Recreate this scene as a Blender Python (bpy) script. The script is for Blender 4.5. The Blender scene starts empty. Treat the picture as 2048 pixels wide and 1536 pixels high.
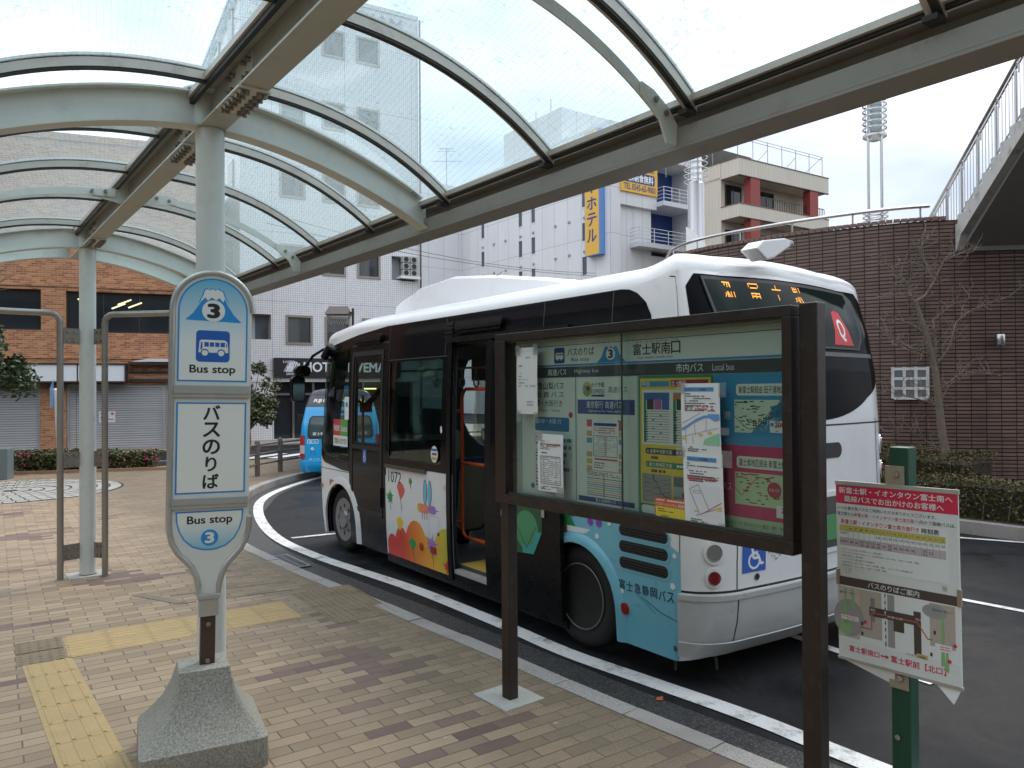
import bpy, bmesh, math, random
from mathutils import Matrix, Vector, noise
from mathutils.geometry import tessellate_polygon
random.seed(7)
R = math.radians
S = bpy.context.scene
COL = S.collection

# ---------------------------------------------------------------- camera
cd = bpy.data.cameras.new('camera')
cam = bpy.data.objects.new('camera', cd); COL.objects.link(cam)
cd.sensor_width = 36.0; cd.lens = 1510 / 2048 * 36; cd.clip_start = .05; cd.clip_end = 3000
cam.matrix_world = Matrix.Translation((0, 0, 2.0)) @ Matrix.Rotation(R(90.5), 4, 'X') @ Matrix.Rotation(R(-.35), 4, 'Z')
S.camera = cam

# ---------------------------------------------------------------- sky, sun, exposure
SUN_EL, SUN_AZ = R(48), R(28)          # azimuth clockwise from +Y
W = bpy.data.worlds.new('World'); S.world = W; W.use_nodes = True
nt = W.node_tree; nt.nodes.clear()
out = nt.nodes.new('ShaderNodeOutputWorld'); bg = nt.nodes.new('ShaderNodeBackground')
sky = nt.nodes.new('ShaderNodeTexSky'); sky.sky_type = 'NISHITA'; sky.sun_disc = False
sky.sun_elevation = SUN_EL; sky.sun_rotation = SUN_AZ; sky.dust_density = 2.0; sky.air_density = 1.0
tc = nt.nodes.new('ShaderNodeTexCoord')
mp = nt.nodes.new('ShaderNodeMapping'); mp.inputs['Scale'].default_value = (1.0, 1.0, 2.2); mp.inputs['Location'].default_value = (.35, .1, .2)
no = nt.nodes.new('ShaderNodeTexNoise'); no.inputs['Scale'].default_value = 1.7; no.inputs['Detail'].default_value = 7; no.inputs['Roughness'].default_value = .55
cr = nt.nodes.new('ShaderNodeValToRGB'); cr.color_ramp.elements[0].position = .36; cr.color_ramp.elements[1].position = .56
cr.color_ramp.elements[0].color = (.55, .55, .55, 1)
no2 = nt.nodes.new('ShaderNodeTexNoise'); no2.inputs['Scale'].default_value = 3.1; no2.inputs['Detail'].default_value = 5
cr2 = nt.nodes.new('ShaderNodeValToRGB'); cr2.color_ramp.elements[0].position = .3; cr2.color_ramp.elements[1].position = .75
cr2.color_ramp.elements[0].color = (5.4, 6.4, 7.8, 1); cr2.color_ramp.elements[1].color = (14.0, 14.2, 14.4, 1)
mx = nt.nodes.new('ShaderNodeMixRGB')
L = nt.links.new
L(tc.outputs['Generated'], mp.inputs['Vector']); L(mp.outputs[0], no.inputs['Vector']); L(mp.outputs[0], no2.inputs['Vector'])
L(no.outputs['Fac'], cr.inputs[0]); L(no2.outputs['Fac'], cr2.inputs[0])
L(cr.outputs[0], mx.inputs[0]); L(sky.outputs[0], mx.inputs[1]); L(cr2.outputs[0], mx.inputs[2])
sx = nt.nodes.new('ShaderNodeSeparateXYZ'); L(tc.outputs['Generated'], sx.inputs[0])
ov = nt.nodes.new('ShaderNodeMath'); ov.operation = 'MULTIPLY_ADD'; ov.use_clamp = False; L(sx.outputs[2], ov.inputs[0]); ov.inputs[1].default_value = 1.05; ov.inputs[2].default_value = .42
mo = nt.nodes.new('ShaderNodeMixRGB'); mo.blend_type = 'MULTIPLY'; mo.inputs[0].default_value = 1; L(mx.outputs[0], mo.inputs[1]); L(ov.outputs[0], mo.inputs[2])
L(mo.outputs[0], bg.inputs[0]); bg.inputs[1].default_value = .1; L(bg.outputs[0], out.inputs[0])

sl = bpy.data.lights.new('sun', 'SUN'); sl.energy = 1.0; sl.angle = R(14); sl.color = (1, .96, .9)
sun = bpy.data.objects.new('sun', sl); COL.objects.link(sun)
sd = Vector((math.sin(SUN_AZ) * math.cos(SUN_EL), math.cos(SUN_AZ) * math.cos(SUN_EL), math.sin(SUN_EL)))
sun.rotation_euler = sd.to_track_quat('Z', 'Y').to_euler()
sun.location = sd * 60
S.view_settings.view_transform = 'Standard'; S.view_settings.look = 'None'
S.view_settings.exposure = 0.9; S.view_settings.gamma = 1
S.render.engine = 'CYCLES'
S.cycles.max_bounces = 8; S.cycles.diffuse_bounces = 4; S.cycles.glossy_bounces = 4
S.cycles.transmission_bounces = 6; S.cycles.transparent_max_bounces = 24
S.cycles.use_denoising = True; S.cycles.caustics_reflective = False; S.cycles.caustics_refractive = False
try: S.cycles.denoiser = 'OPENIMAGEDENOISE'
except Exception: pass
try: S.cycles.denoising_prefilter = 'ACCURATE'; S.cycles.denoising_input_passes = 'RGB_ALBEDO_NORMAL'
except Exception: pass

# ---------------------------------------------------------------- helpers
def tag(o, label=None, cat=None, group=None, kind=None):
    if label: o['label'] = label
    if cat: o['category'] = cat
    if group: o['group'] = group
    if kind: o['kind'] = kind
    return o
def thing(name, label, cat, loc=(0, 0, 0), rz=0, group=None, kind=None):
    o = bpy.data.objects.new(name, None); COL.objects.link(o); o.empty_display_size = .1
    o.location = loc; o.rotation_euler = (0, 0, rz)
    return tag(o, label, cat, group, kind)
def copy_tree(o, parent=None):
    c = o.copy(); COL.objects.link(c)
    if parent: c.parent = parent
    for ch in list(o.children): copy_tree(ch, c)
    return c

_tc = {}
def glyphs(body, bold, res):
    k = (body, bold, res)
    if k in _tc: return _tc[k]
    c = bpy.data.curves.new('t', 'FONT'); c.body = body; c.offset = bold; c.resolution_u = res
    o = bpy.data.objects.new('t', c); COL.objects.link(o)
    dg = bpy.context.evaluated_depsgraph_get()
    m = bpy.data.meshes.new_from_object(o.evaluated_get(dg))
    v = [tuple(p.co)[:2] for p in m.vertices]; f = [tuple(p.vertices) for p in m.polygons]
    bpy.data.objects.remove(o); bpy.data.curves.remove(c); bpy.data.meshes.remove(m)
    _tc[k] = (v, f); return _tc[k]

class G:
    """collects shapes; build() links them as ONE mesh object"""
    def __init__(s): s.V = []; s.F = []; s.MI = []; s.M = Matrix(); s.m = 0; s.uv = None
    def at(s, loc=(0, 0, 0), rz=0, rx=0, ry=0):
        s.M = Matrix.Translation(loc) @ Matrix.Rotation(rz, 4, 'Z') @ Matrix.Rotation(ry, 4, 'Y') @ Matrix.Rotation(rx, 4, 'X'); return s
    def frame(s, o, x, y):
        x = Vector(x).normalized(); y = Vector(y).normalized(); z = x.cross(y)
        s.M = Matrix(((x.x, y.x, z.x, o[0]), (x.y, y.y, z.y, o[1]), (x.z, y.z, z.z, o[2]), (0, 0, 0, 1))); return s
    def add(s, vs, fs, m=None):
        b = len(s.V); m = s.m if m is None else m
        s.V += [s.M @ Vector(v) for v in vs]
        s.F += [tuple(b + i for i in f) for f in fs]; s.MI += [m] * len(fs); return s
    def box(s, x0, y0, z0, x1, y1, z1, m=None):
        v = [(x0, y0, z0), (x1, y0, z0), (x1, y1, z0), (x0, y1, z0), (x0, y0, z1), (x1, y0, z1), (x1, y1, z1), (x0, y1, z1)]
        return s.add(v, [(3, 2, 1, 0), (4, 5, 6, 7), (0, 1, 5, 4), (1, 2, 6, 5), (2, 3, 7, 6), (3, 0, 4, 7)], m)
    def bar(s, a, b, w, h, m=None, up=(0, 0, 1)):
        a = Vector(a); b = Vector(b); d = (b - a).normalized(); u = Vector(up)
        if abs(d.dot(u)) > .99: u = Vector((0, 1, 0))
        x = d.cross(u).normalized(); y = x.cross(d)
        v = [p + x * (sx * w / 2) + y * (sy * h / 2) for p in (a, b) for sx, sy in ((-1, -1), (1, -1), (1, 1), (-1, 1))]
        return s.add(v, [(0, 1, 2, 3), (7, 6, 5, 4), (0, 4, 5, 1), (1, 5, 6, 2), (2, 6, 7, 3), (3, 7, 4, 0)], m)
    def tube(s, pts, r, n=10, m=None, cap=True, closed=False):
        pts = [Vector(p) for p in pts]; k = len(pts); rs = r if isinstance(r, (list, tuple)) else [r] * k
        vs = []; prev = None
        for i, p in enumerate(pts):
            if closed: d = pts[(i + 1) % k] - pts[i - 1]
            else: d = pts[min(i + 1, k - 1)] - pts[max(i - 1, 0)]
            d.normalize()
            if prev is None:
                x = d.cross(Vector((0, 0, 1)))
                if x.length < .05: x = d.cross(Vector((0, 1, 0)))
            else: x = prev - d * prev.dot(d)
            x.normalize(); prev = x; y = d.cross(x)
            vs += [p + (x * math.cos(6.28318 * j / n) + y * math.sin(6.28318 * j / n)) * rs[i] for j in range(n)]
        fs = []
        for i in range(k if closed else k - 1):
            a = i * n; b = ((i + 1) % k) * n
            for j in range(n): fs.append((a + j, a + (j + 1) % n, b + (j + 1) % n, b + j))
        if cap and not closed: fs += [tuple(range(n))[::-1], tuple((k - 1) * n + j for j in range(n))]
        return s.add(vs, fs, m)
    def cyl(s, a, b, r, n=16, m=None): return s.tube([a, b], r, n, m)
    def lathe(s, prof, n=24, m=None, cap=True):      # profile (r, z) about local z
        vs = [(r * math.cos(6.28318 * j / n), r * math.sin(6.28318 * j / n), z) for r, z in prof for j in range(n)]
        fs = [(i * n + j, i * n + (j + 1) % n, (i + 1) * n + (j + 1) % n, (i + 1) * n + j) for i in range(len(prof) - 1) for j in range(n)]
        if cap: fs += [tuple(range(n))[::-1], tuple((len(prof) - 1) * n + j for j in range(n))]
        return s.add(vs, fs, m)
    def prism(s, pts, z0, z1, m=None, top=True, bot=True):     # polygon in local x,y extruded in z
        n = len(pts); t = tessellate_polygon([[Vector((x, y, 0)) for x, y in pts]])
        ar = sum(pts[i][0] * pts[(i + 1) % n][1] - pts[(i + 1) % n][0] * pts[i][1] for i in range(n))
        if ar < 0: pts = pts[::-1]; t = tessellate_polygon([[Vector((x, y, 0)) for x, y in pts]])
        vs = [(x, y, z0) for x, y in pts] + [(x, y, z1) for x, y in pts]
        fs = [(i, (i + 1) % n, n + (i + 1) % n, n + i) for i in range(n)]
        def up(f):
            (ax, ay), (bx, by), (cx, cy) = [pts[i] for i in f]
            return f if (bx - ax) * (cy - ay) - (cx - ax) * (by - ay) > 0 else f[::-1]
        for f in t:
            f = up(tuple(f))
            if top: fs.append(tuple(n + i for i in f))
            if bot: fs.append(f[::-1])
        return s.add(vs, fs, m)
    # ---- flat artwork in the local x,y plane
    def rect(s, x0, y0, x1, y1, z=0, m=None): return s.add([(x0, y0, z), (x1, y0, z), (x1, y1, z), (x0, y1, z)], [(0, 1, 2, 3)], m)
    def poly(s, pts, z=0, m=None, holes=()):
        loops = [[Vector((x, y, 0)) for x, y in l] for l in [pts, *holes]]
        fl = [p for l in loops for p in l]; fs = []
        for f in tessellate_polygon(loops):
            a, b, c = [fl[i] for i in f]
            k = (b - a).cross(c - a).z
            if abs(k) > 1e-12: fs.append(tuple(f) if k > 0 else tuple(f)[::-1])
        return s.add([(p.x, p.y, z) for p in fl], fs, m)
    def disc(s, cx, cy, r, z=0, m=None, n=28, ry=None): return s.poly([(cx + r * math.cos(6.28318 * i / n), cy + (ry or r) * math.sin(6.28318 * i / n)) for i in range(n)], z, m)
    def rrect(s, x0, y0, x1, y1, r, z=0, m=None, n=5): return s.poly(rr(x0, y0, x1, y1, r, n), z, m)
    def frame2(s, x0, y0, x1, y1, w, z=0, m=None):
        s.rect(x0, y0, x1, y0 + w, z, m); s.rect(x0, y1 - w, x1, y1, z, m); s.rect(x0, y0 + w, x0 + w, y1 - w, z, m); return s.rect(x1 - w, y0 + w, x1, y1 - w, z, m)
    def line(s, a, b, w, z=0, m=None):
        a = Vector(a); b = Vector(b); d = (b - a).normalized(); n = Vector((-d.y, d.x)) * w / 2
        return s.add([(*(a - n), z), (*(b - n), z), (*(b + n), z), (*(a + n), z)], [(0, 1, 2, 3)], m)
    def text(s, body, x0, y0, x1=None, y1=None, z=0, m=None, bold=.0, h=None, res=3, keep=False):
        v, f = glyphs(body, 0.0, res)
        if not v: return s
        ax = min(p[0] for p in v); bx = max(p[0] for p in v); ay = min(p[1] for p in v); by = max(p[1] for p in v)
        if h: k = h / (by - ay); kx = ky = k
        else: kx = (x1 - x0) / (bx - ax); ky = (y1 - y0) / (by - ay)
        if keep:
            k = min(kx, ky) if bx - ax > .3 and by - ay > .3 else (y1 - y0) / max(.8, by - ay)
            x0 += ((x1 - x0) - k * (bx - ax)) / 2; y0 += ((y1 - y0) - k * (by - ay)) / 2; kx = ky = k
        if bold < 0: bold = 0
        b = bold * .8
        for i, (dx, dy) in enumerate([(0, 0)] + ([(b, 0), (-b, 0), (0, b * .8), (0, -b * .8)] if b else []) + ([(b * .7, b * .6), (-b * .7, b * .6), (b * .7, -b * .6), (-b * .7, -b * .6)] if b > .02 else [])):
            s.add([(x0 + (p[0] + dx - ax) * kx, y0 + (p[1] + dy - ay) * ky, z + i * 2e-5) for p in v], f, m)
        return s
    def ysh(s, d):
        s.V = [v + Vector((0, d, 0)) for v in s.V]; return s
    def build(s, name, mats, parent=None, smooth=None, fn=None, cuts=None, bevel=0, weld=False):
        mats = mats if isinstance(mats, (list, tuple)) else [mats]
        me = bpy.data.meshes.new(name); me.from_pydata([tuple(v) for v in s.V], [], s.F)
        for m in mats: me.materials.append(m)
        me.polygons.foreach_set('material_index', s.MI)
        if fn or weld or bevel:
            bm = bmesh.new(); bm.from_mesh(me)
            if weld: bmesh.ops.remove_doubles(bm, verts=bm.verts, dist=1e-5)
            if cuts:
                for ax, vals in cuts:
                    for c in vals:
                        co = [0, 0, 0]; co[ax] = c; n = [0, 0, 0]; n[ax] = 1
                        bmesh.ops.bisect_plane(bm, geom=bm.verts[:] + bm.edges[:] + bm.faces[:], plane_co=co, plane_no=n, dist=1e-6)
            if fn:
                for v in bm.verts: v.co = fn(*v.co)
            if bevel: bmesh.ops.bevel(bm, geom=[e for e in bm.edges if e.is_manifold and e.calc_face_angle(0) > .5], offset=bevel, segments=2, affect='EDGES', profile=.6)
            bm.to_mesh(me); bm.free()
        o = bpy.data.objects.new(name, me); COL.objects.link(o)
        if parent: o.parent = parent
        if smooth is not None:
            me.shade_smooth() if hasattr(me, 'shade_smooth') else None
            if smooth < 180: me.set_sharp_from_angle(angle=R(smooth))
        me.update(); return o
def rr(x0, y0, x1, y1, r, n=5):
    P = []
    for cx, cy, a in ((x1 - r, y1 - r, 0), (x0 + r, y1 - r, 90), (x0 + r, y0 + r, 180), (x1 - r, y0 + r, 270)):
        P += [(cx + r * math.cos(R(a + 90 * i / n)), cy + r * math.sin(R(a + 90 * i / n))) for i in range(n + 1)]
    return P

# ---------------------------------------------------------------- materials
def nd(nt, t, ins=None, **kw):
    n = nt.nodes.new('ShaderNode' + t)
    for k, v in kw.items(): setattr(n, k, v)
    for k, v in (ins or {}).items():
        if isinstance(v, bpy.types.NodeSocket): nt.links.new(v, n.inputs[k])
        else: n.inputs[k].default_value = v
    return n
def mth(nt, op, a, b=0.0, c=0.0): return nd(nt, 'Math', {0: a, 1: b, 2: c}, operation=op).outputs[0]
def mixc(nt, f, a, b, bt='MIX'):
    fx = lambda v: (*v, 1) if isinstance(v, tuple) and len(v) == 3 else v
    return nd(nt, 'MixRGB', {0: f, 1: fx(a), 2: fx(b)}, blend_type=bt).outputs[0]
def new(name):
    m = bpy.data.materials.new(name); m.use_nodes = True; t = m.node_tree
    return m, t, t.nodes['Principled BSDF']
def ramp(nt, f, p0, p1, c0=(0, 0, 0), c1=(1, 1, 1)):
    r = nd(nt, 'ValToRGB', {0: f}); e = r.color_ramp.elements
    e[0].position = p0; e[1].position = p1; e[0].color = (*c0, 1); e[1].color = (*c1, 1); return r.outputs[0]
def M(name, c, rough=.55, metal=0, var=.12, vs=6.0, bump=0, bs=80, spec=None, emit=None, es=1, coat=0, dirt=0, dc=(.06, .05, .04), ds=3.0):
    m, t, b = new(name)
    co = nd(t, 'TexCoord').outputs['Object']
    col = None
    if var:
        f = nd(t, 'TexNoise', {'Vector': co, 'Scale': vs, 'Detail': 5.0, 'Roughness': .65}).outputs['Fac']
        col = mixc(t, f, tuple(x * (1 - var) for x in c), tuple(min(1, x * (1 + var)) for x in c))
        rf = mth(t, 'MULTIPLY_ADD', f, .25, rough - .12); t.links.new(rf, b.inputs['Roughness'])
    else: b.inputs['Roughness'].default_value = rough
    if dirt:
        g = nd(t, 'TexNoise', {'Vector': co, 'Scale': ds, 'Detail': 8.0, 'Roughness': .75}).outputs['Fac']
        g = ramp(t, g, .52, .75)
        col = mixc(t, mth(t, 'MULTIPLY', g, dirt), col if col is not None else c, dc)
    if col is not None: t.links.new(col, b.inputs['Base Color'])
    else: b.inputs['Base Color'].default_value = (*c, 1)
    b.inputs['Metallic'].default_value = metal
    if spec is not None: b.inputs['Specular IOR Level'].default_value = spec
    if coat: b.inputs['Coat Weight'].default_value = coat; b.inputs['Coat Roughness'].default_value = .05
    if emit: b.inputs['Emission Color'].default_value = (*emit, 1); b.inputs['Emission Strength'].default_value = es
    if bump:
        g = nd(t, 'TexNoise', {'Vector': co, 'Scale': float(bs), 'Detail': 4.0}).outputs['Fac']
        t.links.new(nd(t, 'Bump', {'Height': g, 'Strength': bump, 'Distance': .01}).outputs[0], b.inputs['Normal'])
    return m
def glass(name, tint, refl=.5, haze=0, hc=(.7, .75, .75), rough=.02):
    m, t, b = new(name); t.nodes.remove(b); o = t.nodes['Material Output']
    tr = nd(t, 'BsdfTransparent', {0: (*tint, 1)}).outputs[0]
    gl = nd(t, 'BsdfGlossy', {'Color': (1, 1, 1, 1), 'Roughness': rough}).outputs[0]
    fr = nd(t, 'Fresnel', {'IOR': 1.5}).outputs[0]
    x = tr
    if haze: x = nd(t, 'MixShader', {0: haze, 1: tr, 2: nd(t, 'BsdfDiffuse', {0: (*hc, 1)}).outputs[0]}).outputs[0]
    x = nd(t, 'MixShader', {0: mth(t, 'MULTIPLY', fr, refl), 1: x, 2: gl}).outputs[0]
    t.links.new(x, o.inputs[0]); return m
def flat(name, c, rough=.45): return M(name, c, rough, var=0)

PAL = {}
def P(*c):                                           # plain printed colour
    if c not in PAL: PAL[c] = flat('print_%d' % len(PAL), c, .5)
    return PAL[c]
WHITE = (.78, .78, .76); BLACK = (.015, .015, .017)

m_galv = M('painted_steel', (.64, .67, .63), .5, var=.10, vs=3, dirt=.35, dc=(.16, .13, .09), ds=2.2)
m_galvd = M('grey_steel_beam', (.46, .475, .44), .5, var=.10, vs=4, dirt=.4, dc=(.15, .11, .07), ds=5)
m_alu = M('aluminium_bar', (.52, .49, .44), .45, metal=.35, var=.12, dirt=.5, dc=(.16, .11, .08), ds=9)
m_rub = M('black_rubber', (.018, .018, .018), .6, var=.2)
m_steelpipe = M('dull_steel_pipe', (.33, .31, .28), .38, metal=.7, var=.15, dirt=.4)
m_chrome = M('polished_steel', (.50, .50, .51), .24, metal=1, var=0)
m_bolt = M('bolt_steel', (.25, .22, .19), .5, metal=.5, var=.2, dirt=.6, dc=(.12, .06, .03), ds=20)
m_conc = M('concrete', (.34, .33, .30), .85, var=.2, vs=14, bump=.5, bs=60, dirt=.5, dc=(.12, .11, .09))
m_white = M('white_paint', (.78, .79, .78), .35, var=.03)
m_dark = M('dark_void', (.02, .02, .022), .6, var=.2)
# ---------------------------------------------------------------- ground materials
GA = R(34.5)
def paver_mat():
    m, t, b = new('brick_pavers')
    g = nd(t, 'NewGeometry').outputs['Position']
    v = nd(t, 'VectorRotate', {'Vector': g, 'Angle': -GA}, rotation_type='Z_AXIS').outputs[0]
    sp = nd(t, 'SeparateXYZ', {0: v})
    LX, LY = .275, .104
    yy = mth(t, 'DIVIDE', sp.outputs[1], LY); row = mth(t, 'FLOOR', yy)
    xx = mth(t, 'ADD', mth(t, 'DIVIDE', sp.outputs[0], LX), mth(t, 'MULTIPLY', mth(t, 'MODULO', row, 2.0), .5)); colm = mth(t, 'FLOOR', xx)
    fx = mth(t, 'FRACT', xx); fy = mth(t, 'FRACT', yy)
    ex = mth(t, 'MULTIPLY', mth(t, 'MINIMUM', fx, mth(t, 'SUBTRACT', 1.0, fx)), LX)
    ey = mth(t, 'MULTIPLY', mth(t, 'MINIMUM', fy, mth(t, 'SUBTRACT', 1.0, fy)), LY)
    e = mth(t, 'MINIMUM', ex, ey)
    wob = nd(t, 'TexNoise', {'Vector': g, 'Scale': 30.0, 'Detail': 2.0}).outputs['Fac']
    e = mth(t, 'ADD', e, mth(t, 'MULTIPLY_ADD', wob, .003, -.0015))
    grout = nd(t, 'MapRange', {0: e, 1: .0022, 2: .0055}).outputs[0]          # 0 in the joint
    bid = nd(t, 'CombineXYZ', {0: colm, 1: row}).outputs[0]
    wn = nd(t, 'TexWhiteNoise', {0: bid}, noise_dimensions='2D')
    rnd = wn.outputs['Value']; rc = nd(t, 'SeparateColor', {0: wn.outputs['Color']})
    lo = nd(t, 'TexNoise', {'Vector': nd(t, 'CombineXYZ', {0: mth(t, 'MULTIPLY', colm, LX), 1: mth(t, 'MULTIPLY', row, LY)}).outputs[0], 'Scale': .62, 'Detail': 1.5}, noise_dimensions='3D').outputs['Fac']
    prob = nd(t, 'MapRange', {0: lo, 1: .55, 2: .66}).outputs[0]
    red = mth(t, 'LESS_THAN', rnd, mth(t, 'MULTIPLY', prob, .62))
    beige = mixc(t, rc.outputs[1], (.20, .144, .09), (.325, .238, .152))
    maroon = mixc(t, rc.outputs[2], (.105, .062, .052), (.175, .108, .086))
    c = mixc(t, red, beige, maroon)
    fine = nd(t, 'TexNoise', {'Vector': g, 'Scale': 75.0, 'Detail': 5.0, 'Roughness': .75}).outputs['Fac']
    c = mixc(t, mth(t, 'MULTIPLY', ramp(t, fine, .38, .70), .6), c, mixc(t, .5, c, (.12, .09, .06)))
    # dirt belt along the kerb: moss and grime in blotches
    k = mth(t, 'ADD', mth(t, 'MULTIPLY', nd(t, 'SeparateXYZ', {0: g}).outputs[0], .773), mth(t, 'MULTIPLY', nd(t, 'SeparateXYZ', {0: g}).outputs[1], .634))
    big = nd(t, 'TexNoise', {'Vector': g, 'Scale': 1.3, 'Detail': 6.0, 'Roughness': .65}).outputs['Fac']
    kk = nd(t, 'MapRange', {0: mth(t, 'ADD', k, mth(t, 'MULTIPLY_ADD', big, 2.4, -1.2)), 1: 2.2, 2: 3.5}).outputs[0]
    speck = ramp(t, nd(t, 'TexNoise', {'Vector': g, 'Scale': 95.0, 'Detail': 3.0}).outputs['Fac'], .42, .58)
    c = mixc(t, mth(t, 'MULTIPLY', kk, mth(t, 'MULTIPLY_ADD', speck, .5, .35)), c, (.085, .068, .042))
    bl = ramp(t, nd(t, 'TexNoise', {'Vector': g, 'Scale': .8, 'Detail': 7.0, 'Roughness': .7}).outputs['Fac'], .56, .74)
    c = mixc(t, mth(t, 'MULTIPLY', bl, .35), c, (.20, .16, .10))
    spots = ramp(t, nd(t, 'TexVoronoi', {'Vector': g, 'Scale': 3.4, 'Randomness': 1.0}).outputs['Distance'], .035, .06)
    c = mixc(t, mth(t, 'MULTIPLY', mth(t, 'SUBTRACT', 1.0, spots), .35), c, (.45, .44, .42))
    c = mixc(t, grout, mixc(t, big, (.06, .05, .035), (.11, .09, .06)), c)
    t.links.new(c, b.inputs['Base Color'])
    rg = nd(t, 'MapRange', {0: big, 1: .3, 2: .7, 3: .5, 4: .78}).outputs[0]; t.links.new(rg, b.inputs['Roughness'])
    hgt = mth(t, 'ADD', mth(t, 'MULTIPLY', grout, 1.0), mth(t, 'ADD', mth(t, 'MULTIPLY', fine, .22), mth(t, 'MULTIPLY', rnd, .25)))
    t.links.new(nd(t, 'Bump', {'Height': hgt, 'Strength': .6, 'Distance': .004}).outputs[0], b.inputs['Normal'])
    return m
m_paver = paver_mat()

def asphalt_mat(name, c0=(.012, .0125, .014), c1=(.026, .0262, .028)):
    m, t, b = new(name); g = nd(t, 'NewGeometry').outputs['Position']
    f = nd(t, 'TexNoise', {'Vector': g, 'Scale': 140.0, 'Detail': 3.0, 'Roughness': .8}).outputs['Fac']
    big = nd(t, 'TexNoise', {'Vector': g, 'Scale': .9, 'Detail': 7.0, 'Roughness': .65, 'Distortion': .6}).outputs['Fac']
    c = mixc(t, ramp(t, f, .3, .75), c0, c1)
    agg = ramp(t, nd(t, 'TexVoronoi', {'Vector': g, 'Scale': 95.0}).outputs['Distance'], .12, .3)
    c = mixc(t, mth(t, 'MULTIPLY', mth(t, 'SUBTRACT', 1.0, agg), .5), c, (.10, .097, .09))
    c = mixc(t, mth(t, 'MULTIPLY', ramp(t, big, .42, .60), .75), c, (.006, .0065, .007))
    t.links.new(c, b.inputs['Base Color'])
    t.links.new(nd(t, 'MapRange', {0: big, 1: .38, 2: .60, 3: .85, 4: .36}).outputs[0], b.inputs['Roughness']); b.inputs['Specular IOR Level'].default_value = .14
    t.links.new(nd(t, 'Bump', {'Height': mth(t, 'ADD', f, agg), 'Strength': .45, 'Distance': .006}).outputs[0], b.inputs['Normal'])
    return m
m_asph = asphalt_mat('wet_asphalt')
def gutter_mat():
    m, t, b = new('gutter_asphalt'); g = nd(t, 'NewGeometry').outputs['Position']
    v = nd(t, 'TexVoronoi', {'Vector': g, 'Scale': 62.0}); d = v.outputs['Distance']
    c = mixc(t, nd(t, 'SeparateColor', {0: v.outputs['Color']}).outputs[0], (.018, .018, .018), (.085, .08, .07))
    c = mixc(t, ramp(t, d, .3, .62), c, (.018, .018, .018))
    t.links.new(c, b.inputs['Base Color']); b.inputs['Roughness'].default_value = .6
    t.links.new(nd(t, 'Bump', {'Height': d, 'Strength': .8, 'Distance': .008}).outputs[0], b.inputs['Normal']); return m
m_gut = gutter_mat()
def line_mat():
    m, t, b = new('worn_white_marking'); g = nd(t, 'NewGeometry').outputs['Position']
    a = nd(t, 'TexNoise', {'Vector': g, 'Scale': 5.0, 'Detail': 8.0, 'Roughness': .75}).outputs['Fac']
    f = nd(t, 'TexNoise', {'Vector': g, 'Scale': 90.0, 'Detail': 3.0}).outputs['Fac']
    w = mth(t, 'MAXIMUM', mth(t, 'MULTIPLY', ramp(t, a, .50, .66), .85), mth(t, 'MULTIPLY', ramp(t, f, .62, .7), .6))
    t.links.new(mixc(t, w, mixc(t, a, (.50, .50, .48), (.72, .72, .70)), (.10, .10, .10)), b.inputs['Base Color']); b.inputs['Roughness'].default_value = .6; return m
m_line = line_mat()
def granite_mat(name, c0, c1, sc=150.0):
    m, t, b = new(name); g = nd(t, 'NewGeometry').outputs['Position']
    f = nd(t, 'TexNoise', {'Vector': g, 'Scale': sc, 'Detail': 3.0, 'Roughness': .8}).outputs['Fac']
    big = nd(t, 'TexNoise', {'Vector': g, 'Scale': 2.0, 'Detail': 6.0}).outputs['Fac']
    c = mixc(t, ramp(t, f, .38, .64), c0, c1); c = mixc(t, mth(t, 'MULTIPLY', ramp(t, big, .5, .75), .5), c, (.10, .085, .06))
    t.links.new(c, b.inputs['Base Color']); b.inputs['Roughness'].default_value = .75
    t.links.new(nd(t, 'Bump', {'Height': f, 'Strength': .35, 'Distance': .004}).outputs[0], b.inputs['Normal']); return m
m_kerb = granite_mat('granite_kerb', (.15, .14, .125), (.38, .355, .33))
m_aggr = granite_mat('exposed_aggregate', (.10, .095, .085), (.42, .40, .35), 70.0)

# ---------------------------------------------------------------- ground
K = [(7.7, -4.0), (4.1, .65), (2.0, 3.33), (1.43, 4.03), (.93, 4.6), (.48, 5.13), (-.11, 5.87), (-.74, 6.61), (-1.15, 7.12), (-2.04, 8.15), (-2.9, 9.2), (-3.61, 10.17), (-4.25, 11.3), (-4.75, 12.6), (-5.14, 14.4), (-5.37, 15.7), (-5.4, 16.81), (-5.32, 17.67), (-5.15, 18.6), (-4.8, 20.0), (-4.2, 21.2), (-3.2, 22.2), (0, 23.6), (9, 26.6)]
def smooth_line(p, k=4):
    o = []
    for i in range(len(p) - 1):
        a, b, c, d = [Vector(p[max(0, min(len(p) - 1, j))]) for j in (i - 1, i, i + 1, i + 2)]
        for q in range(k):
            u = q / k; o.append(.5 * ((2 * b) + (c - a) * u + (2 * a - 5 * b + 4 * c - d) * u * u + (3 * b - a - 3 * c + d) * u ** 3))
    o.append(Vector(p[-1])); return o
def offs(p, d):
    o = []
    for i, v in enumerate(p):
        t = (p[min(i + 1, len(p) - 1)] - p[max(i - 1, 0)]).normalized(); o.append(v + Vector((-t.y, t.x)) * d)
    return o
def strip(g, a, b, z, m=0):
    n = len(a); g.add([(v.x, v.y, z) for v in a] + [(v.x, v.y, z) for v in b], [(i, i + 1, n + i + 1, n + i) for i in range(n - 1)], m)
KS = smooth_line(K)
g = G(); g.rect(-900, -900, 900, 900, -.15)
tag(g.build('road', m_asph), kind='structure')
KI = offs(KS, .16)
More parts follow.
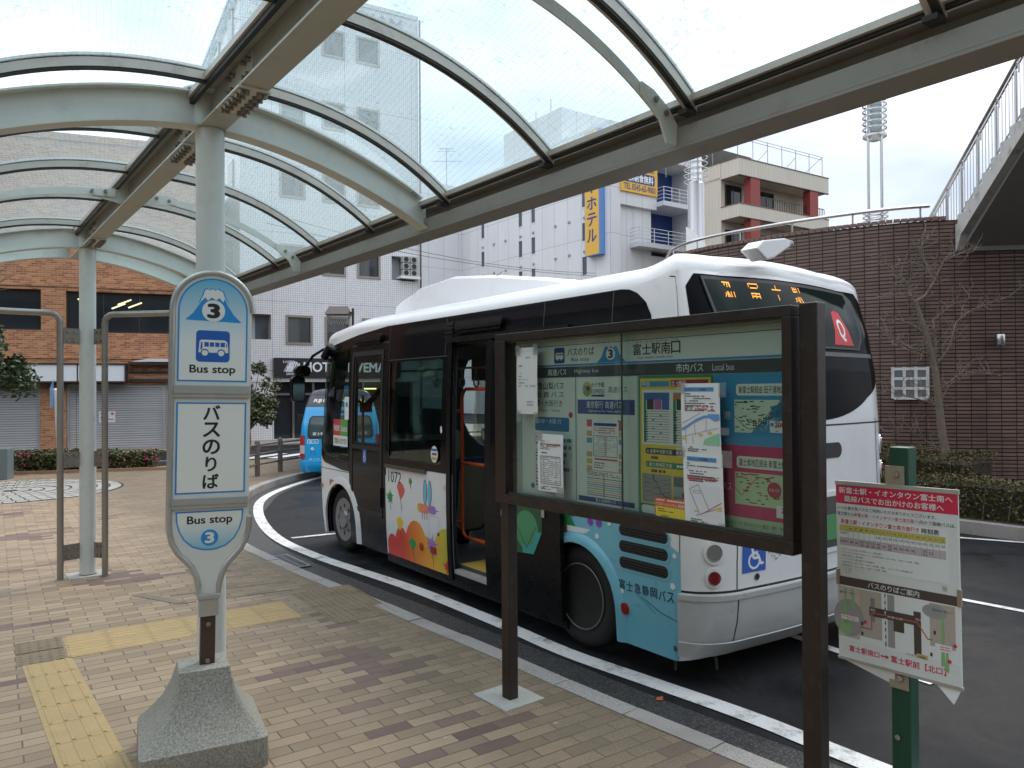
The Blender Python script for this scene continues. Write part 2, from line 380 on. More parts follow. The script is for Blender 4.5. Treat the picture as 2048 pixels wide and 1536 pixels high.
g = G(); g.prism([tuple(v) for v in KI] + [(9.2, 28.2), (-.5, 25.2), (-4.6, 23.6), (-7.5, 22.4), (-9.6, 20.6), (-12.9, 19.6), (-26, 15.5), (-30, -8), (7.4, -8)], -.2, 0, bot=False)
tag(g.build('pavement', m_paver), kind='structure')
# kerb stones
g = G(); acc = 0; i0 = 0
def arc(p): 
    o = [0]
    for i in range(1, len(p)): o.append(o[-1] + (p[i] - p[i - 1]).length)
    return o
def at_len(p, A, s):
    for i in range(1, len(p)):
        if A[i] >= s: return p[i - 1].lerp(p[i], (s - A[i - 1]) / max(1e-6, A[i] - A[i - 1]))
    return p[-1]
A = arc(KS); s = 0
while s < A[-1] - .1:
    a0 = at_len(KS, A, s + .004); a1 = at_len(KS, A, min(A[-1], s + .62 - .004))
    t = (a1 - a0).normalized(); n = Vector((-t.y, t.x)); hz = random.uniform(-.003, .003) + .004
    q = [a0, a1, a1 + n * .157, a0 + n * .157]; b = .012
    qt = [a0 + n * b, a1 + n * b, a1 + n * .157, a0 + n * .157]
    vs = [(p.x, p.y, -.2) for p in q] + [(p.x, p.y, hz - b) for p in q] + [(p.x, p.y, hz) for p in qt]
    g.add(vs, [(0, 1, 5, 4), (1, 2, 6, 5), (2, 3, 7, 6), (3, 0, 4, 7), (4, 5, 9, 8), (5, 6, 10, 9), (6, 7, 11, 10), (7, 4, 8, 11), (8, 9, 10, 11)])
    s += .62
tag(g.build('kerb', m_kerb), kind='structure')
g = G(); strip(g, offs(KS[:-8], -.003), offs(KS[:-8], -.50), -.146)
o = g.build('gutter', m_gut); tag(o, kind='structure')
# painted lines
WL = smooth_line([(4.6, .9), (3.0, 3.05), (1.94, 4.43), (1.64, 4.84), (1.37, 5.16), (.94, 5.63), (.42, 6.21), (-.13, 6.98), (-1.04, 8.16), (-1.92, 9.14), (-2.54, 9.84), (-3.34, 10.91), (-3.97, 12.1), (-4.58, 13.6), (-4.98, 15.0), (-5.1, 16.4), (-4.98, 18.0), (-4.6, 19.6), (-3.8, 21.0)])
g = G(); strip(g, offs(WL, -.085), offs(WL, .085), -.142)
g.m = 0
for a, b, w in (((-3.25, 11.1), (-2.3, 11.65), .1), ((6.0, 11.05), (8.8, 9.5), .10), ((2.2, 10.5), (7.5, 4.1), .09), ((2.4, 6.62), (3.05, 5.5), .10)):
    g.line(a, b, w, -.1417)
for k in range(5): g.line((-9.6 + k * .9, 23.6 + k * .45), (-8.9 + k * .9, 25.9 + k * .45), .42, -.1417)
g.line((-14, 22.7), (-8.5, 24.6), .12, -.1417)
tag(g.build('road_marking', m_line), kind='structure')
# pavement of the shops across the street
g = G(); g.prism([(-40, 17.9), (-15.6, 26.7), (-11.0, 28.4), (-9.6, 30.6), (-3, 34.5), (4, 38), (4, 46), (-40, 60)], -.2, -.1, bot=False)
tag(g.build('far_pavement', M('pale_paving', (.36, .31, .25), .7, var=.2, vs=9)), kind='structure')

# tactile guide path: raised plates of yellow blocks, bars and domes
m_tac = M('yellow_tactile_block', (.33, .235, .105), .7, var=.2, vs=7, bump=.3, bs=70, dirt=.8, dc=(.24, .19, .10), ds=5)
m_tacd = M('worn_tactile_block', (.165, .125, .075), .75, var=.4, vs=5, bump=.4, bs=60, dirt=.9, dc=(.07, .05, .03), ds=3)
ex = Vector((math.cos(GA), math.sin(GA))); ey = Vector((-ex.y, ex.x))
def tac_block(g, o, kind, sz=.30, along=0):
    a = GA + along; g.at((o.x, o.y, 0), a)
    g.box(.0015, .0015, -.01, sz - .0015, sz - .0015, .003)
    if kind == 'bar':
        for i in range(4):
            y = sz * (i + .5) / 4
            g.add([(.004, y - .014, .003), (sz - .004, y - .014, .003), (sz - .02, y - .007, .007), (.02, y - .007, .007), (sz - .02, y + .007, .007), (.02, y + .007, .007), (sz - .004, y + .014, .003), (.004, y + .014, .003)], [(0, 1, 2, 3), (3, 2, 4, 5), (5, 4, 6, 7)])
    else:
        for i in range(5):
            for j in range(5):
                x = sz * (i + .5) / 5; y = sz * (j + .5) / 5
                g.add([(x + r * math.cos(6.2832 * k / 8), y + r * math.sin(6.2832 * k / 8), z) for r, z in ((.014, .003), (.009, .008)) for k in range(8)],
                      [(k, (k + 1) % 8, 8 + (k + 1) % 8, 8 + k) for k in range(8)] + [tuple(range(8, 16))])
T0 = Vector((-3.97, 6.02))
g = G(); gd = G()
for k in range(2):
    tac_block(gd, T0 - ey * (.30 * (k + 1)), 'dot', .32)
    for i in range(6): tac_block(g, T0 + ex * (.33 + .30 * i) - ey * (.30 * (k + 1)), 'bar')
dl_ = Vector((.613, -.79))
for i in range(15): tac_block(g, T0 + dl_ * (.60 + .32 * i), 'bar', .32, along=R(-52.2) - GA)
tag(g.build('tactile_path', m_tac), 'yellow ridged tactile guide blocks set into the beige brick pavement', 'tactile paving', kind='structure')
for i in range(4):
    for k in range(2): tac_block(gd, Vector((-2.2, 7.5)) + ex * (.30 * k) - ey * (.30 * (i + 1)), 'dot')
tag(gd.build('tactile_pad', m_tacd), 'worn brown dotted tactile pad beside the kerb', 'tactile paving', kind='structure')

# gutter drain grates
m_iron = M('grey_cast_iron', (.20, .21, .21), .5, metal=.6, var=.15)
t = thing('drain_grate', 'grey slotted drain grate in the gutter beside the kerb', 'drain grate', (-2.86, 9.52, -.14), R(127))
g = G(); g.rect(-.42, -.17, .42, .17, .002); g.build('grate_pit', m_dark, t)
g = G(); g.box(-.42, -.17, .0, .42, -.14, .012); g.box(-.42, .14, .0, .42, .17, .012); g.box(-.42, -.14, 0, -.39, .14, .012); g.box(.39, -.14, 0, .42, .14, .012)
for i in range(17): g.box(-.37 + i * .046, -.14, .0, -.352 + i * .046, .14, .012)
for y in (-.05, .05): g.box(-.39, y - .008, .0, .39, y + .008, .011)
g.build('grate_bars', m_iron, t)
# round cobble fan set in the plaza
g = G(); c = Vector((-10.3, 15.5))
for r in range(1, 9):
    n = int(6.283 * r * .24 / .2)
    for k in range(n):
        a0 = 6.2832 * (k + .06) / n; a1 = 6.2832 * (k + .94) / n; r0 = r * .24 - .10; r1 = r * .24 + .10
        g.add([(c.x + q * math.cos(a), c.y + q * math.sin(a), .007 + .003 * math.sin(k * 7 + r)) for q, a in ((r0, a0), (r1, a0), (r1, a1), (r0, a1))], [(3, 2, 1, 0)] if False else [(0, 1, 2, 3)])
g.disc(c.x, c.y, 2.08, .003, 1)
tag(g.build('cobble_circle', [M('grey_cobble', (.30, .29, .26), .7, var=.3, vs=4), m_dark]), 'round panel of grey cobbles set in the brick plaza', 'paving', kind='structure')
# trench cover line in pavement
g = G(); g.at((-3.45, 7.35, .0), GA - R(62)); g.box(-.33, -.045, -.01, .33, .045, .004)
g.at((-3.3, 7.3, 0), GA - R(6)); g.box(.0, .16, -.01, 1.15, .185, .004); g.box(.05, -.2, -.01, 1.1, -.18, .004)
tag(g.build('access_cover', M('dull_metal_strip', (.20, .17, .13), .5, metal=.5, var=.2)), 'narrow metal access cover let into the brick paving', 'cover')
# ---------------------------------------------------------------- buildings
def wallco(t):                                  # box-mapped wall coordinates (along, up)
    sp = nd(t, 'SeparateXYZ', {0: nd(t, 'TexCoord').outputs['Object']})
    return mth(t, 'ADD', sp.outputs[0], sp.outputs[1]), sp.outputs[2]
def tile_mat(name, w, h, c0, c1, joint, jw=.12, off=0.0, rough=.5, bump=.5, jd=.01, panel=None, pc=(.3, .3, .3), jh=None, uv=False, stain=.25):
    m, t, b = new(name)
    if uv:
        sp = nd(t, 'SeparateXYZ', {0: nd(t, 'UVMap').outputs[0]}); u, v = sp.outputs[0], sp.outputs[1]
    else: u, v = wallco(t)
    yy = mth(t, 'DIVIDE', v, h); row = mth(t, 'FLOOR', yy); xx = mth(t, 'DIVIDE', u, w)
    if off: xx = mth(t, 'ADD', xx, mth(t, 'MULTIPLY', mth(t, 'MODULO', row, 2.0), off))
    cl = mth(t, 'FLOOR', xx); fx = mth(t, 'FRACT', xx); fy = mth(t, 'FRACT', yy)
    e1 = mth(t, 'MULTIPLY', mth(t, 'MINIMUM', fx, mth(t, 'SUBTRACT', 1.0, fx)), w); e2 = mth(t, 'MULTIPLY', mth(t, 'MINIMUM', fy, mth(t, 'SUBTRACT', 1.0, fy)), h)
    j2 = jh or jw
    g1 = nd(t, 'MapRange', {0: e1, 1: jw * .5, 2: jw * .5 + jd * .3}).outputs[0]; g2 = nd(t, 'MapRange', {0: e2, 1: j2 * .5, 2: j2 * .5 + jd * .3}).outputs[0]
    gr = mth(t, 'MINIMUM', g1, g2)
    wn = nd(t, 'TexWhiteNoise', {0: nd(t, 'CombineXYZ', {0: cl, 1: row}).outputs[0]}, noise_dimensions='2D').outputs['Value']
    c = mixc(t, wn, c0, c1)
    co = nd(t, 'TexCoord').outputs['Object']
    n = nd(t, 'TexNoise', {'Vector': nd(t, 'VectorMath', {0: co, 1: (1, 1, .25)}, operation='MULTIPLY').outputs[0], 'Scale': 1.1, 'Detail': 7.0, 'Roughness': .65}).outputs['Fac']
    c = mixc(t, mth(t, 'MULTIPLY', ramp(t, n, .42, .75), stain), c, tuple(x * .45 for x in c0))
    c = mixc(t, gr, joint, c)
    if panel:
        for q, s_ in ((u, panel[0]), (v, panel[1])):
            if not s_: continue
            f = mth(t, 'FRACT', mth(t, 'DIVIDE', q, s_)); f = mth(t, 'MULTIPLY', mth(t, 'MINIMUM', f, mth(t, 'SUBTRACT', 1.0, f)), s_)
            c = mixc(t, mth(t, 'LESS_THAN', f, .012), c, pc)
    t.links.new(c, b.inputs['Base Color']); b.inputs['Roughness'].default_value = rough
    if bump: t.links.new(nd(t, 'Bump', {'Height': gr, 'Strength': bump, 'Distance': jd}).outputs[0], b.inputs['Normal'])
    return m
m_brick = tile_mat('orange_brick', .235, .075, (.30, .085, .03), (.56, .25, .10), (.40, .31, .22), .013, .5, .7)
m_wtile = tile_mat('white_wall_tile', .10, .10, (.74, .745, .76), (.81, .815, .825), (.40, .41, .44), .010, 0, .35, .3, panel=(3.3, 3.05), pc=(.3, .3, .33), stain=.12)
m_gpanel = tile_mat('pale_grey_panel', 1.6, 3.35, (.67, .675, .69), (.70, .705, .72), (.33, .34, .36), .03, 0, .6, .3, stain=.12)
m_cream = tile_mat('cream_siding', .30, 30., (.60, .55, .46), (.62, .57, .48), (.42, .38, .31), .014, 0, .6, .3, stain=.15)
m_frame = M('bronze_window_frame', (.30, .26, .22), .4, metal=.3, var=.1)
m_dframe = M('dark_window_frame', (.05, .04, .035), .4, metal=.2)
def winmat(name, c=(.02, .025, .03), rough=.06): 
    m = M(name, c, rough, var=0); m.node_tree.nodes['Principled BSDF'].inputs['Specular IOR Level'].default_value = .6; return m
m_pane = winmat('dark_window_pane'); m_pane2 = winmat('grey_window_pane', (.07, .085, .10))
m_shut = tile_mat('grey_roller_shutter', 40., .085, (.46, .46, .47), (.50, .50, .51), (.22, .22, .23), .018, 0, .45, .8, .02, stain=.2)
m_sign = M('blank_white_sign', (.74, .77, .80), .35, var=.02)
m_curt = tile_mat('curtain', .07, 9., (.075, .08, .082), (.12, .125, .128), (.05, .05, .055), .012, 0, .3, 0); wrnd = random.Random(3)
def window(par, x0, z0, x1, z1, y=0, fw=.07, dep=.07, mull=(), fm=None, pm=None, name='window', cross=()):
    fm = fm or m_frame
    g = G()
    for a in ((x0 - fw, z0 - fw, x1 + fw, z0), (x0 - fw, z1, x1 + fw, z1 + fw), (x0 - fw, z0, x0, z1), (x1, z0, x1 + fw, z1)): g.box(a[0], y - dep, a[1], a[2], y + .05, a[3])
    for q in mull: g.box(q - fw * .35, y - dep * .6, z0, q + fw * .35, y + .05, z1)
    for q in cross: g.box(x0, y - dep * .5, q - fw * .3, x1, y + .05, q + fw * .3)
    f = g.build(name, fm, par)
    p = G(); p.box(x0, y - .012, z0, x1, y + .02, z1); p.build('pane', pm or m_pane, f)
    if x1 - x0 < 1.3 and wrnd.random() < .75:
        c = G(); k = wrnd.choice((.28, .4, .55)); a = wrnd.random() < .5
        if wrnd.random() < .35: c.rect(0, 0, 0, 0) if False else c.box(x0 + .01, y - .016, z1 - (z1 - z0) * k, x1 - .01, y - .0125, z1 - .01)
        else: c.box(x0 + .01 if a else x1 - (x1 - x0) * k, y - .016, z0 + .01, x0 + (x1 - x0) * k if a else x1 - .01, y - .0125, z1 - .01)
        c.build('curtain', m_curt, f)
    return f
def wall_holes(g, x0, z0, x1, z1, holes, y=0, dep=.25, m=0):
    """front wall in the local xz plane at y with real openings and reveals"""
    loops = [[(a, b), (c, b), (c, d), (a, d)] for a, b, c, d in holes]
    old = g.M.copy(); g.M = old @ Matrix.Translation((0, y, 0)) @ Matrix.Rotation(math.pi / 2, 4, 'X')
    g.poly([(x0, z0), (x1, z0), (x1, z1), (x0, z1)], 0, m, loops); g.M = old
    for a, b, c, d in holes:
        g.add([(a, y, b), (c, y, b), (c, y, d), (a, y, d), (a, y + dep, b), (c, y + dep, b), (c, y + dep, d), (a, y + dep, d)], [(0, 4, 5, 1), (1, 5, 6, 2), (2, 6, 7, 3), (3, 7, 4, 0)], m)
def shell(g, x0, y0, z0, x1, y1, z1, m=0):       # sides, back and roof of a block (front left out)
    v = [(x0, y0, z0), (x1, y0, z0), (x1, y1, z0), (x0, y1, z0), (x0, y0, z1), (x1, y0, z1), (x1, y1, z1), (x0, y1, z1)]
    g.add(v, [(1, 2, 6, 5), (2, 3, 7, 6), (3, 0, 4, 7), (4, 5, 6, 7)], m)

# --- orange brick shop building (local x along the facade, y into the block)
t = thing('brick_building', 'orange brick shop block with grey roller shutters and a ribbon of dark windows', 'building', (-15.58, 27.23, -.1), R(20))
g = G(); op = [(-11, 4.35, -7.2, 5.85), (-5.6, 4.35, -1.22, 5.8), (-.45, 4.3, 4.3, 5.78), (-11, 0.02, -7.4, 2.5), (-6.6, .02, -1.24, 2.45), (-.44, .02, 4.2, 2.42)]
wall_holes(g, -14, 0, 4.75, 11.2, op, 0, .3); shell(g, -14, 0, 0, 4.75, 12, 11.2)
g.box(-14, -.05, 11.2, 4.75, .3, 11.45); g.box(-14, -.04, 5.92, 4.75, 0, 6.15); g.box(-14, -.035, 3.35, 4.75, 0, 3.42)
g.build('wall', m_brick, t)
for a, b, c, d in op[:3]:
    n = int((c - a) / 1.15); window(t, a + .05, b + .05, c - .05, d - .05, .2, .05, .06, [a + (c - a) * k / n for k in range(1, n)], m_dframe)
b1 = G(); b1.box(-2.9, .235, 5.05, -1.3, .243, 5.75); b1.build('blind', M('tan_blind', (.25, .2, .14), .8), t)
lp = G()
for x, z in ((-.1, 5.5), (1.2, 5.35), (1.55, 5.25), (1.0, 5.2)): lp.bar((x, .17, z), (x + .45, .17, z + .2), .05, .05)
lp.build('ceiling_lamp', M('lit_tube', (.9, .85, .5), emit=(1, .85, .45), es=.5, var=0), t)
for a, b, c, d in op[3:]:
    g = G(); g.box(a, .14, b, c, .17, d); k = g.build('roller_shutter', m_shut, t)
    g = G(); g.box(a, .10, d - .12, c, .2, d + .0)
    for q in ([a + .04, c - .04] + ([2.75] if a > -1 else [])): g.box(q - .05, .09, b, q + .05, .138, d - .121)
    g.box(a, .12, b, c, .138, b + .07); g.build('guide_rail', M('shutter_rail', (.42, .42, .42), .45, metal=.4), k)
g = G(); g.box(-14, -.5, 2.48, 1.55, -.02, 2.53, 1); g.box(-14, -.5, 3.12, 1.55, -.02, 3.17, 1)
for a, b in ((-11, -5.1), (-5, -.02), (.02, 1.5)): g.box(a, -.46, 2.53, b, -.03, 3.12, 0)
g.box(1.5, -.5, 2.53, 1.55, -.02, 3.12, 1); g.box(-.02, -.48, 2.53, .02, -.03, 3.12, 1)
g.build('sign_box', [m_sign, m_dframe], t)
g = G(); g.box(1.6, -.35, 3.13, 4.7, -.02, 3.22); g.box(1.6, -.1, 2.5, 4.7, -.02, 2.62); g.box(1.6, -.1, 2.85, 4.7, -.02, 2.92); g.build('canopy', m_dframe, t)
g = G(); g.add([(1.7, -.4, 3.24), (4.2, -.4, 3.24), (3.6, -.05, 3.36), (2.2, -.05, 3.36)], [(0, 1, 2, 3)]); g.build('lamp_cover', M('grey_lamp_cover', (.4, .4, .42), .4), t)
# notice on the shutter
o = thing('shutter_notice', 'small white printed notice stuck on the grey roller shutter of the brick shop', 'notice', (0, 0, 0))
o.matrix_world = Matrix.Translation((-15.58, 27.23, -.1)) @ Matrix.Rotation(R(20), 4, 'Z')
g = G(); g.frame((.58, .12, 1.02), (1, 0, 0), (0, 0, 1)); g.rect(0, 0, .54, .42, .0, 0); g.disc(.12, .33, .06, .002, 1); g.disc(.44, .32, .05, .002, 2); g.rect(.06, .16, .3, .22, .002, 3); g.rect(.28, .1, .48, .14, .002, 2); g.rect(.06, .08, .22, .12, .002, 3)
g.build('sheet', [P(.72, .72, .7), P(.1, .25, .5), P(.6, .12, .1), P(.04, .04, .04)], o)

# --- white tiled hotel
HX, HY, HA = -10.5, 33.09, R(30)
t = thing('hotel_tower', 'tall white tiled hotel with a black entrance sign and lettering on its roof edge', 'building', (HX, HY, -.1), HA)
x0, x1, ZT = -1.35, 6.95, 20.1
cols = [(2.3, 3.25), (3.92, 4.92)]
hol = [(.65, 4.27, 1.7, 5.45), (2.4, 4.27, 3.45, 5.45), (4.15, 4.27, 5.2, 5.45), (-1.2, 4.4, -.05, 5.5), (5.55, 7.4, 6.75, 8.55), (.05, .02, 6.6, 2.55)]
for k in range(4):
    zc = 7.45 + k * 3.34
    for a, b in cols: hol.append((a, zc, b, zc + 1.15))
    hol.append((.4, zc, 1.4, zc + 1.15))
wall_holes(g := G(), x0, 0, x1, ZT, hol, 0, .35); shell(g, x0, 0, 0, x1, 11, ZT)
g.box(x0, -.04, ZT, x1, .3, ZT + .2); g.box(x0 - .05, 0, ZT - .0, x0 + .2, 11, ZT + .2)
g.box(x0, -.05, 2.55, x1, -.001, 2.72)
g.build('wall', m_wtile, t)
for a, b, c, d in hol[:3] + [h for h in hol[6:]]: window(t, a + .03, b + .03, c - .03, d - .03, .06, .1, .10, (), None, m_pane)
for a, b, c, d in (hol[3], hol[4]):
    g = G(); g.box(a, .36, b, c, 1.5, d, 0); g.box(a + .55, .33, b, c - .05, .359, d - .05, 1); g.build('balcony_recess', [M('recess_tile', (.38, .39, .41), .6), m_pane2], t)
u = G()
for i in range(3):
    for j in range(2): u.box(6.02 + .4 * j, -.22 - .02, 7.62 + .32 * i, 6.38 + .4 * j, .05, 7.9 + .32 * i)
for i in range(3):
    for j in range(2): u.at((6.2 + .4 * j, -.245, 7.76 + .32 * i), 0, math.pi / 2); u.lathe([(.12, 0), (.12, .01)], 14, 1)
u.at(); u.box(5.9, -.3, 7.48, 6.9, .3, 7.6, 2); u.build('air_conditioner', [M('grey_unit', (.42, .42, .41), .5), m_dark, m_white], t)
g = G(); g.cyl((x1 + .05, -.1, 0), (x1 + .05, -.1, ZT), .05); g.build('downpipe', M('brown_pipe', (.12, .10, .09), .5), t)
# entrance
g = G(); g.box(.05, .5, .02, 6.6, .6, 2.55, 0)
for q in (.06, .95, 1.85, 2.7, 4.2, 5.5): g.box(q, .36, .02, q + .09, .5, 2.55, 1)
g.box(.05, .36, 1.95, 2.7, .5, 2.05, 1); g.box(2.79, .40, .02, 3.2, .49, 2.55, 2); g.box(3.5, .40, .9, 5.3, .49, 2.3, 3)
g.build('entrance', [m_pane, m_chrome, m_wtile, winmat('red_brown_glass', (.05, .025, .02))], t)
g = G()
for a in (3.4, 4.3, 5.1): g.box(a, .38, 2.2, a + .6, .395, 2.26)
g.build('entrance_lamp', M('warm_lamp', (1, .75, .3), emit=(1, .7, .25), es=2.0, var=0), t)
g = G(); g.box(.03, -.22, 2.75, 5.9, -.02, 3.6, 0); g.frame((0, -.222, 0), (1, 0, 0), (0, 0, 1))
for i in range(5): g.line((.55 + .09 * i, 2.98), (.72 + .1 * i, 3.45 - .02 * (i - 2) ** 2), .05, .002, 1); g.line((.72 + .1 * i, 3.45 - .02 * (i - 2) ** 2), (.78 + .09 * i, 3.0), .03, .0022, 1)
g.poly([(.42, 3.0), (.62, 3.38), (.85, 3.5), (1.0, 3.42), (.85, 3.3), (.72, 3.0)], .0015, 2)
g.text('LiVE', .42, 3.38, .78, 3.48, .003, 1, .02); g.text('MAX', .58, 3.0, 1.0, 3.24, .0035, 1, .03); g.text('GROUP', .55, 2.85, 1.0, 2.94, .003, 1, .03)
g.text('HOTEL', 1.32, 3.0, 3.05, 3.42, .003, 1, .035); g.text('LIVEMAX', 3.35, 3.0, 5.5, 3.42, .003, 1, .035)
g.build('entrance_sign', [M('black_sign', (.02, .02, .024), .35, var=0), P(.74, .76, .8), P(.35, .36, .4)], t)
m_lt = M('steel_blue_letters', (.16, .21, .27), .4, metal=.3)
g = G(); g.frame((0, -.06, 0), (1, 0, 0), (0, 0, 1)); g.text('HOTEL LIVEMAX', -1.2, 19.2, 6.15, 19.85, .0, 0, .02)
n0 = len(g.F); g.text('HOTEL LIVEMAX', -1.2, 19.2, 6.15, 19.85, .05, 0, .02); g.build('roof_lettering', m_lt, t)
g = G(); g.frame((x0 - .06, 9.6, 0), (0, -1, 0), (0, 0, 1)); g.text('HOTEL LIVEMAX', .3, 19.1, 9.2, 19.85, .0, 0, .02); g.text('HOTEL LIVEMAX', .3, 19.1, 9.2, 19.85, .05, 0, .02); g.build('roof_lettering', m_lt, t)
for k in range(5):
    for yy in (1.3, 5.0):
        g = G(); zc = 4.4 + k * 3.34; g.box(x0 - .06, yy, zc, x0 + .02, yy + 1.3, zc + 1.4, 0); f = g.build('window', m_frame, t)
        g = G(); g.box(x0 - .065, yy + .08, zc + .08, x0 - .05, yy + 1.22, zc + 1.32); g.build('pane', m_pane2, f)
# utility cables across the hotel front
g = G()
for a, b, sg in (((-9.0, 27.5, 8.6), (4.5, 40, 8.2), .5), ((-9.0, 27.6, 8.2), (4.5, 40, 8.05), .35)):
    a = Vector(a); b = Vector(b); g.tube([a.lerp(b, k / 20) - Vector((0, 0, sg * 4 * (k / 20) * (1 - k / 20))) for k in range(21)], .012, 5)
tag(g.build('overhead_cable', m_rub), 'pair of sagging black utility cables in front of the white hotel', 'cable')

# --- pale grey hotel with yellow signs (local x toward the rear along the street face, so mirrored frame)
t = thing('grey_hotel', 'pale grey panelled hotel with slit windows and blue stairwell balconies', 'building', (7.11, 54, -.1), R(125))
g = G()                                          # street face lies on y = 0, block at y < 0 (toward the right)
sl_ = []
for k in range(6):
    for x in (2.6, 9.0, 10.8, 16.6): sl_.append((x, 5.6 + 2.55 * k, x + .5, 6.95 + 2.55 * k))
g.M = Matrix.Rotation(math.pi, 4, 'Z')
wall_holes(g, -22, 0, .02, 21.5, [(-c, b, -a, d) for a, b, c, d in sl_], 0, .2)
g.at()
g.add([(22, 0, 0), (22, 0, 21.5), (22, -16, 21.5), (22, -16, 0), (0, 0, 21.5), (0, -16, 21.5), (0, -16, 0), (0, 0, 0)], [(0, 1, 2, 3), (1, 4, 5, 2), (3, 2, 5, 6)])
g.build('wall', m_gpanel, t)
g = G(); g.box(20.45, .02, 0, 30, 7, 21.2, 0)
# end face (x = 0, looking along -x): pier, recess with blue wall, balconies
g.box(-.01, -1.0, 0, .4, -.02, 21.5, 0); g.box(.3, -4.4, 12.2, .35, -1.0, 21.5, 0) ; g.box(-.02, -4.7, 15.6, .3, -1.0, 19.3, 0); g.box(.3, -9, 0, .35, -1.0, 12.2, 0); g.box(-.3, -9.2, 0, 2.2, -8.2, 21.5, 0)
g.box(.3, -2.6, 12.6, 2.2, -2.5, 15.6, 0)
g.build('end_wall', m_gpanel, t)
g = G(); g.box(1.7, -8.2, 0, 1.78, -1.0, 21.5); g.build('blue_wall', M('blue_wall', (.018, .055, .22), .45, var=.08), t)
for z in (12.55, 15.85, 19.15):
    g = G(); y1 = -2.2 if z < 15 else -4.7
    g.box(-.75, -8.2, z, 1.7, y1, z + .35); bl = g.build('balcony_slab', M('pale_slab', (.58, .59, .62), .6), t)
    g = G()
    for q in range(4): g.cyl((-.7, -8.2, z + .6 + .27 * q), (-.7, y1 - .05, z + .6 + .27 * q), .025, 6); g.cyl((-.7, y1 - .05, z + .6 + .27 * q), (.35, y1 - .05, z + .6 + .27 * q), .02, 6)
    for q in range(5): yy = y1 - .05 + (-8.1 - y1) * q / 4; g.cyl((-.7, yy, z + .35), (-.7, yy, z + 1.42), .03, 6)
    g.build('railing', M('pale_rail', (.6, .62, .66), .4, metal=.3), bl)
g = G(); g.box(1.6, -3.9, 12.9, 1.68, -2.9, 15.1, 0); g.box(1.55, -3.75, 12.95, 1.64, -3.05, 14.95, 1); g.build('door', [m_white, M('grey_door', (.16, .17, .18), .5)], t)
for a, b, c, d in sl_:
    g = G(); g.box(a, -.1, b, c, -.06, d, 0); w_ = g.build('window', m_pane2, t)
    g = G(); g.box(a - .04, -.08, b - .06, c + .04, .03, b); g.build('sill', m_white, w_)
g = G()
for k in range(6):
    for x in (2.8, 4.6, 6.3, 9.2, 11.0, 13.2, 15.0, 16.8): g.at((x, .0, 7.35 + 2.55 * k), 0, -math.pi / 2); g.lathe([(.12, 0), (.14, .08), (.05, .14)], 8)
g.build('vent_cap', M('vent_grey', (.4, .41, .43), .5), t)
# projecting vertical sign and board
g = G(); g.box(.55, -.02, 11.9, 2.15, .55, 21.0, 1); g.frame((2.15, .56, 11.9), (-1, 0, 0), (0, 0, 1)); g.rect(.04, .04, 1.56, 9.06, 0, 0)
for i, ch in enumerate('ルテホー'[:4]):
    z = .98 + i * 1.18
    if ch == 'ー': g.poly([(.70, z), (.88, z), (.94, z + .9), (.76, z + .9)], .004, 2); continue
    g.text(ch, .3, z, 1.3, z + .9, .004, 2, .03)
g.build('vertical_sign', [P(.72, .42, .06), P(.14, .28, .60), P(.02, .03, .16)], t)
g = G(); g.box(-.16, -4.65, 16.55, -.02, -.95, 20.3, 0); g.frame((-.165, -.95, 16.55), (0, -1, 0), (0, 0, 1))
g.text('TEL 0545-65-9001', .25, .18, 3.45, .62, .003, 2, .02); g.rrect(.1, .72, 3.4, 1.5, .15, .002, 2); g.text('家族朝食無料', .3, .82, 3.25, 1.4, .004, 3, .03); g.text('別館', 2.3, 1.65, 3.3, 2.1, .003, 2, .02); g.text('ビジネス', .3, 1.65, 2.1, 2.1, .003, 2, .02)
g.build('tel_sign', [P(.72, .42, .06), P(.14, .28, .60), P(.02, .03, .16), P(.8, .8, .8)], t)
# antennas
m_ant = M('antenna_metal', (.30, .31, .33), .5, metal=.5)
def antenna(x, y, z, h, kind, label):
    g = G(); g.cyl((0, 0, 0), (0, 0, h), .04, 6)
    if kind:
        for q, w in ((h, .7), (h - .25, .9), (h * .72, 1.5)): g.cyl((-w, 0, q), (w, 0, q), .025, 5)
        for q in range(-5, 6): g.cyl((q * .26, -.3, h * .72), (q * .26, .3, h * .72), .015, 4); g.cyl((q * .13, -.25, h), (q * .13, .25, h), .015, 4)
    else:
        for q in (.4, .55, .7): g.cyl((-.08, 0, h * q), (.08, 0, h * q), .12, 6)
    o = g.build('roof_antenna', m_ant); o.location = (x, y, z); tag(o, label, 'antenna', 'antennas on the hotel roofs')
antenna(-6.3, 74, 21.4, 4.4, 1, 'wide fishbone TV antenna standing left on the grey hotel roof')
antenna(.5, 66, 21.4, 3.6, 0, 'thick cylindrical phone antenna on the grey hotel roof')
antenna(2.2, 64.5, 21.4, 4.4, 0, 'thin tall phone antenna in the middle of the antenna row')
antenna(3.4, 63, 21.4, 5.0, 0, 'tallest phone antenna of the row on the grey hotel roof')
antenna(5.1, 61, 21.4, 3.0, 0, 'short phone antenna nearest the roof corner of the grey hotel')
g = G(); g.box(0, 0, 0, 7, 8, 3.0, 0); g.box(5.2, -.06, .8, 6.9, -.01, 2.6, 1); o = g.build('roof_house', [m_gpanel, P(.62, .42, .22)]); o.location = (4.0, 59.5, 21.4); o.rotation_euler = (0, 0, R(35)); tag(o, 'pale plant room with a tan panel on top of the grey hotel', 'roof house')

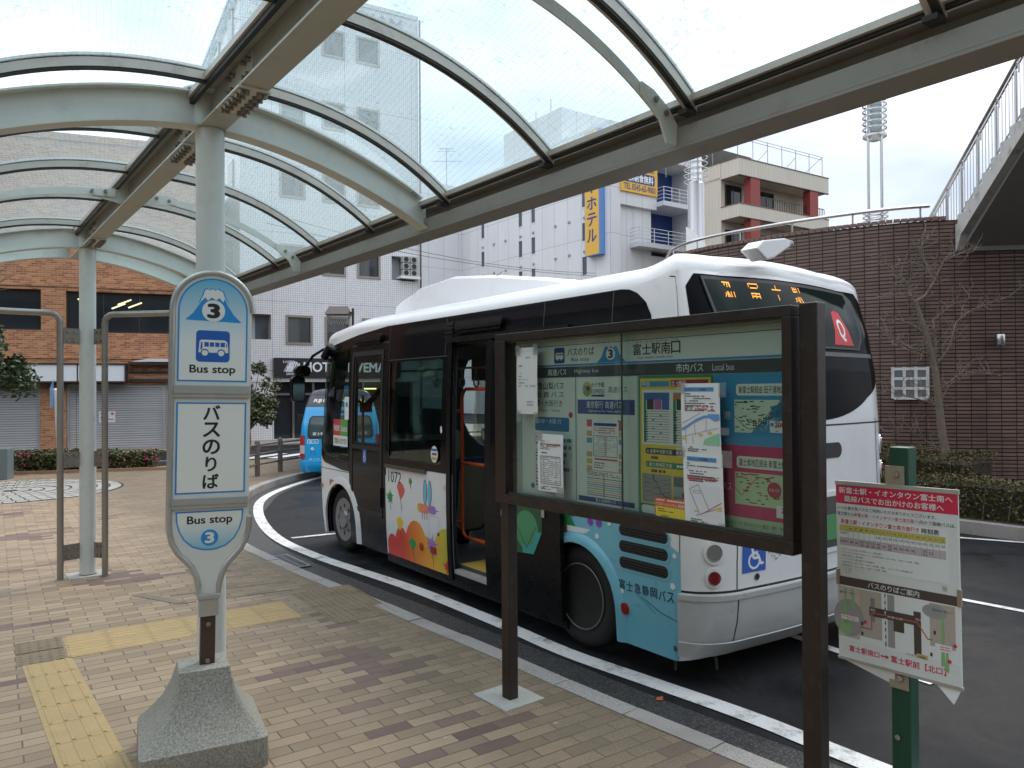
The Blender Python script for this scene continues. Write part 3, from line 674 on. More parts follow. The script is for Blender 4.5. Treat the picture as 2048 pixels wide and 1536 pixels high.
# --- cream apartment block
t = thing('apartment_block', 'cream apartment block with red columns and a wire fence on its roof', 'building', (15.18, 50, -.1), R(33))
bx = 1.6
m_red = M('red_column_paint', (.28, .045, .035), .55, var=.1); m_trim = M('brown_trim', (.16, .09, .07), .5)
g = G(); g.box(0.01, 1.6, 0, 9.3, 4.3, 16.4); g.box(0, 1.6, 16.4, 9.6, 4.3, 16.5)
g.build('wall', m_cream, t)
for z0, z1 in ((16.4, 17.5), (13.6, 14.45), (10.5, 11.35), (7.4, 8.25)):
    g = G(); g.box(0, 0, z0, 9.7, .14, z1, 0); g.box(0, .14, z0, .14, 1.6, z1, 0); g.box(9.56, .14, z0, 9.7, 1.6, z1, 0); g.box(.14, .14, z0, 9.56, 1.6, z0 + .15, 0)
    g.box(-.03, -.03, z1, 9.73, .17, z1 + .06, 1); g.box(-.03, .17, z1, .17, 1.6, z1 + .06, 1); g.box(-.03, -.02, z0 - .05, 9.73, .16, z0 - .001, 1)
    if z0 > 16: g.box(.14, .14, 16.55, 9.56, 1.6, 16.6, 0); g.box(-.04, 1.6, 16.51, .1, 4.3, 17.5, 0); g.box(-.07, 1.6, 17.5, .12, 4.3, 17.56, 1)
    g.build('balcony' if z0 < 16 else 'roof_band', [m_cream, m_trim], t)
for x in (1.15, 7.55):
    for z0, z1 in ((14.45, 16.34), (11.36, 13.54), (8.3, 10.44)): g = G(); g.box(x, .02, z0, x + .95, .6, z1); g.build('column', m_red, t)
for z in (14.51, 11.41):
    g = G(); g.box(2.2, .3, z + .75, 9.6, .34, z + .8)
    for k in range(40): g.box(2.2 + k * .19, .305, z, 2.23 + k * .19, .335, z + .75)
    g.build('railing', m_dframe, t)
    for x in (.45, 3.9): window(t, x, z - .3, x + 1.5, z + 1.55, 1.56, .06, .05, [x + .75], m_dframe)
g = G()
for k in range(7):
    x = .2 + 9.2 * k / 6; g.cyl((x, .3, 17.56), (x, .3, 19.1), .025, 5)
    if k in (2, 4): g.cyl((x, .3, 18.6), (x - .5, 1.2, 17.56), .02, 5)
for z in (18.9, 19.1): g.cyl((.2, .3, z), (9.4, .3, z), .02, 5); g.cyl((.2, .3, z), (-.9, 8, z), .02, 5)
for k in range(4): g.cyl((.2 - .28 * k, .3 + 1.95 * k, 17.56), (.2 - .28 * k, .3 + 1.95 * k, 19.1), .025, 5)
g.cyl((9.4, .3, 19.1), (9.4, 3, 17.6), .02, 5); g.build('roof_fence', m_ant, t)
# ---------------------------------------------------------------- curved tile wall, terrace, stairs
m_btile = tile_mat('brown_wall_tile', .25, .069, (.14, .083, .065), (.205, .125, .098), (.016, .012, .010), .009, 0, .45, 1.0, .02, jh=.015, uv=True, stain=.6)
def uvwall(name, pts, z0, z1, thick, mats, label, cat, kind=None):
    A_ = arc(pts); n = len(pts); back = offs(pts, thick)
    g = G(); vs = [(p.x, p.y, z) for p in pts for z in (z0, z1)] + [(p.x, p.y, z) for p in back for z in (z0, z1)]
    f = [(2 * i, 2 * i + 2, 2 * i + 3, 2 * i + 1) for i in range(n - 1)] + [(2 * i + 1, 2 * i + 3, 2 * n + 2 * i + 3, 2 * n + 2 * i + 1) for i in range(n - 1)]
    g.add(vs, f); o = g.build(name, mats); uv = o.data.uv_layers.new(name='UVMap')
    for p in o.data.polygons:
        for li, vi in zip(p.loop_indices, p.vertices):
            k = (vi % (2 * n)) // 2; uv.data[li].uv = (A_[k], o.data.vertices[vi].co.z)
    return o
WP = smooth_line([(3.9, 19.6), (3.75, 18.2), (3.95, 17.2), (4.34, 16.47), (4.93, 15.77), (5.81, 14.9), (7.02, 14.05), (8.08, 13.71), (9.6, 13.5), (12, 13.4), (18, 13.4)], 6)
WPr = [Vector((v.x, v.y)) for v in WP]
t = thing('tile_wall', 'tall curved retaining wall of dark brown tiles with a steel rail on top', 'wall')
o = uvwall('wall', WPr, -.2, 5.06, .35, m_btile, '', ''); o.parent = t
g = G(); cut = [p for p in WPr if p.x < 8.12]; A_ = arc(cut); s = 0
while s < A_[-1] - .2:                                    # coping of narrow end tiles
    a = at_len(cut, A_, s); b = at_len(cut, A_, s + .108); d = (b - a).normalized(); n = Vector((d.y, -d.x))
    h = 5.135 + random.uniform(-.004, .004)
    q = [a + n * .022, b + n * .022, b - n * .3, a - n * .3]
    g.add([(p.x, p.y, z) for z in (5.062, h) for p in q], [(0, 1, 5, 4), (1, 2, 6, 5), (3, 0, 4, 7), (4, 5, 6, 7)]); s += .125
g.build('coping', M('brown_coping', (.17, .105, .085), .5, var=.2), t)
g = G(); rl = [p for p in offs(WPr, .12) if p.x < 7.9]
g.tube([(p.x, p.y, 5.36) for p in rl], .034, 10); A_ = arc(rl); s = .4
while s < A_[-1]: p = at_len(rl, A_, s); g.cyl((p.x, p.y, 5.1), (p.x, p.y, 5.35), .018, 8); s += 1.15
g.build('handrail', m_chrome, t)
# glass block vent window, wall lamp, dark opening
def onwall(x):                      # point and tangent on the wall at a given x
    for i in range(len(WPr) - 1):
        if WPr[i].x <= x <= WPr[i + 1].x and WPr[i + 1].y < 15: 
            return WPr[i].lerp(WPr[i + 1], (x - WPr[i].x) / (WPr[i + 1].x - WPr[i].x)), (WPr[i + 1] - WPr[i]).normalized()
p, d = onwall(7.34); 
t = thing('vent_window', 'white framed nine pane glass block window in the brown tile wall', 'window', (p.x, p.y, 2.1), math.atan2(d.y, d.x))
g = G()
for q in range(4): g.box(-.30 + q * .19 - .02, -.05, -.29, -.30 + q * .19 + .03, -.002, .29); 
for q in range(4): g.box(-.28, -.049, -.29 + q * .18 - .02, .28, -.002, -.29 + q * .18 + .03)
g.build('frame', M('white_vent_frame', (.6, .61, .6), .5, dirt=.4), t)
g = G(); g.box(-.27, -.03, -.27, .27, -.004, .27, 0)
for i in range(3):
    for j in range(3):
        for k in range(7): g.box(-.265 + i * .19, -.038, -.262 + j * .18 + k * .02, -.12 + i * .19, -.03, -.255 + j * .18 + k * .02, 1)
g.build('pane', [winmat('block_glass', (.10, .12, .12), .2), M('slat_grey', (.32, .34, .33), .5)], t)
p, d = onwall(8.72)
g = G(); g.lathe([(.075, -.1), (.08, -.09), (.08, .09), (.075, .1)], 16, 0); g.box(-.03, .0, -.03, .03, .16, .03, 0)
o = g.build('wall_lamp', m_chrome, smooth=40); o.location = (p.x, p.y - .13, 2.85); tag(o, 'small steel cylinder lamp fixed on the brown tile wall', 'wall lamp')
p, d = onwall(9.55); g = G(); g.box(-.2, -.05, -.17, .35, .02, .17, 0); g.box(-.17, -.056, -.14, .32, -.05, .14, 1); o = g.build('wall_recess', [m_dframe, m_dark]); o.location = (p.x, p.y, 2.3); tag(o, 'dark framed opening in the brown tile wall near the picture edge', 'opening')
g = G(); g.prism([tuple(v) for v in offs(WPr, .34)] + [(18, 30), (3.5, 30)], 4.6, 4.95); tag(g.build('terrace', m_conc), kind='structure')

# stair flight rising toward the viewer
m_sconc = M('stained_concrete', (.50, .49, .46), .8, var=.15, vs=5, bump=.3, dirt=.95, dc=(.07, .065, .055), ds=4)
SO = Vector((8.07, 13.62)); SD = Vector((-.13, -.9915)); SR = Vector((.9915, -.13))
t = thing('stairway', 'concrete footbridge stair rising over the brown tile wall with a steel baluster railing', 'stairs')
run, rise = .305, .16; Z0 = 4.55
prof = []; k0, k1 = -8, 15
for k in range(k0, k1): prof += [(k * run, Z0 + .42 + k * rise), (k * run, Z0 + .42 + (k + 1) * rise)]
prof += [(k1 * run, Z0 + .42 + k1 * rise), (k1 * run, Z0 + k1 * rise + .17), (0.12, Z0 + .20), (-.04, Z0 - .05), (k0 * run, Z0 + k0 * rise - .05)]
g = G(); g.frame((SO.x, SO.y, 0), (SD.x, SD.y, 0), (0, 0, 1))      # local z = SD x up
zl = Vector((SD.x, SD.y, 0)).cross(Vector((0, 0, 1))); sgn = 1 if zl.xy.dot(SR) > 0 else -1
g.prism(prof, 0, .12 * sgn); g.build('step_edge', m_sconc, t)
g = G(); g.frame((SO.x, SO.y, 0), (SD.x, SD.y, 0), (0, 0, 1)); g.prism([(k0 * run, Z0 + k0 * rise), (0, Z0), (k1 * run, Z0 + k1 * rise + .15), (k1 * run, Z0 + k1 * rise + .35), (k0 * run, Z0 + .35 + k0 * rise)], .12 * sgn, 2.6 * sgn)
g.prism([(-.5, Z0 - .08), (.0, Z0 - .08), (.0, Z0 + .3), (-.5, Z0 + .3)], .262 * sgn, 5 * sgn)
g.build('soffit', M('shaded_soffit', (.22, .215, .205), .8, var=.15), t)  # underside shade put into a darker grey than the stair edge
def sp(s_, z, o=.08): q = SO + SD * s_ + SR * o; return (q.x, q.y, Z0 + .5 + s_ * rise / run + z)
g = G()
for z, r in ((1.06, .03), (.95, .016), (.12, .016)): g.tube([sp(-2.2, z), sp(4.2, z)], r, 8)
g.build('handrail', m_chrome, t)
g = G(); g2 = G()
for k in range(-20, 40):
    s_ = k * .11; g.cyl(sp(s_, .12), sp(s_, .95), .008, 6)
for k in range(-3, 7):
    s_ = k * .62; g2.cyl(sp(s_, -.15), sp(s_, .92), .026, 8); a = Vector(sp(s_, .92)); b = Vector(sp(s_ + .09, .92))
    g2.tube([a, a + Vector((0, 0, .07)), a.lerp(b, .5) + Vector((0, 0, .11)), b + Vector((0, 0, .05)), b - Vector((0, 0, .1))], .016, 6)
g.build('baluster', m_chrome, t); g2.build('post', m_chrome, t)
g = G()                                          # far-side railing
for z in (1.06, .6, .12): g.tube([sp(-2.2, z, 2.5), sp(4.2, z, 2.5)], .025, 8)
for k in range(-20, 40): g.cyl(sp(k * .11, .12, 2.5), sp(k * .11, 1.0, 2.5), .008, 6)
g.build('handrail', m_chrome, t)

# steel lamp towers on the terrace
t = thing('lamp_tower', 'tall four legged steel lamp tower with a ringed pale lantern rising above the tile wall', 'lamp tower', (10.16, 21, 0))
g = G()
for a in (20, 110, 200, 290): g.cyl((.235 * math.cos(R(a)), .235 * math.sin(R(a)), 4.9), (.235 * math.cos(R(a)), .235 * math.sin(R(a)), 9.0), .036, 10)
g.build('leg', m_chrome, t, smooth=40)
def ring(g, z, r, w=.03, h=.035, m=0): g.at((0, 0, z)); g.lathe([(r - w, 0), (r, 0), (r, h), (r - w, h), (r - w, 0)], 28, m, cap=False); g.at()
for z in (6.62, 6.75, 6.88): g = G(); ring(g, z, .33); [g.cyl((0, 0, z + .015), (.31 * math.cos(a), .31 * math.sin(a), z + .015), .01, 5) for a in (.3, 1.9, 3.4, 5.0)]; g.build('collar', m_chrome, t)
g = G(); g.lathe([(.19, 9.12), (.19, 11.3)], 20); g.build('lantern_glass', M('frosted_lantern', (.48, .58, .56), .35), t, smooth=40)
g = G(); g.lathe([(.12, 8.9), (.31, 9.0), (.31, 9.06), (.2, 9.1)], 24)
for k in range(13): ring(g, 9.22 + k * .165, .315)
for a in (0, 90, 180, 270): g.cyl((.27 * math.cos(R(a + 35)), .27 * math.sin(R(a + 35)), 9.06), (.27 * math.cos(R(a + 35)), .27 * math.sin(R(a + 35)), 11.3), .014, 6)
g.lathe([(.33, 11.3), (.33, 11.36), (.1, 11.5)], 24); g.build('ring_cage', m_chrome, t)
t = thing('lamp_tower', 'thick polished steel column lamp with coiled rings standing beside the cream apartments', 'lamp tower', (5.16, 21, 0))
g = G(); g.lathe([(.30, 4.9), (.30, 5.7), (.225, 6.1), (.225, 7.72), (.2, 7.74), (.16, 7.8), (.16, 10.2)], 28); g.build('column', m_chrome, t, smooth=35)
g = G()
for k in range(13): ring(g, 7.78 + k * .165, .33, .022, .022)
for a in (35, 155, 275):
    g.cyl((.2 * math.cos(R(a)), .2 * math.sin(R(a)), 7.7), (.2 * math.cos(R(a)), .2 * math.sin(R(a)), 10.2), .014, 6)
    for k in range(13): g.cyl((.16 * math.cos(R(a)), .16 * math.sin(R(a)), 7.79 + k * .165), (.32 * math.cos(R(a)), .32 * math.sin(R(a)), 7.79 + k * .165), .008, 4)
g.build('ring_cage', m_chrome, t)
g = G(); g.at((0, 0, 0), 0, math.pi / 2); g.prism([(-.34, 4.9), (-.34, 6.48), (-.2, 6.4), (.1, 6.1), (.35, 5.75), (.35, 4.9)], .23, .27); g.build('fin', m_white, t)

# ---------------------------------------------------------------- planting
def leafmat(name, c, v=.45, rough=.5):
    m, t_, b = new(name); co = nd(t_, 'NewGeometry').outputs['Position']
    n = nd(t_, 'TexNoise', {'Vector': co, 'Scale': 9.0, 'Detail': 2.0}).outputs['Fac']; w = nd(t_, 'TexWhiteNoise', {0: nd(t_, 'VectorMath', {0: co, 1: (.04, .04, .04)}, operation='SNAP').outputs[0]}).outputs['Value']
    f = mth(t_, 'ADD', mth(t_, 'MULTIPLY', n, .5), mth(t_, 'MULTIPLY', w, .5))
    t_.links.new(mixc(t_, f, tuple(x * (1 - v) for x in c), tuple(x * (1 + v) for x in c)), b.inputs['Base Color']); b.inputs['Roughness'].default_value = rough; return m
m_leaf = leafmat('dark_leaf', (.035, .06, .02)); m_leaf2 = leafmat('mid_leaf', (.06, .085, .022)); m_leafb = leafmat('russet_leaf', (.095, .055, .014)); m_leafo = leafmat('olive_leaf', (.07, .068, .016))
m_bark = M('grey_bark', (.16, .125, .095), .9, var=.35, vs=12, bump=.8, bs=50, dirt=.5, dc=(.25, .25, .2), ds=12)
m_twig = M('twig_bark', (.19, .155, .125), .9, var=.3)
def leaf(g, p, sz, m, rnd):
    a = rnd.uniform(0, 6.28); e = rnd.uniform(-.9, .9); d = Vector((math.cos(a) * math.cos(e), math.sin(a) * math.cos(e), math.sin(e)))
    s_ = d.cross(Vector((rnd.uniform(-1, 1), rnd.uniform(-1, 1), rnd.uniform(-.2, 1)))).normalized() * sz * .32; p = Vector(p)
    g.add([p, p + d * sz * .5 + s_, p + d * sz, p + d * sz * .5 - s_], [(0, 1, 2, 3)], m)
def hedge(name, label, box, n, mats, loc, rz, w=None, sz=.055, flowers=0, group=None, bumps=.06, wood=True):
    rnd = random.Random(len(label)); x0, y0, z0, x1, y1, z1 = box; t = thing(name, label, 'hedge', loc, rz, group); g = G()
    def surf(x, y): return z1 + bumps * noise.noise((x * 1.1, y * 1.4, 3.3)) * 2
    for i in range(n):
        x = rnd.uniform(x0, x1); y = rnd.uniform(y0, y1); z = rnd.uniform(z0, 1) 
        k = rnd.random()
        if k < .5: z = surf(x, y) - rnd.expovariate(1 / .035)
        elif k < .9: y = y0 + rnd.expovariate(1 / .05) + .04 * noise.noise((x * 3, 1, 2)); z = z0 + (surf(x, y) - z0) * rnd.random() ** .8
        else: z = z0 + (surf(x, y) - z0) * rnd.random()
        y += .05 * noise.noise((x * 2.2, z * 3, 7)); leaf(g, (x, y, z), sz * rnd.uniform(.6, 1.3), rnd.choices(range(len(mats)), w)[0], rnd)
    g.build('foliage', mats, t)
    g = G()
    for i in range(int((x1 - x0) * 22)):
        x = rnd.uniform(x0, x1); y = rnd.uniform(y0 + .08, y1); g.tube([(x, y, 0), (x + rnd.uniform(-.1, .1), y + rnd.uniform(-.1, .05), z1 * .9)], [.012, .004], 4)
    g.build('stem', m_twig, t)
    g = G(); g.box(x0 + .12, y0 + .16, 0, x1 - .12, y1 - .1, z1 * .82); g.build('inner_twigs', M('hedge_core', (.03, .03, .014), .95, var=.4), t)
    if flowers:
        g = G()
        for i in range(flowers):
            x = x0 + (x1 - x0) * (1 - rnd.random() ** 1.5 * .95); y = y0 + rnd.uniform(-.05, .25); z = rnd.uniform(.2, z1)
            for k in range(7): leaf(g, (x + rnd.uniform(-.03, .03), y + rnd.uniform(-.03, .03), z + rnd.uniform(-.03, .03)), .07, 0, rnd)
        g.build('flower', M('pink_petal', (.55, .06, .16), .5, var=.3), t)
    return t
hedge('hedge', 'clipped low hedge with pink flowers beside the brick building pavement', (0, 0, .02, 3.3, .95, .50), 5200, [m_leaf2, m_leafo, m_leafb], (-12.45, 18.75, 0), R(17), (5, 3, 1.6), .075, 26)
g = G(); g.box(-2, -.16, 0, 3.6, -.04, .07); o = g.build('brick_edging', M('terracotta_edge', (.30, .17, .10), .8, var=.25)); o.location = (-12.45, 18.75, 0); o.rotation_euler = (0, 0, R(17)); tag(o, 'low terracotta brick edging in front of the flowering hedge', 'edging')
def ne(n, s_, z=0): return (.795 * n - .606 * s_, .606 * n + .795 * s_, z)
NA = math.atan2(.795, -.606)
bed = [ne(12.24, -6), ne(12.24, 12), ne(15.0, 12), ne(15.4, 4), ne(19, -6)]
g = G(); g.prism([p[:2] for p in bed], -.2, .02, bot=False); tag(g.build('planting_bed', M('dark_soil', (.07, .05, .035), .95, var=.4, bump=.6)), kind='structure')
g = G()
for k in range(-6, 13):
    a = Vector(ne(12.06, k + .006)); b = Vector(ne(12.24, k + .994)); g.at(a, NA); g.box(0, -.18, -.2, .988, 0, .035)
tag(g.build('kerb', m_kerb), kind='structure')
p = ne(12.5, 10); t = hedge('hedge', 'long brownish clipped hedge in front of the brown tile wall', (0, 0, .03, 9.5, 1.0, .60), 15000, [m_leafo, m_leafb, m_leaf2], ne(12.38, 10.5), NA + math.pi, (4, 5, 2), .05, 0, None, .05)
hedge('hedge', 'rounded mossy shrub mound at the foot of the bare tree', (0, 0, .03, 2.2, 1.2, .92), 5000, [m_leafo, m_leafb], ne(13.0, 7.3), NA + math.pi, (4, 4), .045, 0, None, .12)

def limb(g, pts, r0, r1, n=8):
    k = len(pts); g.tube(pts, [r0 + (r1 - r0) * i / (k - 1) for i in range(k)], n)
def twigs(g, a, b, r, depth, rnd, ln):
    """short random growth along a limb"""
    a = Vector(a); b = Vector(b); L_ = (b - a).length
    for i in range(max(1, int(L_ / (.085 if depth else .07)))):
        p = a.lerp(b, rnd.uniform(.15, 1)); d = (b - a).normalized(); side = Vector((rnd.gauss(0, 1), rnd.gauss(0, .9), rnd.gauss(.35, .7))).normalized()
        d = (d * rnd.uniform(.2, .8) + side).normalized(); l = ln * rnd.uniform(.4, 1.15); mid = p + d * l * .5 + Vector((0, 0, rnd.uniform(-.02, .04))); e = p + d * l + Vector((rnd.uniform(-.05, .05), rnd.uniform(-.05, .05), rnd.uniform(0, .1)))
        g.tube([p, mid, e], [r, r * .75, r * .35], 4, cap=False)
        if depth: twigs(g, mid, e, r * .6, depth - 1, rnd, ln * .55)
rnd = random.Random(5)
t = thing('bare_tree', 'leafless young tree with lichen on its trunk in front of the brown tile wall', 'tree', (7.27, 12.6, 0))
def bt(cx, cy, dy=0): return ((cx / 2.648 + 1500 - 1895) * .00834, dy, (938 - (cy / 2.648 + 380)) * .00834 + .64)
g = G(); limb(g, [(.02, .02, 0), (.0, 0, .35), bt(1045, 1450), bt(1015, 1300), bt(1000, 1150), bt(990, 1040), bt(980, 950), bt(955, 850), bt(930, 750), bt(905, 660), bt(880, 590)], .08, .034, 12)
g.build('trunk', m_bark, t, smooth=60)
g = G(); gt = G()
BR = [([(880, 590), (930, 560), (975, 490), (1005, 420), (1040, 370), (1090, 325)], .032), ([(880, 590), (862, 555), (850, 490), (800, 430), (740, 380), (715, 330)], .03), ([(850, 490), (850, 400), (870, 320), (890, 270)], .018), ([(985, 480), (960, 400), (940, 320), (965, 230)], .018), ([(1040, 370), (1120, 330), (1200, 310)], .014),
      ([(980, 900), (995, 800), (990, 680), (1040, 650), (1100, 600), (1220, 560)], .024), ([(990, 920), (1050, 830), (1075, 700), (1150, 640), (1250, 600), (1330, 570)], .022), ([(940, 770), (870, 720), (800, 680), (720, 650)], .024), ([(960, 870), (880, 840), (790, 790), (700, 730), (660, 700)], .02), ([(955, 870), (850, 850), (720, 830)], .014),
      ([(1000, 1060), (1050, 1010), (1110, 960), (1200, 970), (1290, 980)], .018), ([(1005, 1150), (1040, 1090), (1080, 1030), (1180, 990)], .016), ([(995, 1140), (930, 1120), (850, 1095), (770, 1070), (690, 1060)], .018), ([(1015, 1390), (960, 1340), (880, 1280), (800, 1290), (700, 1262)], .014), ([(865, 560), (790, 545), (740, 520)], .014), ([(990, 1040), (900, 1040), (820, 1030)], .012)]
for pts, r in BR:
    dy0 = rnd.uniform(-.5, .35); q = [bt(x, y, dy0 * (i / len(pts)) ** .8) for i, (x, y) in enumerate(pts)]
    q = [Vector(v) + (Vector((rnd.uniform(-.015, .015), 0, rnd.uniform(-.015, .015))) if i else Vector()) for i, v in enumerate(q)]
    limb(g, q, r * .8, r * .22, 7)
    for i in range(len(q) - 1): twigs(gt, q[i], q[i + 1], .0065, 1, rnd, .36); twigs(gt, q[i], q[i + 1], .005, 1, rnd, .2)
g.build('branch', m_bark, t, smooth=60); gt.build('twig', m_twig, t)

def crown_tree(label, loc, r, zc, hz, n, mats, wts, trunk_h, seed, sz=.1):
    rnd = random.Random(seed); t = thing('street_tree', label, 'tree', loc); g = G(); gb = G()
    cl = [(Vector((rnd.gauss(0, .5) * r, rnd.gauss(0, .5) * r, zc + rnd.uniform(-.9, .9) * hz)), rnd.uniform(.22, .45) * r) for _ in range(26)]
    for c, cr_ in cl:
        gb.tube([(rnd.uniform(-.03, .03), 0, trunk_h), Vector((0, 0, trunk_h)).lerp(c, .5) + Vector((0, 0, .1)), c], [.03, .02, .008], 5)
        for i in range(n // 26):
            d = Vector((rnd.gauss(0, 1), rnd.gauss(0, 1), rnd.gauss(0, .8))).normalized() * cr_ * rnd.random() ** .4; leaf(g, c + d, sz * rnd.uniform(.7, 1.3), rnd.choices(range(len(mats)), wts)[0], rnd)
    g.build('crown', mats, t); gb.tube([(0, 0, 0), (.02, 0, trunk_h * .5), (0, 0, trunk_h + .2)], [.07, .055, .04], 8); gb.build('trunk', m_bark, t)
crown_tree('dark evergreen tree overhanging the flowering hedge and the shuttered shop', (-12.95, 17.9, 0), 1.05, 3.0, 2.0, 11000, [m_leaf, m_leaf2], (4, 1), 1.5, 3, .13)
crown_tree('small bushy tree with russet leaves beside the hotel entrance', (-9.2, 26.4, -.12), .95, 1.95, 1.1, 5200, [m_leaf, m_leafb, m_leaf2], (4, 2, 2), .8, 8, .12)
t = thing('bare_tree', 'bare dark twigs of a leafless tree in front of the orange brick building', 'tree', (-13.3, 17.6, 0)); g = G(); gt = G(); limb(g, [(0, 0, 0), (.05, 0, 2), (.2, 0, 3.8)], .08, .04)
for e in ((1.5, .1, 5.0), (1.7, -.1, 4.75), (1.2, .2, 5.2), (1.4, -.2, 4.5), (.7, 0, 5.2)):
    q = [Vector((.2, 0, 3.7)), Vector((.2, 0, 3.7)).lerp(Vector(e), .5) + Vector((0, 0, .12)), Vector(e)]; limb(g, q, .022, .005, 5); twigs(gt, q[0], q[1], .005, 1, rnd, .3); twigs(gt, q[1], q[2], .005, 1, rnd, .35)
g.build('trunk', m_bark, t); gt.build('twig', m_twig, t)
# cabinet, leaning pole, lantern, fence
g = G(); g.box(-.35, -.2, 0, .26, .2, .72); o = g.build('utility_cabinet', M('grey_green_cabinet', (.13, .16, .16), .5, var=.1), bevel=.012); o.location = (-12.05, 17.7, 0); o.rotation_euler = (0, 0, R(15)); tag(o, 'grey metal utility cabinet at the end of the flowering hedge', 'cabinet')
t = thing('marker_post', 'leaning white post with a small blue plate behind the flowering hedge', 'post', (-12.35, 20.6, 0)); g = G(); g.tube([(0, 0, 0), (-.1, 0, 2.1)], .05, 10); g.tube([(-.1, 0, 2.1), (-.1, 0, 2.14)], [.05, .02], 10); g.build('pole', m_white, t, smooth=40)
g = G(); g.frame((-.12, -.06, 1.65), (.25, -.97, 0), (0, 0, 1)); g.poly([(0, 0), (.3, -.05), (.3, .5), (0, .75)], 0, 0); g.poly([(.05, .1), (.25, .06), (.25, .25), (.05, .28)], .003, 1); g.build('plate', [M('blue_plate', (.09, .19, .32), .4), P(.7, .72, .72)], t)
t = thing('lantern_lamp', 'brown house shaped street lantern with a lattice of wire in front of the white hotel', 'lantern', (-6.65, 29.0, 0))
g = G(); g.prism([(-.48, 0), (.48, 0), (.48, .02), (.22, .5), (-.22, .5), (-.48, .02)], -.42, .42) if False else None
def roofp(g, w, d, wt, dt, z0, z1): g.add([(-w, -d, z0), (w, -d, z0), (w, d, z0), (-w, d, z0), (-wt, -dt, z1), (wt, -dt, z1), (wt, dt, z1), (-wt, dt, z1)], [(0, 1, 5, 4), (1, 2, 6, 5), (2, 3, 7, 6), (3, 0, 4, 7), (4, 5, 6, 7), (3, 2, 1, 0)])
roofp(g, .45, .4, .36, .03, 4.95, 5.28); g.build('roof', M('brown_sheet', (.10, .075, .07), .5, var=.15), t)
g = G()
for i in range(-4, 5):
    for sg in (-1, 1): g.cyl((i * .09, -.3, 4.93), (i * .07 + sg * .08, -.12, 4.6), .009, 4); g.cyl((i * .09, .3, 4.93), (i * .07 + sg * .08, .12, 4.6), .009, 4)
for sg in (-1, 1):
    for i in range(-3, 4): g.cyl((sg * .42, i * .09, 4.93), (sg * .28, i * .04 + .05, 4.6), .009, 4)
g.build('lattice', M('white_wire', (.5, .48, .46), .5), t); g = G(); g.cyl((.55, 0, 0), (.55, 0, 5.2), .05, 8); g.box(.3, -.05, 4.98, .6, .05, 5.06); g.build('post', m_dframe, t)
t = thing('guard_fence', 'low brown metal guard fence with round posts along the far curved kerb', 'fence')
FP = [(-6.1, 15.6), (-6.15, 16.7), (-6.06, 17.95), (-5.84, 19.0), (-5.45, 20.0), (-4.85, 20.9), (-4.1, 21.7), (-3.2, 22.3), (-2.1, 22.8), (-.9, 23.3), (.3, 23.8)]
m_fb = M('brown_fence_paint', (.12, .10, .085), .45, var=.15, metal=.2)
for x, y in FP: g = G(); g.at((x, y, 0)); g.lathe([(.06, 0), (.06, .80), (.05, .84), (.0, .86)], 14); g.build('post', m_fb, t, smooth=40)
for z in (.28, .52, .74): g = G(); g.tube([(x, y, z) for x, y in FP], .024, 8); g.build('rail', m_fb, t)
# the station side of the square, left of the picture: seen only as reflections in the bus and the board glass
t = thing('office_building', 'long grey brown office building closing the left side of the square', 'building', (-30, -6, -.1), R(-90))
g = G(); hs = [(-30 + 5 * i, 4.2, -26 + 5 * i, 6.2) for i in range(12)] + [(-30 + 5 * i, .3, -26 + 5 * i, 2.8) for i in range(12)]
g.M = Matrix.Rotation(math.pi, 4, 'Z'); wall_holes(g, -32, 0, 32, 10.5, hs, 0, .3); shell(g, -32, 0, 0, 32, 12, 10.5); g.build('wall', M('dull_facade', (.075, .078, .07), .7, var=.25), t)
g = G(); g.M = Matrix.Rotation(math.pi, 4, 'Z'); [g.box(a, .25, b, c, .3, d) for a, b, c, d in hs]; g.build('window', m_pane, t)
for x, y, s_ in ((-20, 2, 3), (-19, 8, 4), (-21.5, 13, 5), (-18.5, -4, 6)):
    crown_tree('tall dark evergreen out on the left of the square %s' % {3: 'nearest the office doors', 4: 'beside the hoop rails', 5: 'by the brick shop corner', 6: 'behind the photographer'}[s_], (x, y, 0), 2.6, 5.2, 2.8, 3800, [m_leaf, m_leaf2], (4, 1), 2.2, s_, .34)

t = thing('station_sky_blocker', 'unseen tall station block with dark windows, added behind the photographer to block sky light', 'building', (8, -22, -.1), R(180))  # unseen block, placed and sized to keep sky light off the bus rear
g = G(); hs = [(-26 + 6 * i, z, -21 + 6 * i, z + 2.2) for i in range(8) for z in (.5, 4.4, 8.3)]
wall_holes(g, -32, 0, 26, 20, hs, 0, .3); shell(g, -32, 0, 0, 26, 14, 20); g.build('wall', M('blocker_facade', (.15, .145, .135), .7, var=.2), t)
g = G(); [g.box(a, .25, b, c, .3, d) for a, b, c, d in hs]; g.build('window', m_pane, t)
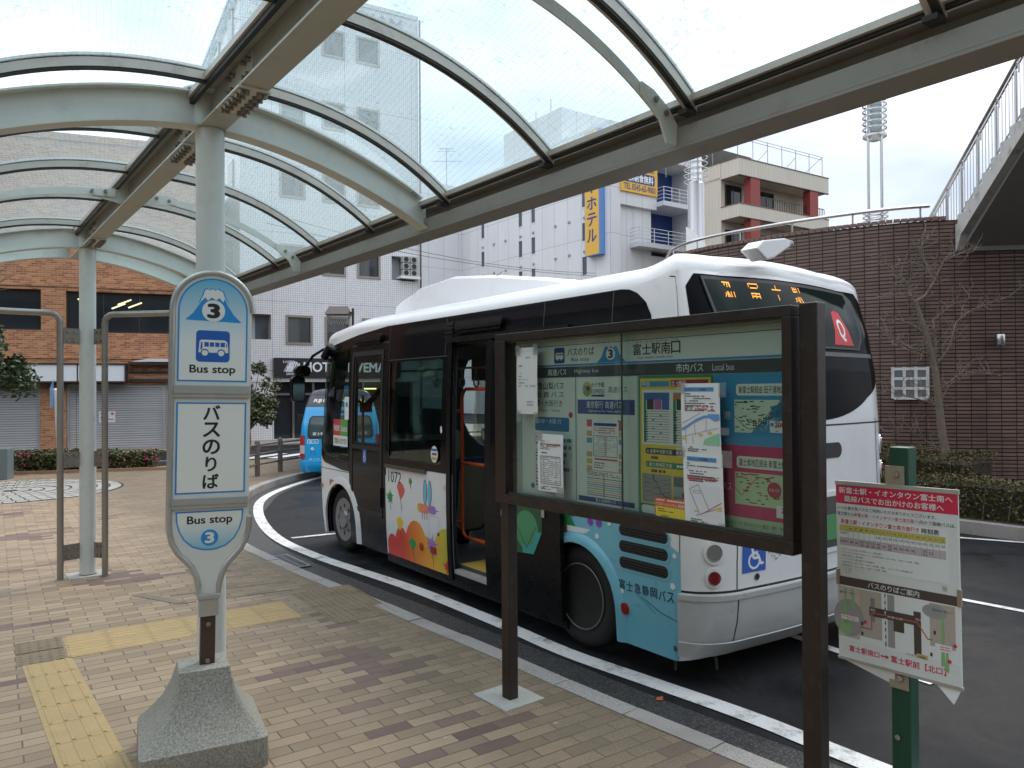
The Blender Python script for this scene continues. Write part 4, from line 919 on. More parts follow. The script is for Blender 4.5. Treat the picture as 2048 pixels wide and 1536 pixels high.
# ---------------------------------------------------------------- bus shelter (local x across, y along the street, z up)
def canopy_glass():
    m, t, b = new('wired_canopy_glass'); t.nodes.remove(b); o = t.nodes['Material Output']
    co = nd(t, 'TexCoord').outputs['Object']; sp_ = nd(t, 'SeparateXYZ', {0: co}); d = None
    r = nd(t, 'VectorRotate', {'Vector': co, 'Angle': R(9)}, rotation_type='Z_AXIS').outputs[0]; rs = nd(t, 'SeparateXYZ', {0: r})
    for q in (rs.outputs[0], rs.outputs[1]):
        f = mth(t, 'FRACT', mth(t, 'DIVIDE', q, .030)); e = mth(t, 'MINIMUM', f, mth(t, 'SUBTRACT', 1.0, f))
        l = mth(t, 'LESS_THAN', e, .035); d = l if d is None else mth(t, 'MAXIMUM', d, l)
    n = nd(t, 'TexNoise', {'Vector': co, 'Scale': 1.6, 'Detail': 8.0, 'Roughness': .7}).outputs['Fac']
    n2 = nd(t, 'TexNoise', {'Vector': co, 'Scale': 26.0, 'Detail': 4.0, 'Roughness': .7}).outputs['Fac']
    gr = mth(t, 'MULTIPLY', ramp(t, n, .46, .68), ramp(t, n2, .55, .66))
    tr = nd(t, 'BsdfTransparent', {0: (.73, .845, .865, 1)}).outputs[0]
    hz = nd(t, 'BsdfTranslucent', {0: (.78, .95, .97, 1)}).outputs[0]
    x = nd(t, 'MixShader', {0: mth(t, 'MULTIPLY_ADD', ramp(t, n, .35, .75), .03, .16), 1: tr, 2: hz}).outputs[0]
    dk = nd(t, 'BsdfDiffuse', {0: (.12, .13, .12, 1)}).outputs[0]
    x = nd(t, 'MixShader', {0: mth(t, 'MULTIPLY', d, .26), 1: x, 2: dk}).outputs[0]
    x = nd(t, 'MixShader', {0: mth(t, 'MULTIPLY', gr, .55), 1: x, 2: dk}).outputs[0]
    gl = nd(t, 'BsdfGlossy', {'Roughness': .05}).outputs[0]
    x = nd(t, 'MixShader', {0: mth(t, 'MULTIPLY', nd(t, 'Fresnel', {'IOR': 1.45}).outputs[0], .12), 1: x, 2: gl}).outputs[0]
    t.links.new(x, o.inputs[0]); return m
m_cglass = canopy_glass()
SH = thing('bus_shelter', 'grey steel bus shelter with arched ribs and a wired glass vault roof', 'bus shelter', (-1.835, 4.6, 0), R(37.3))
zb = lambda w: 3.60 - .42 * (abs(w) / 1.5) ** 1.8
zg = lambda w: 3.815 - .46 * (abs(w) / 1.5) ** 2.5
def band(g, s, w0, w1, f0, f1, half, n=18, m=0):
    vs = []; 
    for i in range(n + 1):
        w = w0 + (w1 - w0) * i / n
        vs += [(w, s - half, f0(w)), (w, s + half, f0(w)), (w, s + half, f1(w)), (w, s - half, f1(w))]
    fs = [(4 * i + j, 4 * i + (j + 1) % 4, 4 * i + 4 + (j + 1) % 4, 4 * i + 4 + j) for i in range(n) for j in range(4)] + [(3, 2, 1, 0), tuple(4 * n + j for j in range(4))]
    g.add(vs, fs, m)
S0_, S1_ = -9.3, 5.55
for s in (0, 4.72):
    g = G(); g.lathe([(.083, 0), (.083, 3.597)], 32); c_ = 0
    g2 = g; o = g.build('column', M('column_paint', (.60, .625, .595), .5, var=.10, vs=2.5, dirt=.35, dc=(.2, .17, .12), ds=2.5), SH, smooth=60); o.location = (0, s, 0)
    g = G(); g.lathe([(.066, 3.61), (.066, 3.80)], 24); g.lathe([(.09, 3.803), (.13, 3.812), (.13, 3.825), (.09, 3.826)], 24); p_ = g.build('column_stub', m_galv, o, smooth=60); p_.location = (-.03, 0, 0)
    g = G(); g.lathe([(.088, .0), (.088, .012)], 24); g.build('rust_ring', M('rust', (.16, .06, .03), .9, var=.4, bump=.5), o)
    g = G(); g.box(-.2, -.17, -.01, .2, .17, .006); g.build('footing_pad', m_conc, o)
# spine beam
g = G(); g.box(-.075, S0_, 3.60, .075, S1_, 3.612); g.box(-.006, S0_, 3.612, .006, S1_, 3.818); g.box(-.075, S0_, 3.818, .075, S1_, 3.83)
g.build('spine_beam', m_galvd, SH)
for sx in (-1, 1):
    g = G(); x0, x1 = sorted((sx * .085, sx * .135)); g.box(x0, S0_, 3.765, x1, S1_, 3.80); x0, x1 = sorted((sx * .095, sx * .12)); g.box(x0, S0_, 3.735, x1, S1_, 3.764, 1); g.box(min(sx * .076, sx * .09), S0_, 3.80, max(sx * .076, sx * .09), S1_, 3.826, 1)
    g.build('glazing_rail', [m_alu, m_rub], SH)
for s in (-.62, .52, 4.2, -5.2):
    g = G(); g.box(-.085, s - .2, 3.588, .085, s + .2, 3.598)
    for i in range(6):
        for j in (-1, 1):
            for q in (.032, .062): g.cyl((j * q, s - .165 + i * .066, 3.588), (j * q, s - .165 + i * .066, 3.562), .014, 6, 1)
    for sx in (-1, 1):
        g.box(min(sx * .0065, sx * .014), s - .2, 3.64, max(sx * .0065, sx * .014), s + .2, 3.79)
        for i in range(6):
            for z in (3.675, 3.755):
                if i in (2, 3): continue
                g.cyl((sx * .014, s - .165 + i * .066, z), (sx * .04, s - .165 + i * .066, z), .014, 6, 1)
    g.build('splice_plate', [m_galv, m_bolt], SH)
# arched ribs
for s in (-4.72, 0, 4.72, 5.5):
    for sx in (-1, 1):
        g = G(); a, b = sx * .08, sx * 1.52
        band(g, s, a, b, lambda w: zb(w) + .012, lambda w: zb(w) + .2, .006); band(g, s, a, b, zb, lambda w: zb(w) + .0118, .06)
        band(g, s, a, sx * 1.47, lambda w: zb(w) + .2002, lambda w: zb(w) + .212, .06)
        g.build('rib', m_galv, SH, smooth=30)
# eave beams
m_eave = M('shaded_eave_paint', (.27, .262, .235), .5, var=.12, vs=4, dirt=.5, dc=(.12, .08, .05), ds=5)  # eave steel darkened for the sky light its underside lacks
for sx in (-1, 1):
    g = G()
    def bx_(a, b, c, d, m=0): g.box(min(sx * a, sx * c), S0_, b, max(sx * a, sx * c), S1_ + .05, d, m)
    bx_(1.50, 3.17, 1.512, 3.255); bx_(1.50, 3.155, 1.69, 3.169); bx_(1.60, 3.17, 1.615, 3.33); bx_(1.513, 3.243, 1.599, 3.255); bx_(1.52, 3.331, 1.70, 3.343); bx_(1.675, 3.17, 1.69, 3.30)
    g.build('eave_beam', m_eave, SH)
    g = G(); bx_(1.46, 3.345, 1.5, 3.375, 0); bx_(1.48, 3.328, 1.5, 3.344, 1); g.build('glazing_rail', [m_alu, m_rub], SH)
# glazing bars and panes
BS = [-9.3, -8.2, -7.1, -6.0, -4.72 + .0, -3.57, -2.47, -1.44, -.33, .81, 1.87, 2.97, 4.3, 5.5]
for s in BS:
    for sx in (-1, 1):
        g = G(); a, b = sx * .09, sx * 1.5
        band(g, s, a, b, lambda w: zg(w) - .052, lambda w: zg(w) - .004, .03, m=0); band(g, s - .012, a, b, lambda w: zg(w) - .066, lambda w: zg(w) - .0525, .014, m=1); band(g, s + .034, a, b, lambda w: zg(w) - .014, lambda w: zg(w) + .012, .004, m=1); band(g, s, a, b, lambda w: zg(w) + .006, lambda w: zg(w) + .02, .034, m=0)
        g.box(min(b, b - sx * .07), s - .026, zg(b) - .07, max(b, b - sx * .07), s + .026, zg(b) - .05, 1)
        g.build('glazing_bar', [m_alu, m_rub], SH, smooth=30)
for i in range(len(BS) - 1):
    for sx in (-1, 1):
        g = G(); n = 16; vs = []
        for k in range(n + 1): w = sx * (.10 + 1.41 * k / n); vs += [(w, BS[i] + .03, zg(w)), (w, BS[i + 1] - .03, zg(w))]
        g.add(vs, [(2 * k, 2 * k + 2, 2 * k + 3, 2 * k + 1) for k in range(n)]); g.build('glass_pane', m_cglass, SH, smooth=80)
# flat tie arches with gusset brackets
for s in (-7.07, -2.36, 2.36):
    for sx in (-1, 1):
        g = G(); band(g, s, sx * .12, sx * 1.46, lambda w: zg(w) - .15, lambda w: zg(w) - .09, .005)
        g.build('tie_arch', m_galv, SH, smooth=30)
        for pts, bolts in (([(1.26, 3.365), (1.26, 3.425), (1.34, 3.405), (1.44, 3.345), (1.505, 3.27), (1.498, 3.172), (1.43, 3.172), (1.385, 3.27)], ((1.35, 3.36), (1.42, 3.31))), ([(.02, 3.62), (.02, 3.79), (.1, 3.74), (.36, 3.725), (.36, 3.66), (.3, 3.655), (.07, 3.616)], ((.2, 3.70), (.3, 3.69)))):
            g = G(); g.frame((0, s, 0), (sx, 0, 0), (0, 0, 1)); g.prism(pts, .006, .018)
            for x, z in bolts: g.at(); g.cyl((sx * x, s - .03, z), (sx * x, s + .03, z), .014, 6, 1)
            g.build('gusset', [m_galv, m_bolt], SH)
# hoop rails bolted to the far column
def hoop(label, base, d, ln, brx):
    t = thing('hoop_rail', label, 'hoop rail', (base[0], base[1], 0), math.atan2(d[1], d[0]), 'hoop rails beside the far shelter column')
    z = 2.86; r = .1; p = [(0, 0, 0), (0, 0, z - r)] + [(r - r * math.cos(a), 0, z - r + r * math.sin(a)) for a in (.4, .8, 1.2)] + [(r, 0, z), (ln - r, 0, z)] + [(ln - r + r * math.sin(a), 0, z - r + r * math.cos(a)) for a in (.4, .8, 1.2)] + [(ln, 0, z - r), (ln, 0, 0)]
    g = G(); g.tube(p, .033, 14); g.build('pipe', m_steelpipe, t, smooth=60)
    for zz in (2.62, 1.28, .28):
        g = G(); w = Vector((-4.68 - base[0], 8.33 - base[1])); q = Vector((d[1] * 1, 0)); lx = w.x * d[0] + w.y * d[1]; ly = -w.x * d[1] + w.y * d[0]
        e = Vector((lx, ly)); e *= (e.length - .085) / e.length; g.bar((0, 0, zz), (e.x, e.y, zz), .012, .17)
        n_ = Vector((e.y, -e.x)).normalized()
        for k in (.4, .75):
            for dz in (-.05, .05): c = e * k; g.cyl((c.x - n_.x * .02, c.y - n_.y * .02, zz + dz), (c.x + n_.x * .02, c.y + n_.y * .02, zz + dz), .013, 6, 1)
        g.build('bracket', [m_bolt, m_steelpipe], t)
dl = Vector((.97, -.15)).normalized()
hoop('bent steel pipe hoop rail between the far shelter column and the bus stop pole sign', (-4.46, 8.27), (dl.x, dl.y), 1.26, 0)
hoop('bent steel pipe hoop rail on the open side of the far shelter column', (-4.86, 8.12), (-.795, -.606), 2.0, 0)
# ---------------------------------------------------------------- the bus (local x forward, y to its left, z up from the road)
BUS = thing('city_bus', 'small white city bus with dark windows, autumn leaf artwork and an open middle door', 'bus', (1.35 + .26 * .806, 6.902 + .26 * .592, -.15), R(126.3))
def itp(tb, z):
    if z <= tb[0][0]: return tb[0][1]
    for (a, b), (c, d) in zip(tb, tb[1:]):
        if z <= c: u = (z - a) / (c - a); return b + (d - b) * u
    return tb[-1][1]
def sm(x, a, b): u = min(1, max(0, (x - a) / (b - a))); return u * u * (3 - 2 * u)
TW = [(.2, 1.27), (.5, 1.29), (.9, 1.30), (1.3, 1.30), (2.0, 1.29), (2.5, 1.27), (2.8, 1.245), (2.95, 1.228)]
TR = [(.2, -1.22), (.27, -1.30), (.36, -1.38), (.7, -1.42), (1.2, -1.435), (1.9, -1.42), (2.3, -1.395), (2.6, -1.325), (2.95, -1.15)]
TF = [(.2, 5.78), (.35, 5.87), (1.0, 5.92), (1.4, 5.89), (2.0, 5.76), (2.6, 5.58), (2.95, 5.43)]
def bp(x, z):
    a = -x; sg = 1 if a >= 0 else -1; a = abs(a); w = itp(TW, z); sr = itp(TR, z); sf = itp(TF, z)
    if a < .85: t = a * (w - .45) / .85; s = sr + .05 * (a / .85) ** 2
    elif a < 1.42: u = (a - .85) / .57 * math.pi / 2; t = w - .45 + .45 * math.sin(u); s = sr + .05 + (-1.05 - sr - .05) * (1 - math.cos(u))
    elif a < 7.77: s = a - 2.47; t = w
    elif a < 8.62: u = (a - 7.77) / .85 * math.pi / 2; s = 5.3 + (sf - .1 - 5.3) * math.sin(u); t = w - .45 + .45 * math.cos(u)
    else: u = min(1, (a - 8.62) / .85); t = (w - .45) * (1 - u); s = sf - .1 * (1 - u) ** 2
    if z > 2.5: k = min(1, (z - 2.5) / .45); z = z - .10 * sm(s, 4.2, 5.6) * k + .15 * (1 - sm(s, -1.45, -.7)) * k
    return Vector((s, t * sg, z))
def bfn(x, z, o):
    p = bp(x, z); e = .004; n = (bp(x + e, z) - bp(x - e, z)).cross(bp(x, z + e) - bp(x, z - e))
    if n.length > 1e-12: p = p + n.normalized() * o
    return p
XC = sorted(set([round(s * v, 3) for s in (-1, 1) for v in [.15, .3, .45, .6, .75] + [.85 + .0475 * i for i in range(13)] + [1.5, 1.8, 2.1] + [5.95 + .16 * i for i in range(9)] + [7.77 + .085 * i for i in range(11)] + [8.62 + .17 * i for i in range(5)]]))
ZC = [.32, .5, .7, .9, 1.2, 1.4, 1.65, 1.9, 2.1, 2.3, 2.5, 2.6, 2.7, 2.8, 2.88]
def X(s): return -(s + 2.47)
def bb(g, name, mats, par=None, smooth=35): return g.build(name, mats, par or BUS, smooth=smooth, fn=bfn, cuts=((0, XC), (1, ZC)), weld=True)
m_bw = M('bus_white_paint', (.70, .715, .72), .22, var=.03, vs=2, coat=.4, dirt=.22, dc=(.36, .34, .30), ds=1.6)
m_bk = M('bus_gloss_black', (.008, .008, .010), .08, var=0, spec=.14); m_bk2 = M('bus_satin_black', (.007, .007, .008), .28, var=.1, spec=.2)
m_bglass = glass('bus_tinted_glass', (.58, .70, .67), .6); m_bglassd = glass('bus_dark_glass', (.36, .45, .44), .7)
m_bin = M('bus_interior', (.055, .058, .06), .7, var=.1); m_seal = M('bus_seal', (.012, .012, .012), .5, var=0)
def archloop(sc, r=.53, zc=.42, lo=.2, side=1):
    P_ = []
    for i in range(17):
        a = math.pi * (i / 16); P_.append((sc - r * math.cos(a), zc + r * math.sin(a)))
    P_ = [(sc - r, lo)] + P_ + [(sc + r, lo)]
    return P_
RWX, FWX = -.03, 4.74
def outer(o=0):
    pts = []
    # bottom edge from rear-centre round the left side: x decreasing from +9.47 (right front) ... build right half then left half
    lo = .2
    left = []
    for sc, r in ((RWX, .47), (FWX, .50)): left += [(X(s), z) for s, z in archloop(sc, r)]
    left = [(0, lo)] + left + [(-9.47, lo), (-9.47, 1.32), (-8.60, 1.32), (-8.54, 1.5), (-8.54, 2.6), (-8.60, 2.74), (-9.47, 2.74), (-9.47, 2.95)]
    right = [(-x, z) for x, z in left][::-1]
    return right[:-1] + left
door_hole = [(X(1.19), .21), (X(1.92), .21), (X(1.92), 2.64), (X(1.19), 2.64)]
winA = rr(X(3.36), 1.36, X(2.14), 2.50, .05, 3)
fdoor = rr(X(4.32), 1.5, X(3.60), 2.52, .04, 3)
quart = [(X(4.52), 1.22), (-7.25, 1.24), (-7.7, 1.30), (-8.0, 1.44), (-8.18, 1.7), (-8.22, 2.5), (-8.14, 2.68), (-7.95, 2.72), (X(4.52), 2.72)]
rw = [[(-X(a), 1.36), (-X(b), 1.36), (-X(b), 2.5), (-X(a), 2.5)] for a, b in ((-.6, .55), (.63, 2.05), (2.14, 3.36), (3.5, 4.45))]
rq = [(-x, z) for x, z in quart]
HOLES = [door_hole, winA, fdoor, quart] + rw + [rq]
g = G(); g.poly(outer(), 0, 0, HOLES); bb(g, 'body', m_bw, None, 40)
g = G(); g.poly(outer(), -.045, 0, HOLES); bb(g, 'inner_lining', m_bin, None, 40)
# roof
def roof_ring(ins, up):
    o = []
    for x in [-9.47 + 18.94 * i / 220 for i in range(220)]:
        p = bp(x, 2.95); o.append((2.1 + (p.x - 2.1) * (1 - ins / 3.3), p.y * (1 - ins / 1.228), p.z + up))
    return o
g = G(); rg = [roof_ring(.26 * (1 - math.cos(R(a))), .17 * math.sin(R(a))) for a in (0, 15, 30, 45, 60, 75, 90)] + [roof_ring(.55, .195), roof_ring(.8, .205)]
vs = [p for r in rg for p in r]; n = 220
g.add(vs, [(i * n + j, i * n + (j + 1) % n, (i + 1) * n + (j + 1) % n, (i + 1) * n + j) for i in range(len(rg) - 1) for j in range(n)])
g.add(rg[-1], [(j, (j + 1), n - 2 - j, n - 1 - j) for j in range(n // 2 - 1)])
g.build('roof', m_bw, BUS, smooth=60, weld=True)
g = G(); g.tube([(*roof_ring(.008, .012)[i],) for i in range(220)], .006, 5, closed=True); g.build('roof_seam', M('seam_grey', (.3, .3, .3), .5), BUS)
# air conditioning hump
prof = [(4.24, 3.05, .76), (4.20, 3.30, .73), (4.10, 3.36, .71), (3.74, 3.44, .70), (3.68, 3.47, .70), (2.95, 3.515, .69), (2.85, 3.515, .69), (2.0, 3.42, .70), (1.1, 3.28, .72), (.72, 3.21, .74), (.5, 3.05, .76)]
g = G(); vs = []
for s, z, w in prof: vs += [(s, w + .06, 3.02), (s, w + .015, max(3.03, z - .035)), (s, w - .05, z), (s, -w + .05, z), (s, -w - .015, max(3.03, z - .035)), (s, -w - .06, 3.02)]
k = len(prof); g.add(vs, [(6 * i + j, 6 * i + 6 + j, 6 * i + 7 + j, 6 * i + j + 1) for i in range(k - 1) for j in range(5)] + [(0, 1, 2, 3, 4, 5)])
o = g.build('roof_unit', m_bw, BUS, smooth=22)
g = G()
for s, z in ((3.72, 3.445), (1.95, 3.45)): g.bar((s, .70, z - .05), (s - .04, .65, z - .0), .012, .012)
g.build('rib_mark', M('rib_grey', (.35, .35, .35), .5), o)

# black glazing band and its panes, left side
band_l = [(X(-.86), 1.15)] + [(X(-.86 + .36 * (1 - math.cos(R(a)))), 2.58 + .36 * math.sin(R(a))) for a in (0, 20, 40, 60, 75, 90)] + [(X(3.5), 2.94), (X(4.5), 2.87), (X(4.5), 1.15), (X(3.42), 1.15), (X(3.42), 1.28), (X(1.918), 1.28), (X(1.918), 2.638), (X(1.192), 2.638), (X(1.192), 1.15)]
g = G(); g.poly(band_l, .003, 0, [winA, [(X(3.44), 1.3), (X(3.44), 2.738), (X(4.47), 2.738), (X(4.47), 1.3)]]); bb(g, 'glazing_band', m_bk)
g = G()
for s in (3.40, 2.1, .45, -.42):
    g.rect(X(s) - .004, 2.53, X(s) + .004, 2.93, .0045)
g.rect(X(4.45), 2.735, X(3.42), 2.75, .0045); g.rect(X(3.4), 2.515, X(1.95), 2.525, .0045); bb(g, 'band_joint', M('joint_grey', (.05, .05, .052), .4, var=0))
g = G(); g.prism([(-x if False else x, z) for x, z in winA], -.02, -.012); f = bb(g, 'side_window', m_bglassd)
g = G(); g.rect(X(3.36) + .02, 1.9, X(2.14) - .02, 1.925, -.006) if False else None
g = G(); g.prism([(X(3.40), 1.245), (X(2.45), 1.245), (X(2.45), 1.285), (X(3.40), 1.285)], .004, .03); bb(g, 'rail_track', M('track_bronze', (.10, .085, .07), .4, metal=.4))
# rear upper side windows behind the notice board
g = G()
for a, b in ((.28, 1.1), (-.72, .2)): g.prism([(X(b), 1.4), (X(a), 1.4), (X(a), 2.5), (X(b), 2.5)], .0035, .006)
bb(g, 'side_window', m_bk)
# corner window
blk = [(X(4.47), 1.10), (-7.2, 1.11), (-7.75, 1.17), (-8.05, 1.31), (-8.24, 1.56), (-8.35, 1.85), (-8.40, 2.5), (-8.40, 2.72), (-8.2, 2.80), (X(5.1), 2.84), (X(4.5), 2.87), (X(4.5), 2.75), (X(4.47), 2.75)]
g = G(); g.poly(blk, .003, 0, [quart]); bb(g, 'corner_glazing', m_bk)
g = G(); g.poly(quart, -.012); f = bb(g, 'corner_window', m_bglass)
for sd_ in (1, -1):
    g = G(); q = [(sd_ * 9.47, 1.32), (sd_ * 8.60, 1.32), (sd_ * 8.54, 1.5), (sd_ * 8.54, 2.6), (sd_ * 8.60, 2.74), (sd_ * 9.47, 2.74)]; g.poly(q if sd_ < 0 else q[::-1], -.01); bb(g, 'windscreen', m_bglass)
    if sd_ > 0: g = G(); g.poly([(-x, z) for x, z in blk], .003, 0, [rq]); bb(g, 'corner_glazing', m_bk); g = G(); g.poly(rq, -.012); bb(g, 'corner_window', m_bglass)
g = G(); [g.poly(q, -.012) for q in rw]; bb(g, 'side_window', m_bglass)
g = G(); bl = [(-X(-.86), 1.28), (-X(4.5), 1.28), (-X(4.5), 2.94), (-X(-.86), 2.94)]; g.poly(bl, .003, 0, rw); bb(g, 'glazing_band', m_bk)
# sun visor strip behind the screen
def sticker(name, s0, z0, w, h, draw, mats):
    g = G(); g.M = Matrix.Translation((X(s0), z0, .0065)); draw(g, w, h); bb(g, name, mats)
sticker('card_sticker', 4.98, 1.42, .46, .36, lambda g, w, h: (g.rect(0, .14, w * .5, h, 0, 0), g.rect(w * .5, .14, w, h, 0, 1), g.rect(0, 0, w, .14, 0, 2), g.text('PASMO', .02, .2, .21, .28, .001, 2, .02), g.text('Suica', .25, .2, .44, .28, .001, 2, .02), g.text('ご利用いただけます', .02, .03, .44, .11, .001, 3, .02)), [P(.5, .05, .06), P(.10, .33, .08), P(.75, .75, .72), P(.02, .02, .02)])
sticker('white_sticker', 4.62, 1.78, .13, .30, lambda g, w, h: (g.rect(0, 0, w, h, 0, 0), g.disc(.065, .2, .035, .001, 1)), [P(.75, .76, .76), P(.05, .25, .5)])

# front folding door
t = BUS
g = G(); fr = [(X(4.47), .19), (X(3.44), .19), (X(3.44), 2.735), (X(4.47), 2.735)]; g.prism(fr, .001, .016, 0) if False else None
g.poly(fr, .004, 0, [fdoor]); d = bb(g, 'front_door', m_bk2)
g = G()
for a, b, c, e in ((X(4.41), .62, X(3.52), .68), (X(4.41), 2.60, X(3.52), 2.66), (X(4.41), .68, X(4.36), 2.6), (X(3.57), .68, X(3.52), 2.6), (X(4.36), 1.42, X(3.57), 1.47)): g.prism([(a, b), (c, b), (c, e), (a, e)], .004, .012)
bb(g, 'door_frame', m_seal, d)
g = G(); g.poly(fdoor, -.006); bb(g, 'door_glass', m_bglass, d)
g = G(); g.rect(X(4.355), .69, X(3.575), 1.41, .006); bb(g, 'door_panel', m_bk, d)
g = G(); g.M = Matrix.Translation((X(4.05), 1.25, .008)); g.rect(0, 0, .1, .17, 0, 0); g.disc(.05, .06, .035, .001, 1); g.disc(.05, .06, .022, .002, 0); g.rect(.04, .08, .055, .14, .001, 1); bb(g, 'wheelchair_sticker', [P(.05, .14, .5), P(.75, .76, .78)], d)
g = G(); g.prism([(X(3.56), .75), (X(3.52), .75), (X(3.52), .98), (X(3.56), .98)], .012, .03); bb(g, 'handle', m_bk, d)
for s0, s1 in ((4.35, 3.55), (1.86, 1.02)):                   # lamp bars above both doors
    g = G(); g.prism(rr(X(s0), 2.77, X(s1), 2.85, .035, 4), .004, .06); g.prism(rr(X(s0) + .05, 2.74, X(s1) - .05, 2.775, .012, 3), .004, .035); bb(g, 'door_lamp_bar', m_bk2)
g = G()
for i in range(4): g.prism(rr(X(2.12), 2.70 + .045 * i, X(1.95), 2.735 + .045 * i, .01, 2), .004, .02)
bb(g, 'speaker_grille', m_bk2)

# leaf artwork panel
def ramp3(name, stops, a, b, axis=0):
    m, t_, bs = new(name); q = nd(t_, 'SeparateXYZ', {0: nd(t_, 'TexCoord').outputs['Object']}).outputs[axis]
    r = nd(t_, 'ValToRGB', {0: nd(t_, 'MapRange', {0: q, 1: a, 2: b}).outputs[0]}); e = r.color_ramp.elements
    while len(e) < len(stops): e.new(.5)
    for i, (p, c) in enumerate(stops): e[i].position = p; e[i].color = (*c, 1)
    t_.links.new(r.outputs[0], bs.inputs['Base Color']); bs.inputs['Roughness'].default_value = .3; return m
m_hill = ramp3('printed_hill', [(0, (.62, .035, .04)), (.28, (.66, .06, .03)), (.62, (.80, .33, .03)), (.8, (.75, .45, .05)), (1, (.33, .48, .05))], 3.4, 1.95)
pw, ph = 1.47, 1.06
g = G(); g.M = Matrix.Translation((X(3.41), .2, .004)); g.rect(0, 0, pw, ph, 0, 0)
hl = [(0, 0)] + [(0, .22)]
def hump(cx, w, z0, z1, a0=180, a1=0): return [(cx + w * math.cos(R(a)), z0 + (z1 - z0) * math.sin(R(a))) for a in range(a0, a1 - 1, -15)]
hl = [(.004, .004)] + hump(.13, .126, .14, .27, 180, 45) + hump(.36, .17, .14, .38, 150, 45) + hump(.70, .27, .12, .50, 160, 30) + [(1.06, .33)] + hump(1.34, .27, .1, .50, 165, 60) + [(pw - .004, .52), (pw - .004, .004)]
g.poly(hl, .001, 1)
def leafp(cx, cy, r, m, rot=0, n=5, z=.002):
    P_ = []
    for i in range(n * 4):
        a = R(rot) + 6.2832 * i / (n * 4); k = (1, .5, .72, .42)[i % 4] * (1.15 if (i // 4) == 1 else 1); P_.append((cx + r * k * math.cos(a), cy + r * k * math.sin(a)))
    g.poly(P_, z, m); g.line((cx, cy - r * .5), (cx + .01, cy - r * 1.5), .008, z + .0005, 6)
def ginkgo(cx, cy, r, m, rot=0, z=.002):
    P_ = [(cx, cy - r)] + [(cx + r * (1.0 if i % 2 else .86) * math.cos(R(rot + a)), cy + r * (1.0 if i % 2 else .86) * math.sin(R(rot + a)) * .9) for i, a in enumerate((5, 30, 55, 75, 90, 105, 125, 150, 175))]; g.poly(P_, z, m); g.line((cx, cy - r * .9), (cx + .03, cy - r * 2.1), .008, z, 6)
leafp(.10, .70, .10, 2, 90); leafp(.60, .93, .055, 2, 70); ginkgo(.36, .80, .11, 3, -20); ginkgo(.33, .42, .09, 4); ginkgo(.62, .22, .085, 2, 5, .0025); leafp(1.06, .27, .14, 5, 80, 6, .0025); leafp(1.38, .10, .11, 7, 95, 5, .003)
for x in (.93, 1.03): g.disc(x, .84, .042, .0022, 6, 20, .14); g.disc(x, .84, .034, .003, 8, 20, .13)
g.disc(.80, .66, .05, .0022, 4, 16); g.rrect(.80, .61, 1.0, .71, .03, .0028, 9); g.rrect(1.0, .62, 1.16, .71, .045, .0026, 5); g.line((1.16, .665), (1.22, .67), .006, .002, 6)
for i in range(3): g.line((.87 + .05 * i, .61), (.86 + .05 * i, .54), .008, .002, 6)
g.frame2(1.0, .26, 1.22, .60, .004, .0018, 10); g.disc(1.2, .42, .02, .003, 6)
g.text('1072', .06, .88, .38, 1.01, .002, 6, -.012); g.rect(1.32, .9, 1.42, .96, .002, 11)
art = bb(g, 'art_panel', [m_bw, m_hill, P(.02, .30, .07), P(.66, .12, .09), P(.75, .50, .03), P(.36, .18, .55), P(.02, .02, .03), P(.62, .03, .03), P(.18, .5, .66), P(.75, .25, .16), P(.4, .4, .4), P(.5, .5, .5)])
g = G(); g.prism([(X(2.37), .40), (X(2.27), .40), (X(2.27), .47), (X(2.37), .47)], .006, .02); g.prism([(X(2.58) + .035 * math.cos(a * .5236), .43 + .045 * math.sin(a * .5236)) for a in range(12)], .006, .018); bb(g, 'marker_lamp', M('amber_lens', (.35, .05, .02), .2, var=0))
g = G(); g.prism([(X(4.2) - .62, .82), (X(4.2) - .48, .82), (X(4.2) - .48, .90), (X(4.2) - .62, .90)], .002, .02) if False else None

